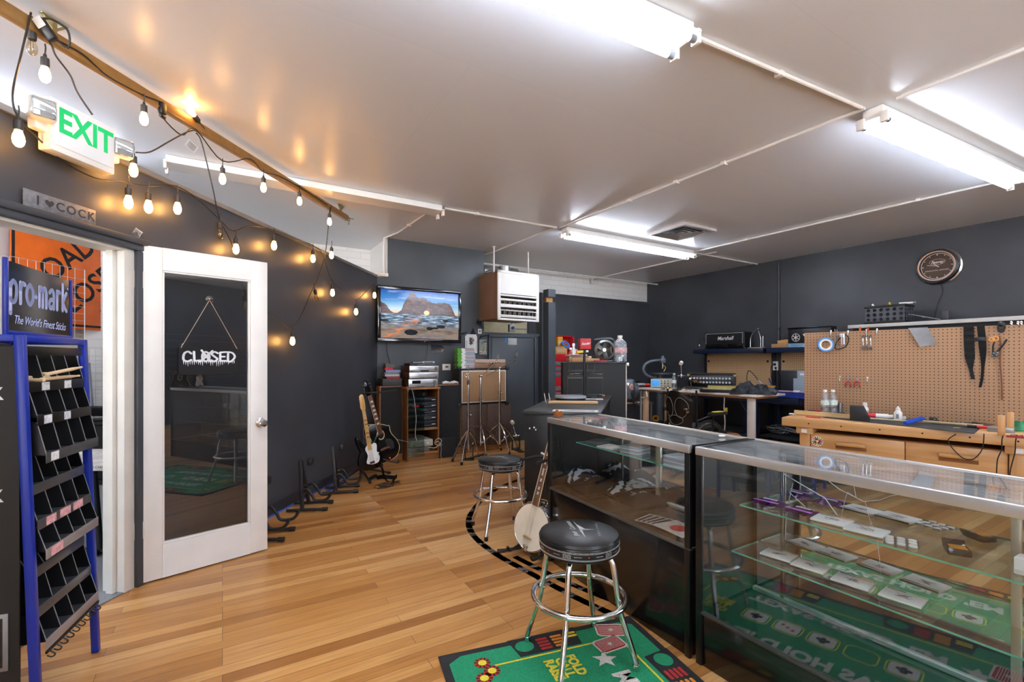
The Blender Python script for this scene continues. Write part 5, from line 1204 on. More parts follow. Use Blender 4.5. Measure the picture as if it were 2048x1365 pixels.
B().box(-.066, .066, -.055, .055, 0, .128, 0, .003).out('card_box', RED, rb)
text('Fender', .042, WHITE, rb, TR(0, -.0556, .066) @ UPRIGHT @ RZ(.12), .0003, .4, .0008, 'lettering', .9)
t = thing('hand_drum', 'shallow round drum with a black hoop and pale head on the counter', 'drum', onc(1141, 801), 0, None, None, True)
B().cyl((0, 0, 0), (0, 0, .045), .17, n=32).out('shell', BLACK, t); B().lathe([(.165, .045), (.175, .03), (.175, .05), (.16, .052), (0, .052)], 32).out('drum_head', mt('#aeb3ba', .3), t)
t = thing('white_sheet', 'white paper sheet lying behind the hand drum on the counter', 'paper', onc(1185, 799), -.2, None, None, True)
B().box(-.17, .12, -.06, .08, 0, .002).out('sheet', PAPER, t); B().box(-.03, .04, -.06, -.03, .002, .006, 0, .002).out('clip', GREYM, t)
t = thing('dowel', 'long pale wooden dowel lying across the counter', 'dowel', onc(1146, 809), -.12, None, None, True)
B().cyl((-.25, 0, .018), (.25, 0, .018), .018, n=14).out('rod', wood('#c59a66', '#dcb888', .5, 0), t)
t = thing('poster_sheet', 'white printed poster sheet at the front edge of the counter', 'poster', onc(1150, 823), -.2, None, None, True)
B().box(-.2, .2, -.04, .11, 0, .0015).out('sheet', PAPER, t); B().box(-.1, .17, -.02, .06, .0015, .002).out('artwork', mt('#6b6762', .6, 0, .7, 30., nz2='#c2bfba'), t)
for k, (px, lb) in enumerate(((1091, 'thin white rod standing up at the corner of the counter, the outer one'), (1100, 'thin white rod standing up at the corner of the counter, the inner one'))):
    t = thing('antenna_rod', lb, 'rod', onc(px+1, 806), 0, None, None, True)
    B().cyl((0, 0, 0), (-.02, 0, .1), .004, n=8).out('rod', WHITE, t); B().cyl((0, 0, 0), (0, 0, .015), .01, n=10).out('base', GREYM, t)
t = thing('screwdriver', 'small screwdriver with an orange tip lying by the wire rack', 'screwdriver', onc(1203, 794), .2, None, None, True)
B().cyl((-.05, 0, .012), (.01, 0, .012), .011, n=10).out('handle', BLACK, t); B().cyl((.01, 0, .012), (.04, 0, .012), .012, n=10).out('collar', mt('#c9782c', .4), t)

# ================================================================ grey lathe machine and scroll saw behind the white table
HAM = mt('#5d676f', .4, .2, .1, 30.)
lm = thing('lathe_machine', 'grey hammered-metal lathe with a round headstock beside the tall black cabinet', 'machine', V((2.07, 8.1, 0)), 0, None, None, True)
B().box(-.16, .02, -.11, .2, .66, 1.03, 0, .05, None, 3).cyl((-.02, -.09, .82), (.06, -.09, .82), .16, .13, 24).out('headstock', HAM, lm)
B().cyl((-.03, -.115, .9), (-.03, -.125, .9), .055, n=24).out('badge', mt('#c23b3a', .4, 0, .4, 60., nz2='#e6e0dc'), lm)
for y, z in ((-.05, .62), (.1, .62)): B().cyl((-.25, y, z), (.33, y, z), .022, n=14).out('way_tube', mt('#8c7a70', .35, .6), lm)
B().cyl((.05, 0, .93), (.32, 0, .92), .035, n=16).out('quill', GREYM, lm); B().cyl((.2, -.01, .92), (.28, -.01, .92), .037, n=16).out('red_band', RED, lm)
B().cyl((.05, -.05, .98), (.09, -.1, .99), .018, n=10).out('knob', BLACK, lm)
for x in (-.2, .28):
    for y in (-.12, .17): B().cyl((x, y, .62), (x, y, .0), .018, n=10).out('leg', GREYM, lm)
B().tube([(-.05, -.13, .8), (-.03, -.16, .65), (.0, -.13, .56), (.08, -.1, .6)], .01, 8, sm=4).out('power_cord', BLACK, lm)
ss = thing('scroll_saw', 'grey C-shaped scroll saw with a round table behind the white worktable', 'saw', V((2.62, 8.55, 0)), 0, None, None, True)
B().tube([(.0, 0, 1.04), (-.12, 0, 1.05), (-.22, 0, 1.12), (-.24, 0, 1.22), (-.16, 0, 1.31), (-.02, 0, 1.345), (.08, 0, 1.35)], .028, 12, sm=5).out('c_arm', HAM, ss)
B().box(.06, .15, -.05, .05, 1.30, 1.385, 0, .015).cyl((.105, 0, 1.38), (.105, 0, 1.43), .035, .025, 16).out('head', HAM, ss)
B().cyl((.105, 0, 1.30), (.105, 0, 1.2), .014, n=10).out('plunger', CHROME2, ss); B().tube([(.11, -.02, 1.26), (.15, -.03, 1.22), (.12, -.03, 1.15)], .008, 8, sm=3).out('hold_down', mt('#b8a05a', .4, .6), ss)
B().cyl((.105, 0, 1.10), (.105, 0, 1.125), .22, n=36).out('round_table', mt('#4e5660', .3, .4), ss)
B().cyl((.05, 0, .0), (.05, 0, 1.1), .05, n=14).box(-.15, .25, -.15, .15, 0, .02, 0, .004).out('pedestal', HAM, ss)
t = thing('yellow_clamp', 'orange-yellow suction clamp on the floor shelf under the white table', 'clamp', V((2.5, 8.22, .281)), 0, None, None, True)
B().box(-.045, .045, -.03, .03, 0, .03, 0, .01).tube([(-.04, 0, .03), (-.035, 0, .09), (.035, 0, .09), (.04, 0, .03)], .014, 8, sm=3).out('body', mt('#e0a21c', .4), t)
t = thing('low_shelf', 'dark low shelf unit under the lathe', 'shelf', V((2.2, 8.25, 0)), 0, None, None, True)
B().box(-.2, .5, -.12, .14, .24, .28).box(-.2, .5, -.12, .14, .08, .11).out('shelf_board', BLACKMAT, t); 
for x in (-.19, .46): B().box(x, x+.03, -.12, .14, 0, .24).out('side', BLACKMAT, t)

# ================================================================ white worktable
wt = thing('worktable', 'long white worktable with pale wood legs, cluttered with repair work', 'table', AB(6.16, 4.52, 0))
B().box(-.34, .34, -1.0, 1.0, .872, .90, 0, .004).out('tabletop', mt('#e4ddd4', .4, 0, .06, 5.), wt)
B().box(-.27, .30, -.92, .94, .84, .872, 0, .003).out('under_frame', mt('#b8895c', .6, 0, .15), wt)
PINE = mt('#d5b28e', .6, 0, .1); 
for y in (-.93, .88):
    for x in (-.28, .24):
        if x > 0 and y < 0: y = -.60
        B().box(x, x+.05, y, y+.09, 0, .845, 0, .004).out('leg', mt('#e3ded7', .5, 0, .06) if y < 0 else PINE, wt)
B().cyl((-.31, .98, 0), (-.31, .98, .85), .018, n=12).out('steel_leg', GREYM, wt)
B().tube([(-.33, .85, .84), (-.36, .8, .76), (-.36, .86, .74), (-.36, .93, .745)], .012, 8).out('bench_dog', mt('#d9d2c6', .4), wt)
ZT = .901
def onT(px, a, z=ZT):
    v = ab(ona(px, HZ, a)); return AB(a, v.y, z)
def hT(px, py, a): return ona(px, py, a).z
TW_ = -TH                                          # things turned to face the camera
os_ = thing('oscilloscope', 'cream oscilloscope with a blue screen near the end of the white table', 'oscilloscope', onT(1322, 6.05), -.95)
B().box(-.16, .16, 0, .34, .008, .145, 0, .006).out('case', mt('#8f8c80', .5, 0, .08), os_)
B().box(-.158, .158, -.006, .002, .01, .142, 0, .002).out('front_panel', mt('#b9b6a6', .5), os_)
B().box(-.14, -.03, -.009, -.005, .03, .125, 0, .003).out('screen', emit('#2f7fc0', .35), os_)
for i in range(3):
    for j in range(3): B().cyl((.01+i*.05, -.006, .035+j*.04), (.01+i*.05, -.022, .035+j*.04), .011, n=10).out('knob', mt('#55564f', .5), os_)
for sx in (-.13, .13): B().cyl((sx, .03, 0), (sx, .03, .01), .012, n=8).out('foot', BLACK, os_)
WBOT = glass('#f0f4f6', .12, .5)
def bottle(p, label, h=.21, r=.032, cap='#e6e8e8', lab='#cfd6d4', name='water_bottle'):
    t = thing(name, label, 'bottle', p, 0, 'clear water bottles')
    B().lathe([(0, 0), (r*.9, 0), (r, .012), (r, h*.22), (r*.92, h*.26), (r, h*.3), (r, h*.58), (r*.95, h*.62), (r*.98, h*.68), (r*.5, h*.88), (r*.4, h*.9), (r*.4, h*.94), (0, h*.94)], 20).out('body', WBOT, t)
    B().cyl((0, 0, h*.92), (0, 0, h), r*.46, n=16).out('cap', mt(cap, .4), t)
    B().lathe([(r*1.015, h*.38), (r*1.015, h*.58)], 20).out('label', mt(lab, .5, 0, .2, 60.), t)
    B().cyl((0, 0, .004), (0, 0, h*.3), r*.9, n=18).out('water', glass('#dde6ea', .1), t)
    return t
bottle(onT(1348, 5.98), 'clear water bottle standing on the white table by the oscilloscope', .245, .036)
kp = kick_pedal(onT(1363, 6.02), 'kick drum pedal standing on the white table', -.7, 1, 'kick drum pedals', 0)
t = thing('loose_cymbal', 'brown bronze cymbal leaning on the black mixer on the white table', 'cymbal', onT(1392, 6.2, ZT+.12), 0, None, (.16, .2, TH))
B().lathe([(0, .03), (.02, .028), (.035, .012), (.16, .0), (.2, -.006), (.2, -.008), (.16, -.002), (.035, .01), (0, .026)], 36).out('disc', mt('#8d6a3c', .25, .9, .15, 8.), t)
t = thing('cymbal_holder', 'chrome cymbal arm clamped at the black mixer', 'stand arm', onT(1385, 6.12), 0)
B().cyl((0, 0, 0), (.02, .06, .16), .010, n=10).cyl((0, 0, .0), (0, 0, .03), .04, n=14).ball((.02, .06, .16), .022).out('arm', CHROME, t)
t = thing('small_cymbal', 'small brass cymbal bell lying before the water bottle', 'cymbal', onT(1336, 5.93), 0)
B().lathe([(0, .04), (.03, .032), (.045, .012), (.12, .002), (.12, 0), (0, 0)], 28).out('disc', mt('#a17c3c', .25, .9, .1), t)
mxr = thing('amplifier_chassis', 'black opened amplifier with rows of silver knobs at the back of the white table', 'amplifier', onT(1422, 6.34), -1.05)
B().box(-.33, .33, 0, .26, 0, .235, 0, .008).out('cabinet', mt('#161719', .5, 0, .15, 60.), mxr)
B().box(-.32, .32, -.02, .0, .07, .215, 0, .004).out('control_panel', mt('#2a2c2f', .35, .3), mxr)
for i in range(13):
    for j in range(2): B().cyl((-.28+i*.045, -.02, .11+j*.06), (-.28+i*.045, -.042, .115+j*.06), .015, n=10).out('knob', mt('#8f9296', .3, .5), mxr)
B().box(-.335, .335, -.03, .27, .235, .25, 0, .004, RX(-.0)).out('lid', BLACK, mxr)
for sx in (-1, 1): B().box(sx*.325-.02, sx*.325+.02, -.006, .03, .2, .24, 0, .006).out('corner_guard', mt('#b5a07a', .4, .5), mxr)
B().box(-.36, .1, -.16, -.03, 0, .05, 0, .005).out('lower_panel', mt('#1d1e21', .4, 0, .4, 60.), mxr)
t = thing('gold_amplifier', 'small gold-fronted amplifier chassis on the white table', 'amplifier', onT(1446, 6.08), -.95)
B().box(-.2, .2, 0, .14, 0, .085, 0, .004).out('case', mt('#7d7448', .35, .5, .1), t); B().box(-.2, .2, -.004, 0, .004, .08).out('front_panel', mt('#9a8c4e', .35, .6), t)
for k in range(7): B().cyl((-.1+k*.042, -.004, .035), (-.1+k*.042, -.022, .035), .011, n=10).out('knob', mt('#d8d5c8', .4) if k % 2 else BLACK, t)
t = thing('black_shirt', 'crumpled black and grey tie-dyed shirt heaped on the white table', 'shirt', onT(1500, 6.0), -.9)
sh = lambda u_, v_: V(((u_-.5)*.52, (v_-.5)*.3, .004+max(0, (1-(2*u_-1)**4)*(1-(2*v_-1)**4))*(.09+.045*math.sin(u_*13+v_*5)+.03*math.sin(v_*17-u_*7)+.02*math.sin(u_*31))))
B().grid(36, 22, sh, 0, None, .003).out('cloth', mt('#17181b', .85, 0, .5, 14., nz2='#5c6068'), t)
B().tube([(.1, .05, .06), (.24, -.02, .05), (.3, -.06, .02)], [.05, .04, .035], 10, sm=3).out('sleeve', mt('#17181b', .85, 0, .5, 14., nz2='#5c6068'), t)
t = thing('long_black_slab', 'long black instrument neck with a cream top lying along the edge of the white table', 'instrument', onT(1455, 5.90), -1.15)
B().box(-.36, .42, -.02, .05, 0, .045, 0, .008).out('body', BLACK, t); B().box(-.32, .40, -.018, .048, .045, .052, 0, .002).out('cream_top', mt('#c9bb98', .5, 0, .1), t)
t = thing('blue_marker', 'thick blue tool with a pale end lying on the white table', 'tool', onT(1413, 5.92), -1.0)
B().cyl((-.1, 0, .02), (.06, 0, .02), .018, n=12).out('handle', mt('#4a7fc0', .4), t); B().cyl((.06, 0, .02), (.16, 0, .016), .012, n=10).out('shaft', mt('#c9bfa8', .5), t)
t = thing('loose_pliers', 'chrome pliers lying on the white table', 'pliers', onT(1388, 5.92), -.6)
B().tube([(-.12, .02, .012), (-.02, 0, .014), (.05, -.01, .012)], .008, 8).tube([(-.12, -.03, .012), (-.02, 0, .02), (.05, .01, .014)], .008, 8).out('body', CHROME2, t)
t = thing('soldering_lead', 'black lamp cable arching over the shirt on the white table', 'cable', onT(1500, 6.3), -.9)
B().tube([(-.02, 0, 0), (-.04, 0, .2), (-.02, 0, .3), (.03, 0, .27), (.08, -.02, .2), (.12, -.03, .14)], .006, 6, sm=4).out('cable', BLACK, t); B().cyl((.1, -.03, .17), (.15, -.04, .11), .012, n=8).out('iron', GREYM, t)
t = thing('plank_offcut', 'thin plywood offcut lying flat under the work on the white table', 'board', onT(1400, 6.1), -1.2)
B().box(-.5, .5, -.1, .1, -.001, .012, 0, .002).out('board', mt('#c9a67e', .6, 0, .12), t)
t = thing('hanging_lead', 'pale lead with a yellow tag hanging under the white table', 'cable', onT(1449, 5.84, .2), 0)
B().tube([(0, 0, .64), (-.01, 0, .5), (.01, 0, .3), (0, 0, .1), (.05, -.05, .0)], .008, 6, sm=4).out('cable', mt('#b5b3ae', .5), t); B().box(.0, .06, -.01, .01, .44, .5, 0, .006).out('tag', mt('#d9c21e', .5), t)
t = thing('bucket', 'white bucket with an orange grip lid under the white table', 'bucket', onT(1458, 6.05, 0), 0)
B().lathe([(0, 0), (.12, 0), (.145, .28), (.15, .28), (.15, .3), (.13, .3), (.12, .03), (0, .02)], 26).out('pail', mt('#cfc9be', .5), t); B().lathe([(0, .325), (.12, .325), (.155, .30), (.155, .29)], 26).out('lid', mt('#d08a52', .5), t)

# ================================================================ wheelchair
wc = thing('wheelchair', 'black wheelchair with a padded shell back drawn up to the white table', 'wheelchair', V((2.33, 6.1, 0)), -.05)
# local: x forwards, y to the chair's left
FR = mt('#151516', .35, .2, .1); SILV = mt('#b9b5b0', .2, .9)
for y in (-.27, .27):
    M = TR(-.02, y, .305) @ RX(PI/2+(.05 if y > 0 else -.05))
    wl_ = B().tube([(.29*math.cos(q*PI/20), .29*math.sin(q*PI/20), 0) for q in range(40)], .016, 8, closed=True, M=M).out('tyre', RUBBER, wc)
    B().tube([(.266*math.cos(q*PI/20), .266*math.sin(q*PI/20), .0) for q in range(40)], .013, 8, closed=True, M=M).out('rim', SILV, wl_)
    B().tube([(.25*math.cos(q*PI/20), .25*math.sin(q*PI/20), (-.03 if y > 0 else .03)) for q in range(40)], .008, 8, closed=True, M=M).out('push_rim', FR, wc)
    sp_ = B()
    for q in range(10): sp_.cyl((0, 0, .01*(-1)**q), (.265*math.cos(q*PI/5), .265*math.sin(q*PI/5), 0), .0035, n=5, M=M)
    sp_.cyl((0, 0, -.04), (0, 0, .04), .022, n=12, M=M).out('spokes', FR, wl_)
    B().tube([(.38, y*.8, .065), (.36, y*.8, .2), (.33, y*.85, .42)], .012, 8).out('caster_fork', FR, wc)
    B().lathe([(.02, -.014), (.055, -.014), (.062, 0), (.055, .014), (.02, .014)], 20, 0, TR(.38, y*.8, .064) @ RX(PI/2)).out('caster', RUBBER, wc)
    B().tube([(-.2, y*.85, .98), (-.2, y*.85, .5), (.0, y*.85, .42), (.34, y*.85, .44), (.46, y*.7, .2), (.5, y*.6, .1)], .013, 8).out('side_frame', FR, wc)
    B().box(-.02, .3, y*1.0-.03, y*1.0+.03, .66, .70, 0, .015).out('armrest_pad', BLACKMAT, wc)
    B().cyl((.05, y, .45), (.05, y, .66), .011, n=8).cyl((-.2, y*.85, .60), (.0, y, .66), .010, n=8).out('arm_post', FR, wc)
    B().tube([(-.2, y*.85, .9), (-.26, y*.85, .93), (-.33, y*.85, .92)], .014, 8, sm=3).out('push_handle', BLACK, wc)
B().box(-.18, .28, -.22, .22, .44, .51, 0, .03, None, 3).out('seat_cushion', BLACKMAT, wc)
bk = lambda u_, v_: V((-.21-.09*(1-(2*u_-1)**2)-.05*v_, (u_-.5)*(.34+.12*min(1, v_*1.6))*(1-.45*max(0, v_-.72)**2*9), .50+.47*v_-.05*max(0, v_-.6)*(2*u_-1)**2*3))
B().grid(14, 14, bk, 0, None, .05).out('backrest', mt('#2b241e', .45, 0, .3, 5.), wc)
pd_ = B()
for y0, z0, ry, rz_ in ((.1, .78, .085, .13), (-.1, .78, .085, .13), (.0, .62, .13, .06)):
    pd_.tube([bk(.5+(y0+ry*math.cos(q*PI/12))/.46, (z0+rz_*math.sin(q*PI/12)-.52)/.47)+V((-.012, 0, 0)) for q in range(24)], .0032, 6, closed=True)
pd_.out('piping', mt('#8d8a84', .4), wc)
B().lathe([(0, .004), (.05, .003), (.055, 0)], 24, 0, TR(-.305, .0, .9) @ RY(-PI/2)).out('back_badge', mt('#4a3a24', .4, .3), wc)
for y in (-.16, .16): B().box(-.33, -.25, y-.03, y+.03, .7, .76, 0, .01).out('back_clamp', CHROME2, wc)
B().box(.44, .58, -.14, .14, .08, .1, 0, .005).out('footplate', FR, wc)
B().box(.05, .2, -.31, -.25, .7, .71, 0, .003).out('yellow_sticker', mt('#d9c81e', .5), wc)
# ================================================================ blue steel benches along the side wall
NAVY = mt('#14233f', .35, .1, .15); WF = -PI/2      # things on the side wall face -a
PEGY = None
def peg_mat(base, dark, pitch=.0254, rad=.0038, ax=(0, 2)):
    m, nt, N, L, p = newmat('pegboard_'+base.strip('#'))
    tc = N.new('ShaderNodeTexCoord'); sp = N.new('ShaderNodeSeparateXYZ'); L.new(tc.outputs['Object'], sp.inputs[0])
    def f(i):
        q = N.new('ShaderNodeMath'); q.operation = 'PINGPONG'; q.inputs[1].default_value = pitch/2; L.new(sp.outputs[i], q.inputs[0])
        s_ = N.new('ShaderNodeMath'); s_.operation = 'POWER'; s_.inputs[1].default_value = 2; L.new(q.outputs[0], s_.inputs[0]); return s_.outputs[0]
    a = N.new('ShaderNodeMath'); a.operation = 'ADD'; L.new(f(ax[0]), a.inputs[0]); L.new(f(ax[1]), a.inputs[1])
    l = N.new('ShaderNodeMath'); l.operation = 'LESS_THAN'; l.inputs[1].default_value = rad*rad; L.new(a.outputs[0], l.inputs[0])
    no = N.new('ShaderNodeTexNoise'); no.inputs['Scale'].default_value = 3; L.new(tc.outputs['Object'], no.inputs['Vector'])
    c = N.new('ShaderNodeMix'); c.data_type = 'RGBA'; c.inputs[6].default_value = lin(base); c.inputs[7].default_value = tuple(x*.88 for x in lin(base)[:3])+(1,); L.new(no.outputs['Fac'], c.inputs[0])
    x = N.new('ShaderNodeMix'); x.data_type = 'RGBA'; L.new(l.outputs[0], x.inputs[0]); L.new(c.outputs[2], x.inputs[6]); x.inputs[7].default_value = lin(dark)
    L.new(x.outputs[2], p.inputs['Base Color']); p.inputs['Roughness'].default_value = .6
    return m
PEG1 = peg_mat('#c9a377', '#5c452e', .030, .006); PEG2 = peg_mat('#ab8463', '#42301f', .0254, .0042)
def steel_bench(b0, b1, label, drawers):
    t = thing('steel_bench', label, 'workbench', AB(7.22, b0, 0), WF, 'navy steel benches with pegboard backs')
    L_ = b0-b1
    B().box(0, L_, 0, .78, .80, .845, 0, .004).out('benchtop', mt('#23272e', .5), t)
    B().box(0, L_, -.005, .02, .68, .80, 0, .004).out('apron', NAVY, t)
    for x in (.02, L_-.09):
        for y in (.02, .7): B().box(x, x+.06, y, y+.06, 0, .80, 0, .004).out('leg', NAVY, t)
    for k in range(drawers):
        x = .08+k*(L_-.16)/drawers; w_ = (L_-.2)/drawers
        d = B().box(x, x+w_, -.016, -.004, .695, .785, 0, .004).out('drawer', NAVY, t)
        B().tube([(x+w_*.4, -.016, .74), (x+w_*.4, -.035, .738), (x+w_*.62, -.035, .738), (x+w_*.62, -.016, .74)], .006, 6).out('drawer_handle', BLACK, d)
        for z in (.72, .76): B().ball((x+.01, -.018, z), .005).ball((x+w_-.02, -.018, z), .005).out('rivet', CHROME2, d)
    B().box(.05, L_-.05, .755, .765, .845, 1.48).out('pegboard_back', PEG1, t)
    for x in (.0, L_-.05): B().box(x, x+.05, .745, .785, .845, 1.5, 0, .004).out('upright', mt('#191b20', .4), t)
    for x in (.09, L_-.12): B().cyl((x, .755, 1.33), (x, .752, 1.33), .02, n=16).out('grommet', INK, t)
    B().box(.1, L_-.1, .05, .75, .14, .17).out('lower_shelf', BLACKMAT, t)
    s_ = B().box(.0, L_, .42, .79, 1.49, 1.505).box(0, L_, .405, .42, 1.475, 1.555, 0, .004).box(0, .012, .42, .79, 1.475, 1.54).box(L_-.012, L_, .42, .79, 1.475, 1.54).box(0, L_, .42, .79, 1.535, 1.55).out('overhead_shelf', NAVY, t)
    for x in (.08, L_-.08): B().box(x-.01, x+.01, .45, .77, 1.47, 1.49).out('shelf_bracket', BLACK, s_)
    return t
steel_bench(5.86, 4.50, 'navy steel bench with pegboard back and shelf under the white-lettered amplifier', 2)
steel_bench(4.44, 2.95, 'navy steel bench with a blue padded cover, nearer the wooden workbench', 2)
bl = thing('blue_blanket', 'royal blue quilted moving blanket spread on the steel bench', 'blanket', AB(7.2, 4.43, .845), WF)
bm_ = mt('#2341a8', .8, 0, .2, 14., .4)
def bf(u_, v_):
    x = .02+1.4*u_; y = -.03+.66*v_; d = 0
    if v_ < .08: d = (.08-v_)/.08*.065; y = -.035
    return V((x, y, .014-d+.004*math.sin(x*40)*math.sin(v_*22)))
B().grid(60, 26, bf, 0, None, .006).out('cloth', bm_, bl)
o_ = thing('outlet_box', 'white double outlet with plugged leads between the steel benches', 'outlet', AB(7.97, 4.47, 1.18), WF)
B().box(-.04, .04, -.035, 0, 0, .15, 0, .006).out('case', WHITE, o_); B().box(-.02, .02, -.06, -.035, .08, .12, 0, .006).box(-.0, .03, -.055, -.035, .02, .06, 0, .005).out('plug', BLACK, o_)
B().tube([(0, -.06, .1), (-.05, -.07, .06), (-.06, -.05, -.1), (-.03, -.04, -.3)], .005, 6, sm=4).tube([(.015, -.055, .04), (.05, -.06, -.05), (.1, -.05, -.2), (.13, -.06, -.3)], .005, 6, sm=4).out('lead', BLACK, o_)
# lettered amplifier head
ma = thing('guitar_amplifier', 'black amplifier head with white script lettering on the navy shelf', 'amplifier', AB(7.66, 5.24, 1.556), WF)
MB_ = mt('#101418', .5, 0, .2, 120., .15)
B().box(-.39, .39, .01, .24, .006, .29, 0, .014, None, 3).out('cabinet', MB_, ma)
B().box(-.36, .36, -.0, .012, .1, .275, 0, .003).out('grille', mt('#0c0d0f', .8, 0, .15, 80.), ma); B().box(-.36, .36, -.0, .012, .015, .09, 0, .002).out('control_panel', BLACKGLOSS, ma)
p_ = B()
for x0, x1, z0, z1 in ((-.36, .36, .272, .278), (-.363, -.357, .09, .278), (.357, .363, .09, .278)): p_.box(x0, x1, -.003, .0, z0, z1)
p_.out('piping', mt('#cfd0cc', .4), ma)
text('Marshall', .092, WHITE, ma, TR(.03, -.002, .185) @ UPRIGHT, .0015, .3, .001, 'lettering', .95, sp=1.05)
for sx in (-.39, .39):
    for z in (.006, .29): B().ball((sx, .02, z), (.018, .025, .018)).out('corner_guard', BLACK, ma)
for sx in (-.33, .33): B().cyl((sx, .05, 0), (sx, .05, .008), .016, n=8).out('foot', BLACK, ma)
t = thing('gooseneck_lamp', 'thin black gooseneck lamp curling beside the lettered amplifier head', 'lamp', AB(7.78, 5.72, 1.556), WF)
B().tube([(.08, 0, .0), (.04, 0, .12), (-.04, 0, .2), (-.1, 0, .19), (-.115, 0, .1)], .005, 6, sm=5).out('neck', BLACK, t); B().cyl((-.115, 0, .1), (-.112, 0, .06), .012, n=8).out('head', CHROME2, t); B().cyl((.08, 0, 0), (.08, 0, .01), .03, n=14).out('base', BLACK, t)
t = thing('wire_holder', 'wire tool holder on an orange base at the end of the first navy shelf', 'holder', AB(7.68, 4.66, 1.556), WF)
B().box(-.14, .12, 0, .1, 0, .014, 0, .003).out('base', mt('#c98a2c', .4), t)
B().tube([(-.12, .05, .014), (-.11, .05, .2), (-.02, .05, .3), (.02, .05, .33)], .006, 6, sm=4).tube([(.06, .05, .014), (.06, .05, .16), (.02, .05, .3)], .005, 6, sm=4).tube([(.1, .05, .014), (.1, .05, .2)], .005, 6).out('wire_frame', CHROME2, t); B().ball((.02, .05, .33), .016).out('clamp', CHROME2, t)
t = thing('tan_carton', 'small tan carton on the second navy shelf', 'carton', AB(7.7, 4.28, 1.556), WF)
B().box(-.12, .16, 0, .16, 0, .06, 0, .003).out('box', mt('#b0865a', .6), t)
t = thing('grey_parcel', 'crumpled grey plastic mailing bag lying on the small tan carton', 'bag', AB(7.7, 4.12, 1.556+.061), WF)
B().box(-.18, .1, .0, .14, 0, .07, 0, .01, RY(-.1)).grid(10, 6, lambda u_, v_: V((-.1+.36*u_, .0+.14*v_, .09+.03*math.sin(u_*9)-.13*max(0, u_-.6)*2)), 1, None, .004).out('bag', [mt('#c69a5e', .6), mt('#a7a9ad', .3, 0, .2, 20.)], t)
yb = thing('brand_carton', 'black and sky blue carton with white lettering on the second navy shelf', 'carton', AB(7.64, ab(ona(1597, HZ, 7.64)).y-.0, 1.556), WF)
B().box(-.17, .45, .02, .2, .06, .29, 0, .004).out('upper_box', mt('#15171b', .4, 0, .15), yb); B().box(-.16, .45, .0, .2, .0, .058, 0, .003).out('lower_box', mt('#3aa0d8', .4, 0, .3, 10., nz2='#cfe3ee'), yb)
B().prism([(-.16, .058), (.1, .058), (-.2, -.085)], -.004, .0, 0, UPRIGHT).out('loose_flap', mt('#9fb4c0', .4, 0, .1), yb)
B().box(-.17, .45, -.005, .2, .29, .305, 0, .004).out('lid', BLACKGLOSS, yb)
text('YAMAHA', .125, WHITE, yb, TR(.32, .018, .145) @ UPRIGHT, .001, 0, .006, 'lettering', 1.0)
e_ = B().lathe([(.056, 0), (.063, .001), (.063, 0)], 28, 0, TR(-.05, .0185, .15) @ RX(PI/2))
for q in range(3): e_.box(-.005, .005, -.002, .001, -.05, .05, 0, 0, TR(-.05, .0185, .15) @ RY(q*PI/3))
e_.out('emblem', WHITE, yb)
gb = thing('equipment_case', 'dark and pale grey metal equipment case standing on the blue blanket', 'equipment case', AB(7.60, 3.95, .868), WF)
B().box(-.23, .24, .01, .2, 0, .325, 0, .004).out('case', mt('#8f8b85', .5), gb)
B().box(-.235, .0, -.004, .012, 0, .32, 0, .002).out('dark_panel', mt('#26282c', .5, 0, .15), gb); B().prism([(-.04, 0), (.225, 0), (.225, .315), (.03, .315), (.03, .2), (-.04, .2)], .004, .012, 0, UPRIGHT, .002).out('pale_panel', mt('#9eabb5', .4, 0, .05), gb)
for z in (.05, .27): B().cyl((.195, -.012, z), (.195, -.024, z), .015, n=14).out('thumb_screw', INK, gb)
B().box(.06, .12, -.0125, -.012, .25, .28).out('sticker', PAPER, gb)
t = thing('solder_spool', 'teal and orange solder pot with an upright iron on the blue blanket', 'soldering iron', AB(7.42, 4.24, .868), WF)
B().cyl((0, 0, 0), (0, 0, .05), .05, n=20).out('pot', mt('#5fa8a0', .5), t); B().box(-.04, .06, -.03, .03, .05, .08, 0, .01).out('holder', mt('#c98e3a', .5), t); B().cyl((.02, 0, .07), (-.05, .02, .19), .011, n=10).out('iron', mt('#2a2f66', .4), t)
t = thing('pink_strip', 'long pink plastic strip lying on the blue blanket', 'strip', AB(7.32, 3.78, .868), WF+.05)
B().box(-.28, .32, -.02, .02, 0, .02, 0, .004).out('strip', mt('#c99aa6', .4), t); B().box(-.06, .02, -.024, .024, 0, .03, 0, .004).out('clip', WHITE, t)
t = thing('black_lead', 'black cable hanging in a loop from the white table to the blue blanket', 'cable', AB(7.15, 4.28, .50), WF)
B().tube([(-.32, -.1, .38), (-.28, -.06, .2), (-.18, -.02, .03), (-.06, -.01, .12), (.04, -.01, .3), (.06, -.0, .40), (.05, .08, .385)], .006, 6, sm=5).out('cable', BLACK, t)
t = thing('cable_tangle', 'heap of grey leads on the floor shelf under the blue blanket', 'cables', AB(7.5, 4.15, .171), WF)
B().tube([V((R.uniform(-.3, .4), R.uniform(-.15, .2), R.uniform(.01, .14))) for _ in range(26)], .008, 6, sm=4).out('leads', mt('#77797c', .5), t)
t = thing('power_supply', 'small black power box with orange dials on the floor shelf by the wooden workbench', 'power box', AB(7.12, 3.42, .0), WF)
B().box(-.1, .1, 0, .2, 0, .3, 0, .005).out('case', BLACK, t); 
for z in (.08, .2): B().cyl((-.03, 0, z), (-.03, -.012, z), .02, n=12).out('dial', mt('#c85a2a', .4), t)
t = thing('dust_pan', 'round dark tub with a pale rim under the navy bench', 'tub', AB(7.15, 4.7, 0), WF)
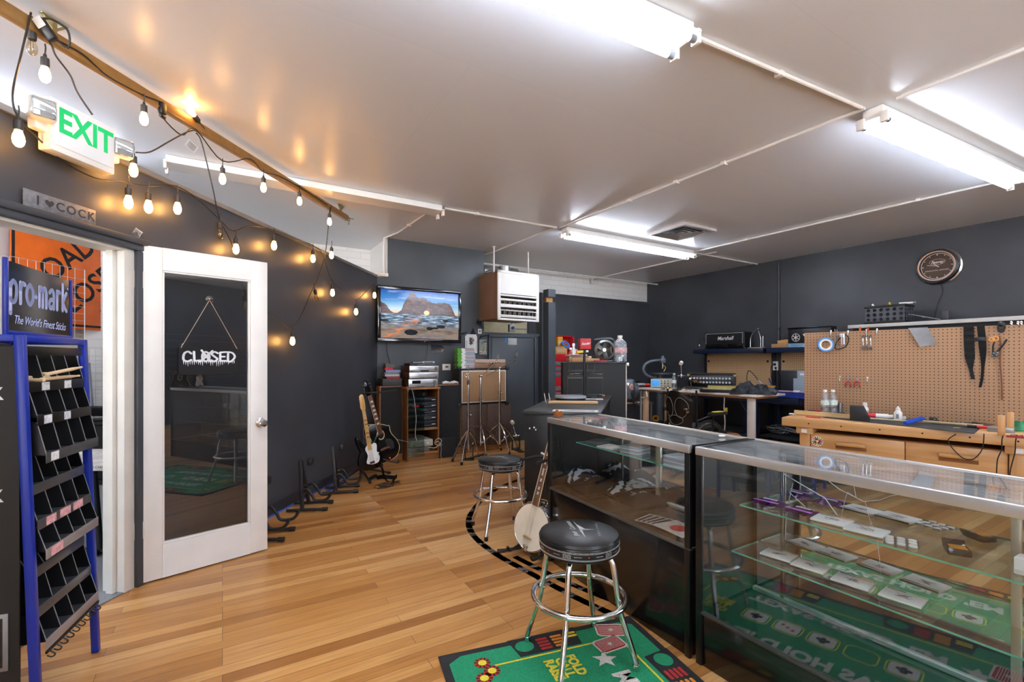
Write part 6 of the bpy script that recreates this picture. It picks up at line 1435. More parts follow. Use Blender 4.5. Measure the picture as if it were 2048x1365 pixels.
B().lathe([(0, .0), (.16, 0), (.18, .16), (.165, .16), (.15, .01), (0, .01)], 26).out('tub', mt('#3d4544', .4), t)
# wall shelf with the milk crate, and the wall clock
ws = thing('wall_shelf', 'deep dark wall shelf with a white front edge above the wooden workbench', 'shelf', AB(7.5, 3.2, 1.80), WF)
B().box(0, 2.9, .012, .52, .0, .04, 0, .003).out('board', mt('#2a2b2d', .5), ws); B().box(0, 2.9, 0, .014, -.005, .042, 0, .003).out('front_edge', mt('#c9c7c4', .35, 0, .05), ws)
for x in (.15, 1.4, 2.6): B().box(x, x+.03, .05, .5, -.05, 0, 0, .003).out('bracket', BLACK, ws)
B().box(.05, 2.8, .03, .06, -.1, 0, 0, .003).out('apron', BLACKMAT, ws)
mk_ = thing('milk_crate', 'black plastic crate with round holes full of tools on the deep wall shelf', 'crate', AB(7.53, 2.76, 1.846), WF+.0)
CRB = mt('#4b5057', .45, 0, .12)
def holed(w_, h_, nx, nz, r):
    """a flat crate side with real round holes"""
    b = B(); t = bmesh.new(); cw, ch = w_/nx, h_/nz
    for i in range(nx):
        for j in range(nz):
            cx, cz = (i+.5)*cw, (j+.5)*ch; n = 16; O, I = [], []
            for k in range(n):
                q = PI/4+2*PI*k/n; c_, s_ = math.cos(q), math.sin(q); m = max(abs(c_), abs(s_))
                O.append(t.verts.new((cx+c_/m*cw/2, cz+s_/m*ch/2, 0))); I.append(t.verts.new((cx+c_*r, cz+s_*r, 0)))
            for k in range(n): t.faces.new((O[k], O[(k+1) % n], I[(k+1) % n], I[k]))
    bmesh.ops.remove_doubles(t, verts=t.verts, dist=1e-5); bmesh.ops.solidify(t, geom=t.faces[:], thickness=.005)
    b._add(t, 0); return b
for nm, w_, M in (('front_side', .44, TR(-.24, 0, .02) @ UPRIGHT), ('back_side', .44, TR(-.24, .28, .02) @ UPRIGHT), ('end_side', .28, TR(.2, 0, .02) @ RZ(PI/2) @ UPRIGHT), ('end_side', .28, TR(-.24, 0, .02) @ RZ(PI/2) @ UPRIGHT)):
    b_ = holed(w_, .19, 6 if w_ > .3 else 4, 3, .022); bmesh.ops.transform(b_.bm, matrix=M, verts=b_.bm.verts); b_.out(nm, CRB, mk_)
b_ = B()
for z in (.0, .21):
    for x0, x1, y0, y1 in ((-.25, .21, -.01, .01), (-.25, .21, .27, .29), (-.25, -.23, 0, .28), (.19, .21, 0, .28)): b_.box(x0, x1, y0, y1, z, z+.03, 0, .004)
b_.box(-.24, .2, 0, .28, 0, .006).out('rim', BLACK, mk_)
B().box(-.222, .182, .014, .262, .006, .185, 0, .01).out('inside_shade', INK, mk_)  # black inner box standing in for the shade inside the crate
for k in range(9): 
    x, y = R.uniform(-.2, .16), R.uniform(.04, .22)
    t = thing('loose_tool', 'oddment in the black crate, %s' % ('yellow handled tool by the front', 'white plastic part by the front', 'chrome rod', 'second yellow handled tool', 'black handled tool', 'grey tube', 'white tube end', 'steel bar', 'yellow tape rule')[k], 'tool', AB(7.53, 2.76, 1.853)+Matrix.Rotation(WF+TH, 3, 'Z') @ V((x, y, .18)), R.uniform(0, 3), 'tools kept in the black crate')
    B().cyl((0, 0, .012), (R.uniform(-.04, .04), R.uniform(-.03, .03), R.uniform(.03, .09)), .012, n=10).out('handle', (mt('#d6b420', .4), WHITE, CHROME2, mt('#d6b420', .4), BLACK, GREYM, WHITE, CHROME2, mt('#d6b420', .4))[k], t); B().ball((0, 0, .014), .014).out('end_cap', GREYM, t)
t = thing('thin_rod', 'thin pale rod sloping from the black crate onto the deep shelf', 'rod', AB(7.55, 2.5, 1.846), WF)
B().cyl((-.02, -.02, .1), (.3, -.03, .006), .005, n=6).cyl((.12, -.025, .055), (.15, -.025, .045), .008, n=6).out('rod', mt('#8d8f92', .4), t)
t = thing('marker_tube', 'pale marker lying across the top of the black crate', 'marker', AB(7.6, 2.57, 2.086), WF+.4)
B().cyl((-.07, 0, .012), (.07, 0, .012), .012, n=10).out('barrel', WHITE, t); B().cyl((.07, 0, .012), (.1, 0, .012), .011, n=10).out('cap', GREYM, t)
t = thing('shelf_bookend', 'small dark upright block on the deep wall shelf', 'block', AB(7.75, 2.22, 1.841), WF)
B().box(-.03, .03, 0, .08, 0, .13, 0, .003).out('block', mt('#4a4650', .5), t)
ck = thing('wall_clock', 'round chrome wall clock with a copper-toned face high on the dark side wall', 'clock', AB(8.02, 2.36, 2.58), WF)
Mc = RX(PI/2)
B().lathe([(.205, 0), (.24, .0), (.238, .02), (.222, .03), (.228, .045), (.215, .06), (.2, .085), (.195, .10), (.185, .10), (.18, .08)], 48, 0, Mc).out('case', CHROME, ck)
B().tube([(.188*math.cos(q*PI/24), .188*math.sin(q*PI/24), .092) for q in range(48)], .009, 8, closed=True, M=Mc).out('tube_ring', mt('#e7b79a', .25, 0, .05), ck)
B().cyl((0, -.055, 0), (0, -.06, 0), .18, n=48).out('dial', mt('#4d3b32', .18, .5, .1), ck)
r_ = B().lathe([(.162, .061), (.168, .0612), (.168, .061)], 48, 0, Mc)
for q in range(12): r_.ball((.148*math.sin(q*PI/6), -.0615, .148*math.cos(q*PI/6)), .006 if q % 3 else .009, 0, 8, 6)
r_.out('hour_marks', WHITE, ck)
B().tube([(.08*math.cos(q*PI/16), .037*math.sin(q*PI/16), 0) for q in range(32)], .002, 5, closed=True, M=TR(0, -.062, .055) @ UPRIGHT @ RZ(.0)).out('logo_ring', mt('#cfc9c4', .4), ck)
text('Peavey', .05, WHITE, ck, TR(0, -.062, .052) @ UPRIGHT, .0004, .3, .001, 'lettering', .9)
text('INNOVATION. AMPLIFIED.', .021, WHITE, ck, TR(0, -.062, -.055) @ UPRIGHT, .0004, .0, 0, 'lettering')
for a_, l, w_ in ((-.75, .065, .007), (-1.35, .105, .005)): B().box(-w_/2, w_/2, -.065, -.063, -.02, l, 0, 0, RY(a_)).out('hand', WHITE, ck)
B().box(-.18, .18, -.075, -.074, -.18, .18, 0, 0).out('crystal', GLASS, ck) if False else B().cyl((0, -.083, 0), (0, -.085, 0), .181, n=48).out('crystal', glass('#ffffff', .05), ck)
cw_ = thing('clock_cord', 'thin black cord hanging from the wall clock to the deep shelf', 'cord', AB(8.015, 2.32, 1.845), WF)
B().tube([(-.02, 0, .50), (.0, 0, .40), (-.05, -.0, .25), (-.09, 0, .03)], .005, 6, sm=4).out('cord', BLACK, cw_)

# ================================================================ wooden workbench with its pegboard
wp = onz(1563, 835, .87); WBR = -PI/2+math.radians(12)
wb = thing('wooden_workbench', 'beech workbench with drawers and rounded wooden pulls', 'workbench', V((wp.x, wp.y, 0)), WBR)
# local: x along the front towards the viewer's right, y to the back
BEECH = wood('#c0905a', '#d6a972', .4, 0, 1.0, .15); BEECHV = wood('#b98750', '#d09f68', .4, 2, 1.0, .1)
WBL = 1.62
B().box(0, WBL, 0, .64, .80, .87, 0, .006).out('benchtop', BEECH, wb)
for x in (.2, .42, .66, .9, 1.14, 1.36, 1.55): B().cyl((x, -.001, .835), (x, .004, .835), .006, n=8).out('dog_hole', INK, wb)
for x in (.12, 1.32):
    for y in (.05, .5): B().box(x, x+.075, y, y+.075, 0, .80, 0, .006).out('leg', BEECHV, wb)
    B().box(x-.02, x+.1, .03, .6, .745, .80, 0, .006).out('bearer', BEECH, wb)
B().box(.195, 1.32, .09, .55, .12, .76).out('drawer_case', mt('#a4743f', .5), wb)
def dr_(x0, x1, z0, z1, hx):
    d = B().box(x0, x1, .065, .09, z0, z1, 0, .003).out('drawer', BEECH, wb)
    for h in hx:
        B().box(h-.1, h+.1, .028, .066, (z0+z1)/2-.002, (z0+z1)/2+.03, 0, .013, None, 4).out('pull', mt('#c99b62', .4, 0, .1), d)
        B().box(h-.1, h+.1, .0630, .066, (z0+z1)/2-.03, (z0+z1)/2-.004, 0, .001).out('pull_recess', mt('#8a5d30', .5), d)
dr_(.20, .795, .60, .755, (.47,)); dr_(.80, 1.315, .60, .755, (1.08,)); dr_(.20, 1.315, .42, .595, (.74, 1.1)); dr_(.20, 1.315, .20, .415, (.74,))
for x in (.14, 1.345): B().box(x, x+.04, .028, .03, .755, .785).out('corner_tag', WHITE, wb)
st_ = B()
for k in range(14):
    q = k*2*PI/14; st_.stroke([(.012*math.cos(q), .012*math.sin(q)), (.036*math.cos(q+.2), .034*math.sin(q+.2))], .008, 0, k % 4, TR(.245, .0645, .69) @ UPRIGHT)
sk_ = B().lathe([(0, .0005), (.04, .0004), (.041, 0)], 24, 0, TR(.245, .065, .69) @ RX(PI/2)).out('sticker', PAPER, wb)
st_.out('sticker_print', [INK, RED, mt('#d8b71e', .5), mt('#2e8a3c', .5)], sk_)
pb = thing('pegboard', 'brown pegboard standing along the back of the wooden workbench', 'pegboard', wb.matrix_basis @ V((0, .645, .70)), WBR-.05)
B().box(0, 2.3, 0, .008, 0, .905).out('panel', PEG2, pb)
for x in (.05, 2.2): B().box(x, x+.03, .008, .04, -.7, .9).out('batten', BEECHV, pb)
Mpb = Matrix.LocRotScale(pb.location, pb.rotation_euler, None)
def onp(px, py):                                   # a photo point on the pegboard's face, in the board's own frame
    d = V(((px-CX)/F, 1, (HZ-py)/F)); n = Mpb.to_3x3() @ V((0, -1, 0)); o = pb.location
    k = (o-V((0, 0, CH))).dot(n)/d.dot(n); return Mpb.inverted() @ (V((0, 0, CH))+d*k)
def hang(name, label, cat, px, py, group=None, off=.004):
    q = onp(px, py); q.y = -off
    return thing(name, label, cat, Mpb @ q, WBR-.05, group)
def hook(px, py, label):
    t = hang('peg_hook', label, 'hook', px, py, 'steel hooks in the pegboard', .0)
    B().tube([(0, .004, .0), (0, -.012, -.0), (0, -.016, -.035), (0, -.03, -.04), (0, -.045, -.025)], .0025, 6, sm=3).out('wire', CHROME2, t); B().box(-.006, .006, -.002, 0, -.02, .012, 0, .001).out('plate', CHROME2, t)
for px, py, lb in ((1680, 755, 'steel hook beside the red pliers, nearer the board edge'), (1735, 757, 'steel hook beside the red pliers, nearer the bottles of glue'), (1662, 663, 'steel hook at the top of the pegboard by the blue tape'), (1696, 664, 'steel hook at the top of the pegboard by the goggles'), (1733, 661, 'steel hook at the top of the pegboard between the orange tags'), (1754, 660, 'steel hook at the top of the pegboard by the grey cloth')): hook(px, py, lb)
t = hang('tape_roll', 'roll of blue masking tape hung at the top corner of the pegboard', 'tape roll', 1653, 690, None, .03)
B().lathe([(.036, -.02), (.05, -.02), (.05, .02), (.036, .02), (.036, -.02)], 28, 0, RX(PI/2) @ RY(.5)).out('core', mt('#e3ddd2', .6), t); B().lathe([(.05, -.0205), (.062, -.0205), (.062, .0205), (.05, .0205)], 28, 0, RX(PI/2) @ RY(.5)).out('tape', mt('#4f93d4', .6), t)
t = hang('safety_goggles', 'clear safety goggles hung on the pegboard next to the blue tape', 'goggles', 1686, 682, None, .03)
B().tube([(.02, 0, .06), (-.03, -.01, .0), (-.05, -.01, -.06), (-.03, 0, -.075), (.03, 0, -.05), (.05, 0, .02), (.02, 0, .06)], .005, 6, sm=4).out('strap', BLACK, t)
B().grid(8, 4, lambda u_, v_: V((-.035+.07*u_, -.03-.02*math.sin(u_*PI), -.06+.1*v_+.03*u_)), 0, None, .002).out('lens', glass('#dfe0e4', .15), t); B().box(-.012, .018, -.03, -.0, .03, .06, 0, .004).out('clip', WHITE, t)
t = hang('feeler_rods', 'two thin pale rods stuck up behind the pegboard edge', 'rods', 1672, 672, None, .006)
B().cyl((-.004, 0, -.06), (-.007, 0, .06), .003, n=6).out('rod', mt('#a98d74', .5), t); B().cyl((.008, 0, -.07), (.008, 0, .055), .003, n=6).out('rod', mt('#8d8f92', .4), t)
for k, (px, lb) in enumerate(((1727, 'open-ended spanner hung first of the three chrome spanners'), (1734, 'open-ended spanner hung in the middle of the three chrome spanners'), (1742, 'open-ended spanner hung last of the three chrome spanners, by the grey cloth'))):
    t = hang('spanner', lb, 'spanner', px, 686-(k == 1)*2, 'chrome spanners on the pegboard', .012)
    B().box(-.004, .004, -.004, .001, -.045, .045, 0, .0015).out('shank', CHROME, t)
    B().prism([(-.011, -.062), (-.005, -.058), (0, -.05), (.005, -.058), (.011, -.062), (.012, -.045), (.004, -.036), (-.004, -.036), (-.012, -.045)], -.001, .004, 0, UPRIGHT).out('jaw', CHROME, t); B().lathe([(.005, -.003), (.011, -.003), (.011, .003), (.005, .003), (.005, -.003)], 16, 0, TR(0, -.0015, .052) @ RX(PI/2)).out('ring_end', CHROME, t)
    B().tube([(0, .01, .056), (0, -.002, .06), (.002, -.004, .045)], .002, 5).out('hook_loop', CHROME2, t)
for px, lb in ((1720, 'orange tag at the pegboard top over the first spanner'), (1736, 'orange tag at the pegboard top over the last spanner')):
    t = hang('orange_tag', lb, 'tag', px, 660, 'orange tags on the pegboard', .006); B().grid(3, 1, lambda u_, v_: V((-.006+.018*u_, -.012*u_, -.02+.04*v_+.01*u_)), 0, None, .001).out('tag', mt('#e8863a', .5), t)
t = hang('grey_cloth', 'folded pale grey cloth hung over the top of the pegboard', 'cloth', 1838, 656, None, .01)
B().grid(8, 12, lambda u_, v_: V((-.065+.12*u_+.075*v_*(1-.25*u_), -.006-.008*math.sin(u_*5+v_*2)*(.3+v_), .0-.155*v_+.02*u_*v_)), 0, None, .012).out('cloth', mt('#b9bcc0', .85, 0, .06, 20., .2), t)
for k, (px, lb) in enumerate(((1697, 'red-handled long-nose pliers hung nearer the board edge'), (1715, 'red-handled cutting pliers hung nearer the glue bottles'))):
    t = hang('pliers', lb, 'pliers', px, 762, 'red handled pliers on the pegboard', .014)
    for sx in (-1, 1):
        B().tube([(sx*.002, 0, .0), (sx*.012, -.002, -.012), (sx*.021, -.002, -.03), (sx*.019, 0, -.05)], .0055, 8, sm=4).out('handle', RED, t); B().ball((sx*.019, 0, -.05), .0062).out('grip_end', BLACK, t)
        B().tube([(0, 0, 0), (sx*.004, 0, .02), (sx*(.003 if k == 0 else .007), 0, .045 if k == 0 else .03)], [.005, .004, .0015], 8).out('jaw', GREYM, t)
    B().cyl((0, -.007, .003), (0, .006, .003), .006, n=12).out('pivot', GREYM, t)
t = hang('black_strap', 'wide padded black guitar strap hung from the top of the pegboard', 'strap', 1938, 652, 'black straps on the pegboard', .01)
B().grid(4, 22, lambda u_, v_: V(((u_-.5)*(.058 if v_ < .7 else .058*(1-(v_-.7)*2.2))+.012*v_*v_, -.004-.004*math.sin(v_*40), .0-.335*v_)), 0, None, .008).out('padded_band', mt('#18191b', .6, 0, .2, 30., .3), t)
B().grid(1, 6, lambda u_, v_: V(((u_-.5)*.022+.012+.012*v_, -.005, -.33-.075*v_)), 0, None, .004).out('leather_tab', BLACK, t)
t = hang('webbing_strap', 'narrow black webbing strap with a buckle hung beside the padded strap', 'strap', 1962, 652, 'black straps on the pegboard', .012)
B().grid(2, 30, lambda u_, v_: V(((u_-.5)*.042*(1-.6*min(1, max(0, v_-.35)*3))+.012*math.sin(v_*3)-.045*max(0, v_-.85)*4*(v_-.8), -.006-.006*math.sin(v_*8)-.04*max(0, v_-.9), -.46*v_)), 0, None, .004).out('band', BLACKMAT, t)
B().box(-.028, .026, -.016, -.002, -.115, -.085, 0, .004).out('buckle', BLACK, t)
t = hang('bolt_cutters', 'black leather-punch cutters hung on the pegboard with orange rings', 'cutters', 1990, 700, None, .02)
B().tube([(-.01, 0, -.02), (-.008, 0, .03), (.0, -.004, .055)], .005, 8, sm=4).tube([(.01, 0, -.02), (.035, 0, .02), (.055, 0, .06), (.06, 0, .075)], .006, 8, sm=4).out('handle', INK, t)
B().prism([(-.02, -.055), (.018, -.05), (.022, -.012), (-.012, -.018)], -.006, .006, 0, UPRIGHT, .002).out('jaw_plate', mt('#3a3a3a', .4, .3), t)
for x, z in ((-.012, -.045), (.01, -.04), (-.004, -.025), (.014, -.02)): B().cyl((x, -.008, z), (x, -.005, z), .004, n=8).out('rivet', GREYM, t)
for x, z in ((-.015, .075), (.005, .08)): B().tube([(x+.014*math.cos(q*PI/8), -.01, z+.014*math.sin(q*PI/8)) for q in range(16)], .004, 6, closed=True).out('orange_ring', mt('#e09a4a', .5), t)
t = hang('suction_holder', 'black suction hook at the top of the pegboard over the brown cord', 'hook', 2003, 655, None, .004)
B().cyl((0, 0, 0), (0, -.03, 0), .024, .012, 18).ball((0, -.03, .02), .02).out('knob', BLACK, t); B().cyl((.0, -.012, -.02), (0, -.025, -.022), .02, n=14).out('cup', BLACK, t)
t = hang('leather_lace', 'brown leather cord hanging down the pegboard to the clamp blocks', 'cord', 2000, 672, None, .012)
B().tube([(0, 0, 0), (.004, 0, -.1), (.002, -.004, -.2), (.01, 0, -.35), (.012, -.0, -.47)], .0045, 6, sm=4).out('cord', mt('#7a4a2e', .6), t)
for k, (px, lb) in enumerate(((2023, 'chrome tuner knob on the pegboard top, apart from the pair'), (2036, 'chrome tuner knob on the pegboard top, first of the pair'), (2043, 'chrome tuner knob on the pegboard top, at the frame edge'))):
    t = hang('chrome_knob', lb, 'knob', px, 645, 'chrome knobs on the pegboard', .012); B().ball((0, 0, 0), .009).box(-.006, .006, -.006, .006, -.022, -.004, 0, .002).out('knob', CHROME, t); B().cyl((0, 0, -.0), (0, .014, 0), .003, n=6).out('pin', CHROME2, t)
# things lying on the workbench
def onwb(px, py, z=.8705): return onz(px, py, z)
def lay(name, label, cat, px, py, rz=0., group=None, z=.8705): return thing(name, label, cat, onwb(px, py, z), WBR+rz, group)
t = lay('rubber_mat', 'black rubber work mat spread on the wooden workbench', 'mat', 1850, 846)
Mw = Matrix.LocRotScale(t.location, t.rotation_euler, None).inverted()
q = [Mw @ onwb(x, y) for x, y in ((1645, 836), (1700, 827), (1985, 838), (1948, 868))]
B().prism([(p.x, p.y) for p in q], 0, .003).out('mat', mt('#2a2c2e', .7, 0, .25, 10.), t)
ZB = .8745
bottle(onwb(1650, 829, ZB), 'clear water bottle on the workbench, nearer the board edge', .215, .033, '#e9e9e7', '#c9d6cf')
bottle(onwb(1666, 829, ZB), 'clear water bottle on the workbench, beside the steel cylinders', .215, .033, '#e9e9e7', '#cfdcd4')
for k, px in enumerate((1680, 1691)):
    t = lay('steel_cylinder', ('steel cylinder next to the water bottles', 'steel cylinder next to the black wedge block')[k], 'cylinder', px, 828, 0, 'pair of steel cylinders', ZB); B().cyl((0, 0, 0), (0, 0, .095), .018, n=20).out('body', mt('#8d9091', .35, .8), t); B().lathe([(.0185, .012), (.0185, .02)], 20).out('groove', GREYM, t)
t = lay('wood_strip', 'pale wood moulding strip lying on the workbench near its corner', 'wood strip', 1646, 833, -.12, None, ZB)
B().prism([(-.02, 0), (.02, 0), (.02, .02), (.008, .034), (-.02, .034)], -.22, .22, 0, RZ(PI/2) @ RX(PI/2)).out('strip', wood('#d0aa72', '#e2c594', .5, 0), t)
t = lay('red_card', 'red and black packet lying behind the wood strip', 'packet', 1652, 826, 0, None, ZB); B().box(-.14, .14, -.03, .04, 0, .015, 0, .003).out('packet', mt('#2a2526', .4), t); B().box(-.09, .05, -.025, .035, .015, .02, 0, .002).out('red_face', mt('#d8443a', .4), t)
t = lay('white_card', 'white paper lying on the corner of the wooden workbench', 'paper', 1594, 829, .2); B().box(-.06, .07, -.04, .05, 0, .002).out('sheet', PAPER, t)
t = lay('red_tool', 'flat red plastic tool lying before the wood strip', 'tool', 1627, 836, .1); B().box(-.055, .055, -.012, .012, 0, .008, 0, .003).out('body', RED, t)
t = lay('blue_bottle', 'small blue glass bottle at the corner of the wooden workbench', 'bottle', 1618, 821); B().lathe([(0, 0), (.018, 0), (.02, .03), (.01, .045), (.009, .055), (0, .055)], 16).out('body', mt('#2a2f7a', .15, 0, .05), t); B().cyl((0, 0, .055), (0, 0, .075), .009, .005, 10).out('cap', GREYM, t)
t = lay('wedge_block', 'black angled sanding block with a round hollow on the workbench', 'block', 1716, 841, .1, None, ZB)
B().prism([(-.05, 0), (.075, 0), (.075, .018), (.035, .115), (-.05, .115)], -.04, .04, 0, UPRIGHT, .002).out('block', mt('#1b1c1e', .6, 0, .1), t); B().cyl((.05, -.041, .03), (.05, .02, .03), .02, n=16).out('hollow', INK, t)
t = lay('glue_bottle', 'white glue bottle with a square cap standing behind the black block', 'bottle', 1730, 833, 0, None, ZB); B().lathe([(0, 0), (.025, 0), (.026, .01), (.026, .065), (.018, .08), (0, .08)], 18).out('body', WHITEGLOSS, t); B().lathe([(.0265, .02), (.0265, .05)], 18).out('label', mt('#d6a0a0', .5), t); B().lathe([(0, .115), (.016, .115), (.017, .078), (0, .078)], 12).out('cap', WHITE, t)
t = lay('glue_tube', 'white and red glue bottle lying on its side on the work mat', 'bottle', 1758, 838, .12, None, ZB); B().cyl((-.085, 0, .022), (.06, 0, .022), .021, n=18).cyl((.06, 0, .022), (.09, 0, .022), .016, n=14).out('body', WHITEGLOSS, t); B().cyl((-.086, 0, .022), (-.02, 0, .022), .0215, n=18).out('red_label', RED, t); B().box(-.09, .0, -.04, -.025, 0, .01, 0, .002).out('blue_rule', BLUE, t)
t = lay('dropper_bottle', 'white bottle with a pointed nozzle standing on the work mat', 'bottle', 1796, 841, 0, None, ZB); B().lathe([(0, 0), (.026, 0), (.028, .01), (.028, .06), (.016, .078), (.013, .08), (0, .08)], 18).out('body', WHITEGLOSS, t); B().lathe([(0, .112), (.005, .11), (.008, .1), (.015, .095), (.015, .078), (0, .078)], 14).out('nozzle', WHITE, t); B().box(-.008, .008, -.0285, -.026, .015, .05).out('label', GREYM, t)
t = lay('bottle_stopper', 'small white cap lying beside the nozzle bottle', 'cap', 1808, 840, 0, None, ZB); B().cyl((0, -.01, .014), (0, .012, .014), .014, n=14).out('cap', WHITE, t)
t = lay('long_stick', 'long pale wood strip lying across the work mat', 'stick', 1830, 845, -.02, None, ZB); B().box(-.36, .40, -.009, .009, 0, .01, 0, .002).out('stick', mt('#d9c79c', .5, 0, .08), t)
t = lay('neck_strip', 'second pale fretboard strip lying towards the round plate', 'stick', 1890, 850, -.04, None, ZB); B().box(-.16, .2, -.012, .012, .0105, .02, 0, .002).out('stick', mt('#cfb98c', .5, 0, .08), t); B().box(-.19, -.12, -.012, .012, .0105, .024, 0, .005).out('end_block', BLACK, t)
t = lay('blue_rag', 'folded grey-blue cloth lying at the back of the work mat', 'cloth', 1845, 838, 0, None, ZB); B().grid(16, 8, lambda u_, v_: V((-.13+.26*u_, -.03+.11*v_, .004+.035*math.sin(v_*3)*(.7+.3*math.sin(u_*9)))), 0, None, .004).out('cloth', mt('#8a93a8', .85, 0, .1), t)
t = lay('blue_caul', 'bright blue plastic channel lying slantwise on the work mat', 'tool', 1829, 850, .0, None, ZB)
B().box(-.075, .075, -.014, -.010, 0, .022, 0, .001, TR(0, 0, .02) @ RZ(.9) @ RY(-.25)).box(-.075, .075, .010, .014, 0, .022, 0, .001, TR(0, 0, .02) @ RZ(.9) @ RY(-.25)).box(-.075, .075, -.014, .014, 0, .004, 0, .001, TR(0, 0, .02) @ RZ(.9) @ RY(-.25)).out('channel', mt('#1f4fc0', .4), t)
t = lay('black_clamp', 'small black spring clamp on the pale strip', 'clamp', 1868, 847, .3, None, ZB); B().box(-.03, .02, -.012, .012, .024, .045, 0, .008).box(.0, .03, -.014, .014, 0, .03, 0, .008).out('clamp', BLACK, t); B().cyl((0, -.015, .03), (0, .015, .03), .005, n=8).out('pivot', GREYM, t)
t = lay('wood_chip', 'small wood chip lying on the work mat', 'wood chip', 1913, 857, .5, None, ZB); B().box(-.018, .018, -.004, .004, 0, .005).out('chip', mt('#c79a6c', .6), t)
t = lay('round_plate', 'round polished metal plate with a black knob on the workbench', 'plate', 1958, 852, 0, None, ZB); B().lathe([(0, .004), (.05, .004), (.08, .012), (.082, .015), (.05, .008), (0, .008)], 32).out('plate', mt('#77787a', .2, .9, .3, 6.), t); B().ball((-.02, .0, .015), (.018, .014, .012)).out('knob', BLACK, t)
t = lay('screwdriver', 'red-handled screwdriver lying before the round plate', 'screwdriver', 1962, 858, -.12, None, ZB); B().cyl((-.02, 0, .012), (.05, 0, .012), .011, n=12).out('handle', RED, t); B().cyl((-.07, 0, .012), (-.02, 0, .012), .010, n=10).out('grip', BLACK, t); B().cyl((-.1, 0, .012), (-.07, 0, .012), .003, n=6).out('shaft', CHROME2, t)
t = lay('sanding_beam', 'grey aluminium beam lying at the end of the workbench', 'beam', 1990, 864, -.12); B().box(-.035, .09, -.02, .02, 0, .034, 0, .002).out('beam', mt('#8f9193', .35, .6), t)
for k, (px, py, lb) in enumerate(((2003, 871, 'upright wooden clamp block at the front of the workbench'), (2021, 862, 'upright wooden clamp block behind the front one'))):
    t = lay('clamp_block', lb, 'wood block', px, py, 0, 'upright wooden blocks'); B().box(-.017, .017, -.017, .017, 0, .125, 0, .002).out('block', BEECHV, t); B().box(-.0165, .0165, -.0165, .0165, .125, .127).out('end_grain', mt('#c89a66', .6), t)
t = lay('green_cloth', 'crumpled green cloth at the end of the workbench', 'cloth', 2042, 862); B().grid(16, 12, lambda u_, v_: V((-.07+.16*u_, -.05+.12*v_, .004+max(0, math.sin(u_*PI)*math.sin(v_*PI))**.5*(.06+.014*math.sin(u_*14+v_*9)))), 0, None, .003).out('cloth', mt('#5cb88a', .85, 0, .15, 20.), t)
t = lay('red_tray', 'red tray of small tools at the end of the workbench', 'tray', 2036, 876); B().box(-.05, .14, -.03, .03, 0, .006, 0, .002).box(-.05, .14, -.03, -.026, 0, .014).out('tray', mt('#a02a30', .4), t)
for k in range(5): B().cyl((-.03+k*.03, -.01, .012), (-.01+k*.03, .015, .014), .005, n=8).out('bit', CHROME2, t)
wc_ = []
for k, (pts, lb) in enumerate((([(1912, 869), (1898, 878), (1897, 886), (1910, 903), (1925, 916), (1937, 920), (1950, 917), (1963, 902), (1967, 885), (1968, 868)], 'dark lead looping down over the drawer fronts of the wooden workbench'), ([(2007, 869), (2004, 880), (2003, 900), (1995, 920), (1993, 950)], 'dark lead hanging before the bench leg, inner one'), ([(2034, 870), (2031, 885), (2030, 905), (2022, 935), (2019, 955)], 'dark lead hanging before the bench leg, outer one'))):
    Mwi = Matrix.LocRotScale(wb.location, wb.rotation_euler, None)
    def onf(px, py, off=-.02):
        d = V(((px-CX)/F, 1, (HZ-py)/F)); n = Mwi.to_3x3() @ V((0, -1, 0)); o = Mwi @ V((0, off, 0))
        return V((0, 0, CH))+d*((o-V((0, 0, CH))).dot(n)/d.dot(n))
    P = [onf(x, y) for x, y in pts]; o = P[len(P)//2]
    t = thing('bench_lead', lb, 'cable', o, 0, 'dark leads on the wooden workbench', None, True); B().tube([p-o for p in P], .0035, 6, sm=4).out('cable', INK, t)
# ================================================================ black tape arc on the boards
def ribbon(pts, w_, z):
    pts = spline([V((x, y, z)) for x, y in pts], 6); b = B(); t = bmesh.new(); pr = None
    for i, p in enumerate(pts):
        d = (pts[min(i+1, len(pts)-1)]-pts[max(i-1, 0)]).normalized(); n = V((-d.y, d.x, 0))*w_/2
        cur = (t.verts.new(p+n), t.verts.new(p-n))
        if pr: t.faces.new((pr[0], pr[1], cur[1], cur[0]))
        pr = cur
    bmesh.ops.solidify(t, geom=t.faces[:], thickness=.0008)
    b._add(t, 0); return b
TAPE = mt('#55534f', .6, 0, .3, 12., nz2='#7a746c')
tag(ribbon([(.22, 5.5), (.09, 5.34), (-.13, 5.02), (-.28, 4.6), (-.355, 4.2), (-.36, 3.92), (-.29, 3.62), (-.12, 3.3), (.11, 3.0), (.36, 2.69), (.56, 2.48)], .05, .0016).out('floor_tape', TAPE), 'curved black tape line on the boards around the showcases', 'tape line')
tag(ribbon([(.02, 3.24), (.2, 3.02), (.42, 2.78), (.64, 2.58)], .045, .003).out('floor_tape', TAPE), 'short straight black tape line crossing the curved one by the banjo', 'tape line')

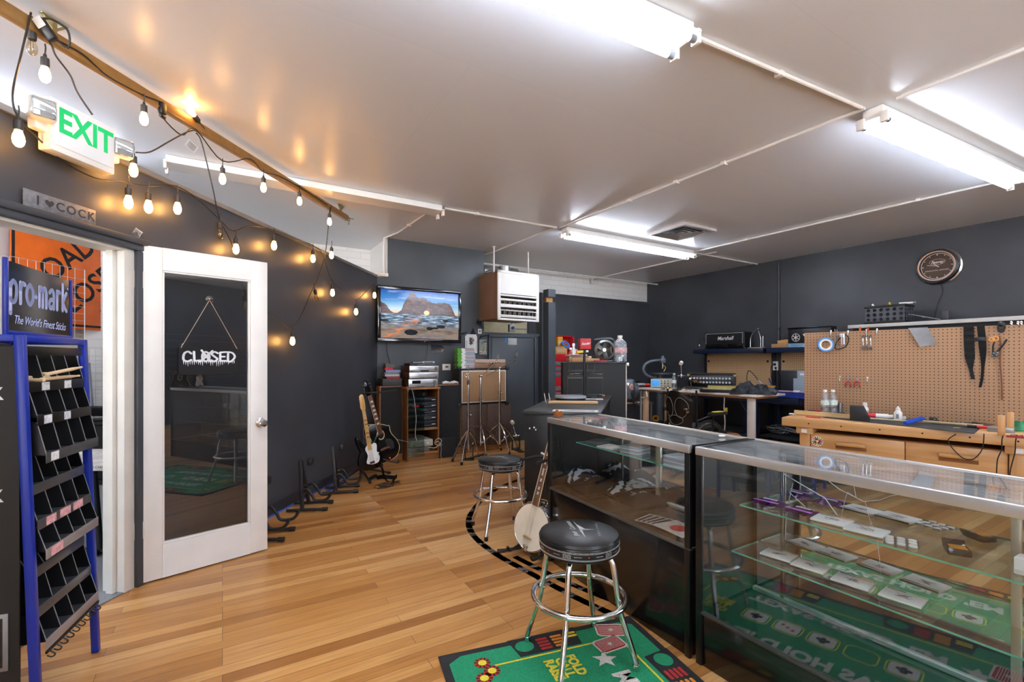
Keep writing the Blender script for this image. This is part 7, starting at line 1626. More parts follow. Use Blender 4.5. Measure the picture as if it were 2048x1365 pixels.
# ================================================================ playing-card rug
MU, MV = V((-.203, -.979)), V((.979, -.203))
mo = AB(.833, 2.0, 0)
rg = thing('game_rug', 'green and black casino rug with card symbols and white lettering under the stool', 'rug', mo, math.atan2(MU.y, MU.x))
ML, MW = 1.56, 1.01
PILE = lambda h: mt(h, .95, 0, .22, 180., .35)
B().box(0, ML, 0, MW, .0005, .008, 0, .002).out('pile', PILE('#26272a'), rg)
G_, K_, Y_, W2_, R_, O_ = 0, 1, 2, 3, 4, 5
pt = B(); Zg = .0084
def poly(p, z, mi): pt.flat([(x, y) for x, y in p], z, mi)
def both(p, z, mi):                                # the design repeats turned half round
    poly(p, z, mi); poly([(ML-x, MW-y) for x, y in p], z, mi)
def rrect(x0, x1, y0, y1, r, n=4):
    out = []
    for cx, cy, q0 in ((x1-r, y1-r, 0), (x0+r, y1-r, 90), (x0+r, y0+r, 180), (x1-r, y0+r, 270)):
        for k in range(n+1): q = math.radians(q0+90*k/n); out.append((cx+r*math.cos(q), cy+r*math.sin(q)))
    return out
e = .035
poly([(e+.04, e), (ML-e-.04, e), (ML-e, e+.06), (ML-e, MW-e-.06), (ML-e-.04, MW-e), (e+.04, MW-e), (e, MW-e-.06), (e, e+.06)], Zg, G_)
def both_m(p, z, mi):
    poly(p, z, mi); poly([(x, MW-y) for x, y in p], z, mi)
def sideblock(c0, c1, inner, horizontal):
    both = both_m if horizontal else globals()['both']          # black notch with a green disc and stacks of bars
    d0 = -.002; w_ = inner
    P_ = (lambda u_, v_: (u_, v_)) if horizontal else (lambda u_, v_: (v_, u_))
    both([P_(c0, d0+.0), P_(c1, d0), P_(c1-.02, w_), P_(c0+.02, w_)], Zg+.0004, K_)
    both([P_(c0+.065+.045*math.cos(k*PI/10), .065+.042*math.sin(k*PI/10)) for k in range(20)], Zg+.0008, G_)
    for n, mi, off in ((4, R_, 0), (4, O_, .075), (2, Y_, .15)):
        for k in range(n): both([P_(c0+.13+off+x, .03+k*.024+y) for x, y in rrect(0, .06, 0, .016, .007, 3)], Zg+.0008, mi)
sideblock(.30, .66, .135, True); sideblock(.92, 1.28, .135, True); sideblock(.33, .68, .135, False)
# yellow rounded border line
ln = rrect(.15, ML-.15, .16, MW-.16, .07, 6)
for (ax, ay), (bx_, by_) in zip(ln, ln[1:]+ln[:1]):
    dx, dy = bx_-ax, by_-ay; l = math.hypot(dx, dy) or 1; nx, ny = -dy/l*.005, dx/l*.005
    poly([(ax+nx, ay+ny), (ax-nx, ay-ny), (bx_-nx, by_-ny), (bx_+nx, by_+ny)], Zg+.0006, Y_)
def chip(cx, cy):
    both([(cx+.036*math.cos(k*PI/12), cy+.036*math.sin(k*PI/12)) for k in range(24)], Zg+.0010, R_)
    for k in range(10):
        q = k*2*PI/10; both([(cx+r*math.cos(q+s_), cy+r*math.sin(q+s_)) for r, s_ in ((.02, -.12), (.036, -.12), (.036, .14), (.02, .14))], Zg+.0014, K_)
    both([(cx+.019*math.cos(k*PI/8), cy+.019*math.sin(k*PI/8)) for k in range(16)], Zg+.0018, Y_)
for c_ in ((.115, .175), (.18, .2), (.215, .155)): chip(*c_)
def card(cx, cy, ang):
    q = Matrix.Rotation(ang, 2)
    def T(p): return [(cx+(q @ V(v)).x, cy+(q @ V(v)).y) for v in p]
    both(T(rrect(-.075, .075, -.052, .052, .022)), Zg+.0012, W2_); both(T(rrect(-.066, .066, -.044, .044, .018)), Zg+.0016, R_)
    for k in range(9): both(T([(-.062, -.038+k*.0085), (.062, -.038+k*.0085), (.062, -.0355+k*.0085), (-.062, -.0355+k*.0085)]), Zg+.0020, W2_)
    both(T([(.017*(1 if k % 2 == 0 else .42)*math.cos(k*PI/5), .017*(1 if k % 2 == 0 else .42)*math.sin(k*PI/5)) for k in range(10)]), Zg+.0024, W2_)
card(.085, .845, 1.25); card(.185, .78, -1.45)
both([(.275+.06*(1 if k % 2 == 0 else .42)*math.cos(k*PI/5+.3), .70+.06*(1 if k % 2 == 0 else .42)*math.sin(k*PI/5+.3)) for k in range(10)], Zg+.0012, W2_)
SUIT = {'club': [[(-.012+.011*math.cos(k*PI/6), -.004+.011*math.sin(k*PI/6)) for k in range(12)], [(.012+.011*math.cos(k*PI/6), -.004+.011*math.sin(k*PI/6)) for k in range(12)], [(.011*math.cos(k*PI/6), .012+.011*math.sin(k*PI/6)) for k in range(12)], [(-.008, -.024), (.008, -.024), (.002, 0), (-.002, 0)]], 'diamond': [[(0, .02), (-.015, 0), (0, -.02), (.015, 0)]]}
for k in range(5):
    cx = .40+k*.15
    for r_, z, mi in ((rrect(cx, cx+.13, .44, .57, .035), Zg+.0010, Y_), (rrect(cx+.006, cx+.124, .446, .564, .03), Zg+.0012, G_)):
        poly(r_, z, mi)
    if k < 3 or k == 4:
        poly(rrect(cx+.013, cx+.117, .453, .557, .022), Zg+.0016, W2_)
        for p_ in SUIT['diamond' if k == 1 else 'club']:
            if k == 1:
                for dx in (-.025, 0, .025): poly([(cx+.065+dx+x*.7, .505+y*.7+dx*.6) for x, y in p_], Zg+.0020, R_)
            else: poly([(cx+.065+x*1.3, .505+y*1.3) for x, y in p_], Zg+.0020, K_)
pt.out('printed_pattern', [PILE('#1c8f63'), PILE('#202124'), PILE('#e0d23a'), PILE('#d9d8d2'), PILE('#b52a28'), PILE('#dd8a2a')], rg, flat=True)
WT_, YT_ = PILE('#d9d8d2'), PILE('#dfd03c')
text("TEXAS HOLD 'EM", .115, WT_, rg, TR(ML/2, .29, Zg+.0016) , .0003, 0, .005, 'lettering', .92); text("TEXAS HOLD 'EM", .115, WT_, rg, TR(ML/2, MW-.29, Zg+.0016) @ RZ(PI), .0003, 0, .005, 'lettering', .92)
text('FOLD\nCALL\nRAISE', .062, YT_, rg, TR(.265, .505, Zg+.0016), .0003, 0, .003, 'lettering', .9); text('FOLD\nCALL\nRAISE', .062, YT_, rg, TR(ML-.265, .505, Zg+.0016) @ RZ(PI), .0003, 0, .003, 'lettering', .9)

# ================================================================ bar stools
def make_stool(ab_c, label, spin):
    t = thing('bar_stool', label, 'stool', AB(*ab_c, 0), math.radians(34), 'black padded bar stools with chrome legs')
    VIN = mt('#141415', .32, 0, .15, 30., .04); VINW = mt('#1d1e20', .30, 0, .35, 7., .05)
    s_ = B().lathe([(0, .49), (.165, .49), (.176, .496), (.18, .51), (.181, .545), (.179, .552), (.181, .556), (.176, .568), (.15, .575), (.06, .579), (0, .58)], 48).out('seat', VIN, t)
    B().lathe([(.1775, .5535), (.1825, .556), (.1775, .5585)], 48).out('seat_piping', BLACKGLOSS, s_)
    bd = B()
    for z in (.507, .511, .536, .540): bd.lathe([(.1806, z), (.1816, z+.0007), (.1806, z+.0014)], 64, 0)
    for k in range(24):
        q = k*PI/12; M = RZ(q) @ TR(.1815, 0, .5245) @ RZ(PI/2) @ RX(PI/2)
        if k % 4 == 0:
            for sx in (-1, 1): bd.stroke([(sx*.004, 0), (sx*.012, .008), (sx*.018, .004), (sx*.012, 0), (sx*.018, -.005), (sx*.012, -.008), (sx*.004, 0)], .0016, 0, 0, M)
            bd.stroke([(-.006, .009), (0, .002), (.006, .009)], .0016, 0, 0, M); bd.stroke([(-.006, -.009), (0, -.002), (.006, -.009)], .0016, 0, 0, M)
        elif k % 4 == 2: bd.flat([(0, .005), (-.004, 0), (0, -.005), (.004, 0)], 0, 1, M)
        else: bd.stroke([(-.016, 0), (.016, 0)], .0016, 0, 0, M)
    bd.out('band_print', [mt('#c9c9c6', .5), RED], s_)
    em = B(); Mt = TR(0, 0, .5805) @ RZ(spin)
    for p in ([(-.02, .11), (.012, .0), (.004, -.006)], [(.02, -.10), (.012, .0), (.0, .0)], [(.012, .006), (.075, .0), (.012, -.008)], [(-.005, .06), (.03, .002), (.0, -.03), (.012, .0)]): em.flat([(x, y) for x, y in p], 0, 0, Mt)
    em.out('star_emblem', mt('#c2c4c6', .4), s_)
    text('Custom', .035, mt('#b9bbbd', .4), s_, Mt @ TR(-.035, .045, .0003) @ RZ(PI/2+.2), .0002, .35, 0, 'lettering'); text('Shop', .03, mt('#b9bbbd', .4), s_, Mt @ TR(-.02, -.06, .0003) @ RZ(PI/2+.3), .0002, .35, 0, 'lettering')
    text('BORN IN CORONA', .014, mt('#85878a', .4), s_, Mt @ TR(.085, .0, .0003) @ RZ(PI/2), .0002, 0, 0, 'lettering', 1.0, sp=1.4)
    for k in range(4):
        l = B().tube([V((r*math.cos(k*PI/2), r*math.sin(k*PI/2), z)) for r, z in ((.05, .482), (.12, .48), (.148, .462), (.160, .42), (.178, .30), (.19, .235), (.205, .19), (.252, .05), (.256, .02))], .0125, 12, sm=5).out('leg', CHROME, t)
        B().cyl((.256*math.cos(k*PI/2), .256*math.sin(k*PI/2), 0.0), (.255*math.cos(k*PI/2), .255*math.sin(k*PI/2), .03), .0145, n=14).out('foot_cap', RUBBER if label.startswith('black padded bar stool beyond') else CHROME, l)
        B().ball((.170*math.cos(k*PI/2), .170*math.sin(k*PI/2), 0.283), .007, 0, 10, 6).out('bolt', CHROME2, l)
    B().tube([(.208*math.cos(q*PI/32), .208*math.sin(q*PI/32), 0.283) for q in range(64)], .013, 12, closed=True).out('foot_ring', CHROME, t)
    B().cyl((0, 0, .475), (0, 0, .49), .12, n=28).out('swivel_plate', BLACK, t)
    return t
make_stool((1.384, 1.675), 'black padded bar stool standing on the green casino rug', -1.2)
make_stool((1.891, 3.253), 'black padded bar stool beyond the banjo on the bare boards', -.3)

# ================================================================ banjo on its stand
bj = thing('banjo', 'five-string banjo with a white head and bound rosewood fingerboard, on a low black stand', 'banjo', V((.115, 3.26, .015)), 0, None, (-.2, .15, -.80))
bj.scale = (1.07, 1.07, 1.07)
# local: head faces -y, neck along z; the pot's centre is at z = .175
Mp = TR(0, 0, .175) @ RX(PI/2)
B().lathe([(.0, -.03), (.155, -.03), (.168, -.045), (.172, -.03), (.16, .0), (.15, .03), (.145, .035), (.14, .04), (0, .04)], 40, 0, Mp @ TR(0, 0, -.02)).out('resonator', mt('#3a1c12', .25, 0, .2, coat=.4), bj)
for z in (-.062, -.055): B().tube([(.172*math.cos(q*PI/20), .172*math.sin(q*PI/20), z+.005) for q in range(40)], .0028, 6, closed=True, M=Mp).out('binding', mt('#d9c069', .4), bj)
rim = B().lathe([(.142, -.03), (.152, -.03), (.152, .032), (.142, .032), (.142, -.03)], 40, 0, Mp).out('rim', CHROME, bj)
hkk = B()
for k in range(24):
    q = k*PI/12; c_, s_ = math.cos(q), math.sin(q)
    hkk.tube([(.150*c_, .150*s_, .036), (.158*c_, .158*s_, .034), (.160*c_, .160*s_, .015), (.158*c_, .158*s_, -.02)], .0028, 6, M=Mp).box(-.005, .005, -.006, .006, -.004, .004, 0, .001, Mp @ TR(.157*c_, .157*s_, -.002) @ RZ(q))
hkk.out('tension_hook_ring', CHROME2, rim)
B().lathe([(0, .042), (.143, .042), (.146, .036), (.146, .03), (0, .03)], 40, 0, Mp).out('head', mt('#dcd5c3', .6, 0, .08, 7.), bj)
B().tube([(.147*math.cos(q*PI/24), .147*math.sin(q*PI/24), .038) for q in range(48)], .005, 8, closed=True, M=Mp).out('tension_hoop', CHROME, bj)
br_ = B()
for k in range(3): br_.box(-.028+k*.02, -.022+k*.02+.01, -.058, -.042, .105, .111, 0, .001)
br_.box(-.034, .034, -.060, -.054, .104, .112, 0, .001).out('bridge', mt('#a88a4a', .5), bj)
B().box(-.016, .016, -.052, -.038, .012, .06, 0, .004).box(-.02, .02, -.056, -.05, .045, .06, 0, .003).out('tailpiece', CHROME, bj)
nk = B().prism([(-.026, .315), (.026, .315), (.019, .80), (-.019, .80)], .040, .055, 0, UPRIGHT, .003).out('neck', mt('#4a2418', .3, 0, .2), bj)
B().prism([(-.0265, .318), (.0265, .318), (.0195, .80), (-.0195, .80)], .055, .059, 0, UPRIGHT, .001).out('fingerboard', ROSE, nk)
mk = B(); fr = B()
for k in range(19):
    z = .805-.66*(1-2**(-(k+1)/12))
    fr.box(-.024, .024, -.0602, -.0588, z-.001, z+.001)
    if k in (0, 2, 4, 6, 8, 9, 11, 14, 16):
        zz = z+.66*(2**(-(k+.5)/12)-2**(-(k+1)/12)); mk.flat([(-.008, zz-.010), (.008, zz-.010), (.004, zz), (.008, zz+.010), (-.008, zz+.010), (-.004, zz)], .0595, 0, UPRIGHT)
fr.out('fret_marking', CHROME2, nk); mk.out('inlay', mt('#d9d6cc', .3), nk)
B().tube([(-.027, -.058, .318), (-.02, -.058, .8)], .0025, 6).tube([(.027, -.058, .318), (.02, -.058, .8)], .0025, 6).out('binding', mt('#d9cba4', .4), nk)
hd = B().prism(body_outline([(-.019, .795), (.019, .795), (.034, .83), (.03, .87), (.036, .91), (.02, .945), (0, .93), (-.02, .945), (-.036, .91), (-.03, .87), (-.034, .83)], 3), .040, .054, 0, UPRIGHT, .002).out('peghead', mt('#8a4f22', .25, 0, .3, 20.), bj)
for sx in (-1, 1):
    for z in (.835, .90): B().cyl((sx*.02, -.035, z), (sx*.02, -.012, z), .006, n=8).box(sx*.02-.008, sx*.02+.008, -.012, -.002, z-.006, z+.006, 0, .002).cyl((sx*.02, -.054, z), (sx*.02, -.066, z), .004, n=8).out('tuner', CHROME2, hd)
B().cyl((-.022, -.05, .64), (-.045, -.05, .645), .006, n=10).box(-.06, -.045, -.056, -.044, .638, .652, 0, .004).out('fifth_peg', mt('#d9d3c4', .4), nk)
strings(bj, .05, .80, .045, .03, -.062, -.062, 5)
bs = thing('banjo_stand', 'low black tubular stand holding up the banjo', 'instrument stand', V((.10, 3.20, 0)), 0, None, (0, 0, -.80))
B().tube([(0, .24, .015), (0, .22, .3), (0, .20, .66)], .011, 8).out('pole', STAND, bs)
B().tube([(-.075, .02, .66), (-.06, .16, .665), (0, .20, .66), (.06, .16, .665), (.075, .02, .66)], .011, 8, sm=4).out('neck_yoke', RUBBER, bs)
for p in ((-.2, -.04), (.2, -.04)): B().tube([(0, .22, .12), (p[0]*.6, .06, .03), (p[0], p[1], .014)], .011, 8).cyl((p[0]*.95, p[1]+.01, .014), (p[0]*1.1, p[1]-.03, .014), .014, n=8).out('leg', STAND, bs)
B().tube([(-.1, .2, .1), (-.11, .05, .06), (-.11, -.05, .045), (-.11, -.075, .075)], .010, 8, sm=3).tube([(.1, .2, .1), (.11, .05, .06), (.11, -.05, .045), (.11, -.075, .075)], .010, 8, sm=3).tube([(-.1, .2, .1), (.1, .2, .1)], .010, 8).out('cradle', STAND, bs)
B().tube([(-.07, .02, .655), (-.085, .0, .55), (-.08, 0, .48), (-.07, .0, .47), (-.075, .0, .6)], .0025, 5, sm=3).out('strap_loop', GREYM, bs)
# ================================================================ glass showcases
ALU = mt('#d3d2d0', .32, .75, .05); FRB = mt('#0e0e0f', .3, 0, .15); PANB = mt('#151312', .16, 0, .25, 2.)
GTOP = glass('#f8fbfb', .06, .26); GPANE = glass('#f8fbfb', .07, .006); GEDGE = mt('#5fb79c', .2, 0, .1)
GSH = glass('#f2faf7', .03, .01)
def mirror_mat():
    m, nt, N, L, p = newmat('mirror_door')
    p.inputs['Base Color'].default_value = (.78, .8, .8, 1); p.inputs['Metallic'].default_value = 1; p.inputs['Roughness'].default_value = .02
    return m
MIRM = mirror_mat()
def showcase(p, rz, L_, D, zb, label, end_right):
    t = thing('glass_showcase', label, 'display case', p, rz, 'glass showcases in a line')
    H = .965
    B().box(.012, L_-.012, .008, D-.012, .0, zb-.012, 0, .003).out('base_cabinet', PANB, t)
    B().box(.0, L_, .0, .02, zb-.013, zb, 0, .002).box(0, L_, D-.02, D, zb-.013, zb, 0, .002).out('base_rail', mt('#5d5852', .4, .3, .15) if zb > .3 else mt('#4a4847', .35, .4, .15), t)
    B().box(.01, L_-.01, .02, D-.02, zb-.02, zb-.008).out('deck', mt('#4a392c', .25, 0, .2, 3., nz2='#35291f') if zb > .3 else BLACKGLOSS, t)
    for x in (0, L_-.03):
        for y in (0, D-.02): B().box(x, x+.03, y, y+.02, 0, H-.03, 0, .003).out('corner_post', FRB, t)
    B().box(.003, .012, .02, D-.02, zb, H-.03).out('end_panel', FRB, t)
    if end_right: B().box(L_-.012, L_-.003, .02, D-.02, zb, H-.03).out('end_panel', FRB, t)
    B().box(.03, L_-.03, .006, .011, zb, H-.03).out('front_glass', GPANE, t)
    tr = B()
    for x0, x1, y0, y1 in ((0, L_, -.004, .018), (0, L_, D-.022, D+.004)): tr.box(x0, x1, y0, y1, H-.036, H, 0, .003)
    tr.out('top_rail', ALU, t)
    B().box(0, .02, .018, D-.022, H-.03, H, 0, .003).box(L_-.02, L_, .018, D-.022, H-.03, H, 0, .003).out('top_rail', FRB, t)
    B().box(.02, L_-.02, .018, D-.022, H-.011, H-.004).out('top_glass', GTOP, t)
    mid = L_*.5
    for x0, x1, y in ((.035, mid+.02, D-.032), (mid-.02, L_-.035, D-.026)): B().box(x0, x1, y, y+.004, zb+.012, H-.04).out('mirror_door', MIRM, t)
    B().box(mid-.012, mid+.012, D-.040, D-.033, zb+.01, H-.04, 0, .001).out('door_stile', mt('#b9ad98', .35, .4, .08), t)
    B().box(.02, L_-.02, D-.045, D-.02, zb-.006, zb+.012, 0, .002).out('door_track', ALU, t)
    return t
def shelf(t, x0, x1, y0, y1, z):
    o = B().box(x0, x1, y0, y1, z-.007, z).out('glass_shelf', GSH, t)
    e_ = B().box(x0, x1, y0-.0012, y0-.0002, z-.0068, z-.0002).box(x0-.0012, x0-.0002, y0, y1, z-.0068, z-.0002).out('shelf_edge', GEDGE, o)
    return o
WFs = -PI/2
case1 = showcase(AB(1.872, 2.596, 0), WFs-.064, 1.20, .44, .50, 'glass showcase with black shirts and disc cases, farther from the camera', True)
shelf(case1, .05, 1.16, .2, .40, .79)
case2 = showcase(AB(1.80, 1.37, 0), WFs, 1.83, .445, .24, 'glass showcase with purple packs and string packets, cut off by the frame edge', True)
shelf(case2, .09, 1.78, .19, .40, .70); shelf(case2, .05, 1.78, .19, .40, .48)
for c_, xs in ((case1, (.28, 1.0)), (case2, (.16, 1.2))):
    for x in xs:
        zb = .5 if c_ is case1 else .24
        s_ = B().box(x-.008, x+.008, .402, .408, zb, .93, 0, .001).out('shelf_standard', CHROME2, c_)
        B().box(x-.002, x+.002, .25, .402, .68, .693).out('bracket', CHROME2, s_) if c_ is case2 else B().box(x-.002, x+.002, .25, .402, .765, .783).out('bracket', CHROME2, s_)
# cracks in the near mirror door
ck_ = B(); CRK = mt('#dfe4e6', .3)
Mc2 = Matrix.LocRotScale(case2.location, case2.rotation_euler, None)
def onm(px, py):
    d = V(((px-CX)/F, 1, (HZ-py)/F)); n = Mc2.to_3x3() @ V((0, -1, 0)); o = Mc2 @ V((0, .412, 0)); c0 = V((0, 0, CH))
    q = Mc2.inverted() @ (c0+d*((o-c0).dot(n)/d.dot(n))); return q
for pts, r in (([(1545, 935), (1590, 962), (1650, 997), (1675, 1033)], .0016), ([(1640, 950), (1680, 980), (1712, 996)], .0014), ([(1578, 985), (1611, 1015)], .0011), ([(1712, 996), (1695, 985), (1690, 1000), (1683, 1030)], .001), ([(1712, 996), (1727, 1004), (1760, 1001), (1780, 993), (1820, 985)], .0012), ([(1730, 1004), (1740, 1040), (1755, 1080), (1762, 1150)], .0008), ([(1712, 996), (1705, 960), (1700, 940)], .0009), ([(1586, 967), (1578, 1000), (1573, 1035), (1570, 1080)], .001)):
    ck_.tube([onm(*p) for p in pts], r, 5)
ck_.out('crack', CRK, case2)
# contents: packets, packs, picks, boxes
Mc1 = Matrix.LocRotScale(case1.location, case1.rotation_euler, None)
def in_case(name, label, cat, p, rz, group=None, case=None):
    return thing(name, label, cat, p, (case or case2).rotation_euler[2]-TH+rz, group)
def packet(px, py, z, stripe, label, rz=.0):
    t = in_case('string_packet', label, 'string packet', onz(px, py, z+.004), rz, 'white guitar string packets in the near showcase')
    B().box(-.062, .062, -.05, .05, 0, .008, 0, .0015).out('sleeve', mt('#edecea', .5, 0, .03), t)
    B().box(-.055, .0, .036, .042, .008, .0084).out('brand_line', INK, t); B().box(.0, .06, .036, .042, .008, .0084).out('colour_line', mt(stripe, .5), t)
    a_ = B()
    for k in range(9): a_.stroke([(R.uniform(-.028, .028), R.uniform(-.02, .018)) for _ in range(3)], .0018, .0084)
    a_.out('artwork', mt('#6b6b6d', .6), t)
    return t
packet(1664, 1043, .70, '#e0705a', 'white string packet with a salmon line on the upper glass shelf', .12)
packet(1733, 1063, .70, '#c9c9c4', 'white string packet with a grey line, next to the white picks', .12)
packet(1558, 1112, .48, '#e2d24a', 'white string packet with a yellow line on the lower glass shelf', .15)
packet(1622, 1134, .48, '#a8cf7a', 'white string packet with a pale green line on the lower glass shelf', .12)
packet(1706, 1165, .48, '#d03038', 'white string packet with a red line on the lower glass shelf', .12)
packet(1806, 1197, .48, '#7ac04a', 'white string packet with a bright green line on the lower glass shelf', .1)
def purple(px, py, rz, label):
    t = in_case('purple_pack', label, 'pack', onz(px, py, .704), rz, 'purple and black foil packs')
    B().grid(10, 8, lambda u_, v_: V((-.065+.13*u_, -.05+.10*v_, .003+.014*math.sin(u_*PI)*math.sin(v_*PI)+.003*math.sin(u_*25))), 0, None, .003).out('foil_pack', mt('#8f2fae', .25, .3, .3, 18., nz2='#1d1822'), t)
    B().box(-.055, .05, -.042, -.026, .016, .018, 0, .002).out('purple_band', mt('#c05ad6', .3), t)
    B().box(-.03, .03, -.004, .012, .018, .0205, 0, .002).out('white_label', mt('#d9d6de', .5, 0, .3, 80.), t)
purple(1540, 1008, .1, 'purple and black foil pack at the end of the upper glass shelf')
purple(1606, 1026, .0, 'purple and black foil pack next to the white packets on the upper glass shelf')
pk = in_case('pick_card', 'clear card of nine white plectrums on the upper glass shelf', 'picks', onz(1802, 1085, .703), .35)
B().box(-.05, .05, -.05, .05, 0, .001).out('card', glass('#eeeeee', .06), pk)
for k in range(9): B().cyl((-.032+(k % 3)*.032, -.032+(k//3)*.032, .001), (-.032+(k % 3)*.032, -.032+(k//3)*.032, .005), .0125, n=18).out('plectrum', WHITEGLOSS, pk)
bx_ = in_case('open_case_box', 'small black box with an amber window lying open on the upper glass shelf', 'box', onz(1915, 1108, .703), .5)
B().box(-.03, .03, -.028, .028, 0, .022, 0, .003).out('lower_shell', BLACKGLOSS, bx_); B().box(-.022, .022, -.02, .02, .022, .0235).out('amber_window', mt('#d08a2c', .2), bx_); B().box(-.03, .03, -.004, .004, 0, .03, 0, .002, TR(0, .034, .008) @ RX(-.6)).out('lid', BLACKGLOSS, bx_)
bx_ = in_case('white_box', 'small white box at the frame edge on the upper glass shelf', 'box', onz(2044, 1146, .703), .0); B().box(-.012, .06, -.03, .03, 0, .05, 0, .003).out('carton', WHITE, bx_); B().box(-.01, .058, -.031, -.03, .015, .035).out('label', PAPER, bx_)
pk = thing('loose_pick', 'small white plectrum case lying on the top glass of the showcase', 'pick case', onz(1444, 875, .963), .2); B().ball((0, 0, .007), (.022, .016, .007)).out('shell', WHITEGLOSS, pk)
# shirts with pale mountain prints, cloth patches, disc cases in the farther case
def shirt(px, py, sx, sy, hh, label, rz):
    t = in_case('printed_shirt', label, 'shirt', onz(px, py, .493), rz, 'black printed shirts in the farther showcase', case1)
    fn_ = lambda u_, v_: V(((u_-.5)*sx, (v_-.5)*sy, .004+hh*max(0, math.sin(u_*PI))**.6*max(0, math.sin(v_*PI))**.5*(.72+.28*math.sin(u_*8+.4))+.008*math.sin(u_*23+v_*8)*math.sin(v_*PI)))
    gb_ = B(); t2 = bmesh.new(); nx, ny = 84, 52
    vs = [[t2.verts.new(fn_(i/nx, j/ny)) for j in range(ny+1)] for i in range(nx+1)]
    ph = R.uniform(0, 6)
    def white(u_, v_):                             # torn-looking mountain ridges and a spiky band mark
        if .03 < u_ < .5 and .02 < v_ < .9:
            e_ = abs(u_-.26)/.23+abs(v_-.36)/.5*.45
            return e_ < 1.05 and math.sin(22*(u_+.55*v_)+2.6*math.sin(7*v_+ph)+1.3*math.sin(19*u_))+.45*math.sin(47*u_-31*v_) > -.35
        if .54 < u_ < .78 and .26 < v_ < .62:
            return (u_-.66)**2/.0144+(v_-.44)**2/.03 < 1+.5*math.sin(9*math.atan2(v_-.44, u_-.66)) and math.sin(70*u_+9*math.sin(40*v_)) > -.45
        return False
    for i in range(nx):
        for j in range(ny):
            f = t2.faces.new((vs[i][j], vs[i+1][j], vs[i+1][j+1], vs[i][j+1])); f.material_index = 1 if white((i+.5)/nx, (j+.5)/ny) else 0
    bmesh.ops.solidify(t2, geom=t2.faces[:], thickness=.003)
    me_ = bpy.data.meshes.new('tmp'); t2.to_mesh(me_); t2.free(); gb_.bm.from_mesh(me_); bpy.data.meshes.remove(me_)
    gb_.out('printed_cloth', [mt('#16191a', .85, 0, .2, 10., .2), mt('#d6dce0', .8, 0, .15, 30.)], t)
    return t
shirt(1178, 975, .40, .26, .15, 'black shirt with a white mountain print, humped up at the end of the farther showcase', -.1)
shirt(1268, 998, .42, .24, .10, 'black shirt with a white mountain print, lying flatter towards the showcase middle', -.15)
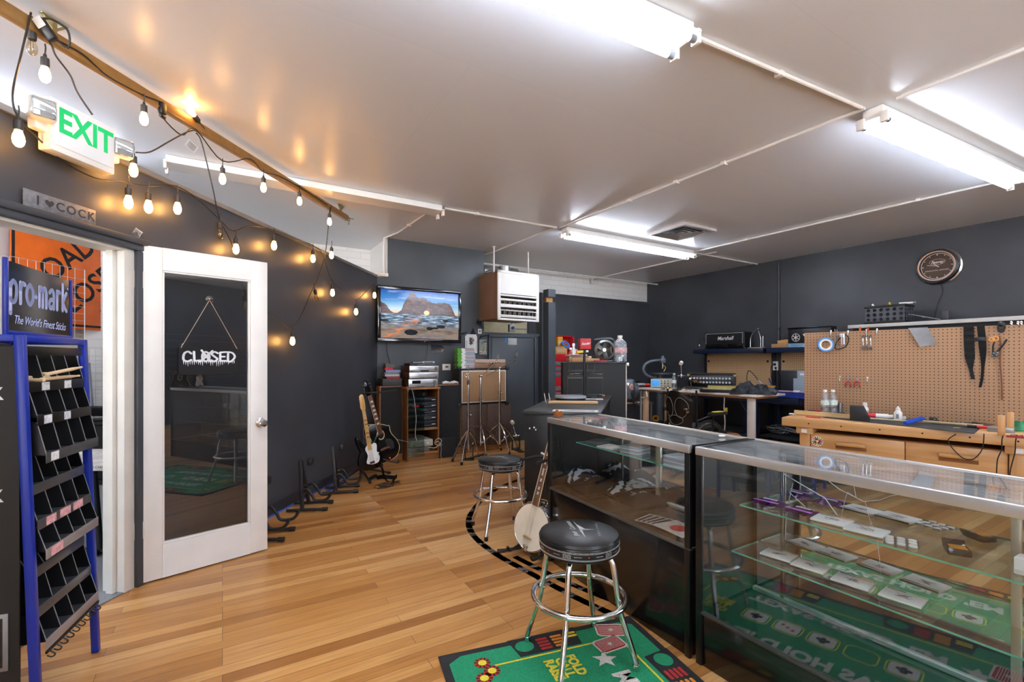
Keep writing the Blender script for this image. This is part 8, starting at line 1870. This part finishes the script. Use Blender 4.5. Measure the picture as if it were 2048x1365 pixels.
for k in range(5):
    t = in_case('cloth_patch', ('black cloth patch with red lettering, lowest of the pile in the farther showcase', 'white-edged black cloth patch, second in the pile in the farther showcase', 'black cloth patch with white print, middle of the pile', 'black cloth patch, second from the top of the pile', 'white patch with a red disc lying on top of the patch pile')[k], 'patch', onz(1318+k*10, 1046+k*5, .493)+V((0, 0, .002+k*.004)), .25-.08*k, 'cloth patches in the farther showcase', case1)
    B().box(-.10, .10, -.075, .075, 0, .003, 0, .001).out('cloth', mt('#241d1a' if k < 4 else '#c9c2ba', .85, 0, .15, 30.), t)
    e_ = B()
    for x0, x1, y0, y1 in ((-.1, .1, -.075, -.069), (-.1, .1, .069, .075), (-.1, -.094, -.07, .07), (.094, .1, -.07, .07)): e_.box(x0, x1, y0, y1, .003, .0042, 0, .0005)
    e_.out('stitched_border', mt('#d3d0cc', .9, 0, .2, 200.), t)
    if k == 0: text('METAL', .05, mt('#c9463a', .8), t, TR(-.02, .02, .0034), .0003, 0, .006, 'print') if False else B().stroke([(-.07, .0), (-.05, .04), (-.03, .0), (-.01, .045), (.01, .005), (.03, .05), (.05, .01)], .01, .0034).stroke([(-.07, .03), (.05, .025)], .008, .0034).out('print', mt('#c9463a', .8), t)
    elif k == 4: B().lathe([(0, .0038), (.045, .0037), (.045, .003)], 24).out('red_disc', mt('#c03a34', .7), t)
    else: B().stroke([(-.08, -.04), (.0, -.03), (.07, -.045)], .008, .0034).stroke([(-.07, .0), (.06, .01)], .006, .0034).out('print', mt('#b8b4ae', .8), t)
JEW = glass('#e4e8ea', .12, .2)
def disc_case(px, py, k, cols, label, z0=.79, rz=.15, w_=.135):
    t = in_case('disc_case', label, 'disc case', onz(px, py, z0+.001)+V((0, 0, k*.0112)), rz, 'disc cases on the glass shelf of the farther showcase', case1)
    B().box(-w_/2, w_/2, -.06, .06, 0, .0102, 0, .001).out('jewel_case', JEW if cols is None else mt(cols[0], .15, 0, .1), t)
    B().box(-w_/2+.006, w_/2-.004, -.055, .055, .0103, .0107).out('cover', mt((cols or ('', '#3a3c40'))[1], .4, 0, .5, 40.), t)
disc_case(1197, 885, 0, None, 'clear empty disc case lying alone near the end of the shelf')
disc_case(1222, 896, 0, ('#d9d8d4', '#d8cfcb'), 'disc case with a white and red cover on the shelf')
nm_ = ('bottom', 'second', 'third', 'fourth', 'top')
for k in range(4): disc_case(1270, 906, k, ('#8f959b' if k % 2 else '#b9bec2', '#4a3a34' if k == 3 else '#2c2d30'), '%s disc case of the clear pile in the middle of the shelf' % nm_[k if k < 3 else 4], rz=.15+.03*k)
for k in range(5): disc_case(1362, 933, k, ('#a9adb6' if k % 2 else '#c9ccd2', '#8f8f96'), '%s disc case of the grey pile by the dark corner post' % nm_[k], rz=.1-.02*k)

# two guitars hanging on the shop-front wall behind the camera; the picture shows them mirrored in the door glass
sl = thing('slat_panel', 'dark slatted display panel on the wall behind the camera, seen only in the door glass', 'panel', AB(4.4, -4.03, .9), PI)
B().box(-1.0, 1.2, 0, .02, 0, 1.1).out('board', CHAR, sl)
for k in range(8): B().box(-1.0, 1.2, -.006, 0, .08+k*.13, .09+k*.13).out('slat_line', GREYM, sl)
dup(eg, AB(4.15, -3.94, .72), rot=(0, 0, PI+TH), label='electric guitar hung on the slatted panel, seen mirrored in the door glass')
dup(ag, AB(3.72, -3.93, .66), rot=(0, 0, PI+TH), label='acoustic guitar hung on the slatted panel, seen mirrored in the door glass')
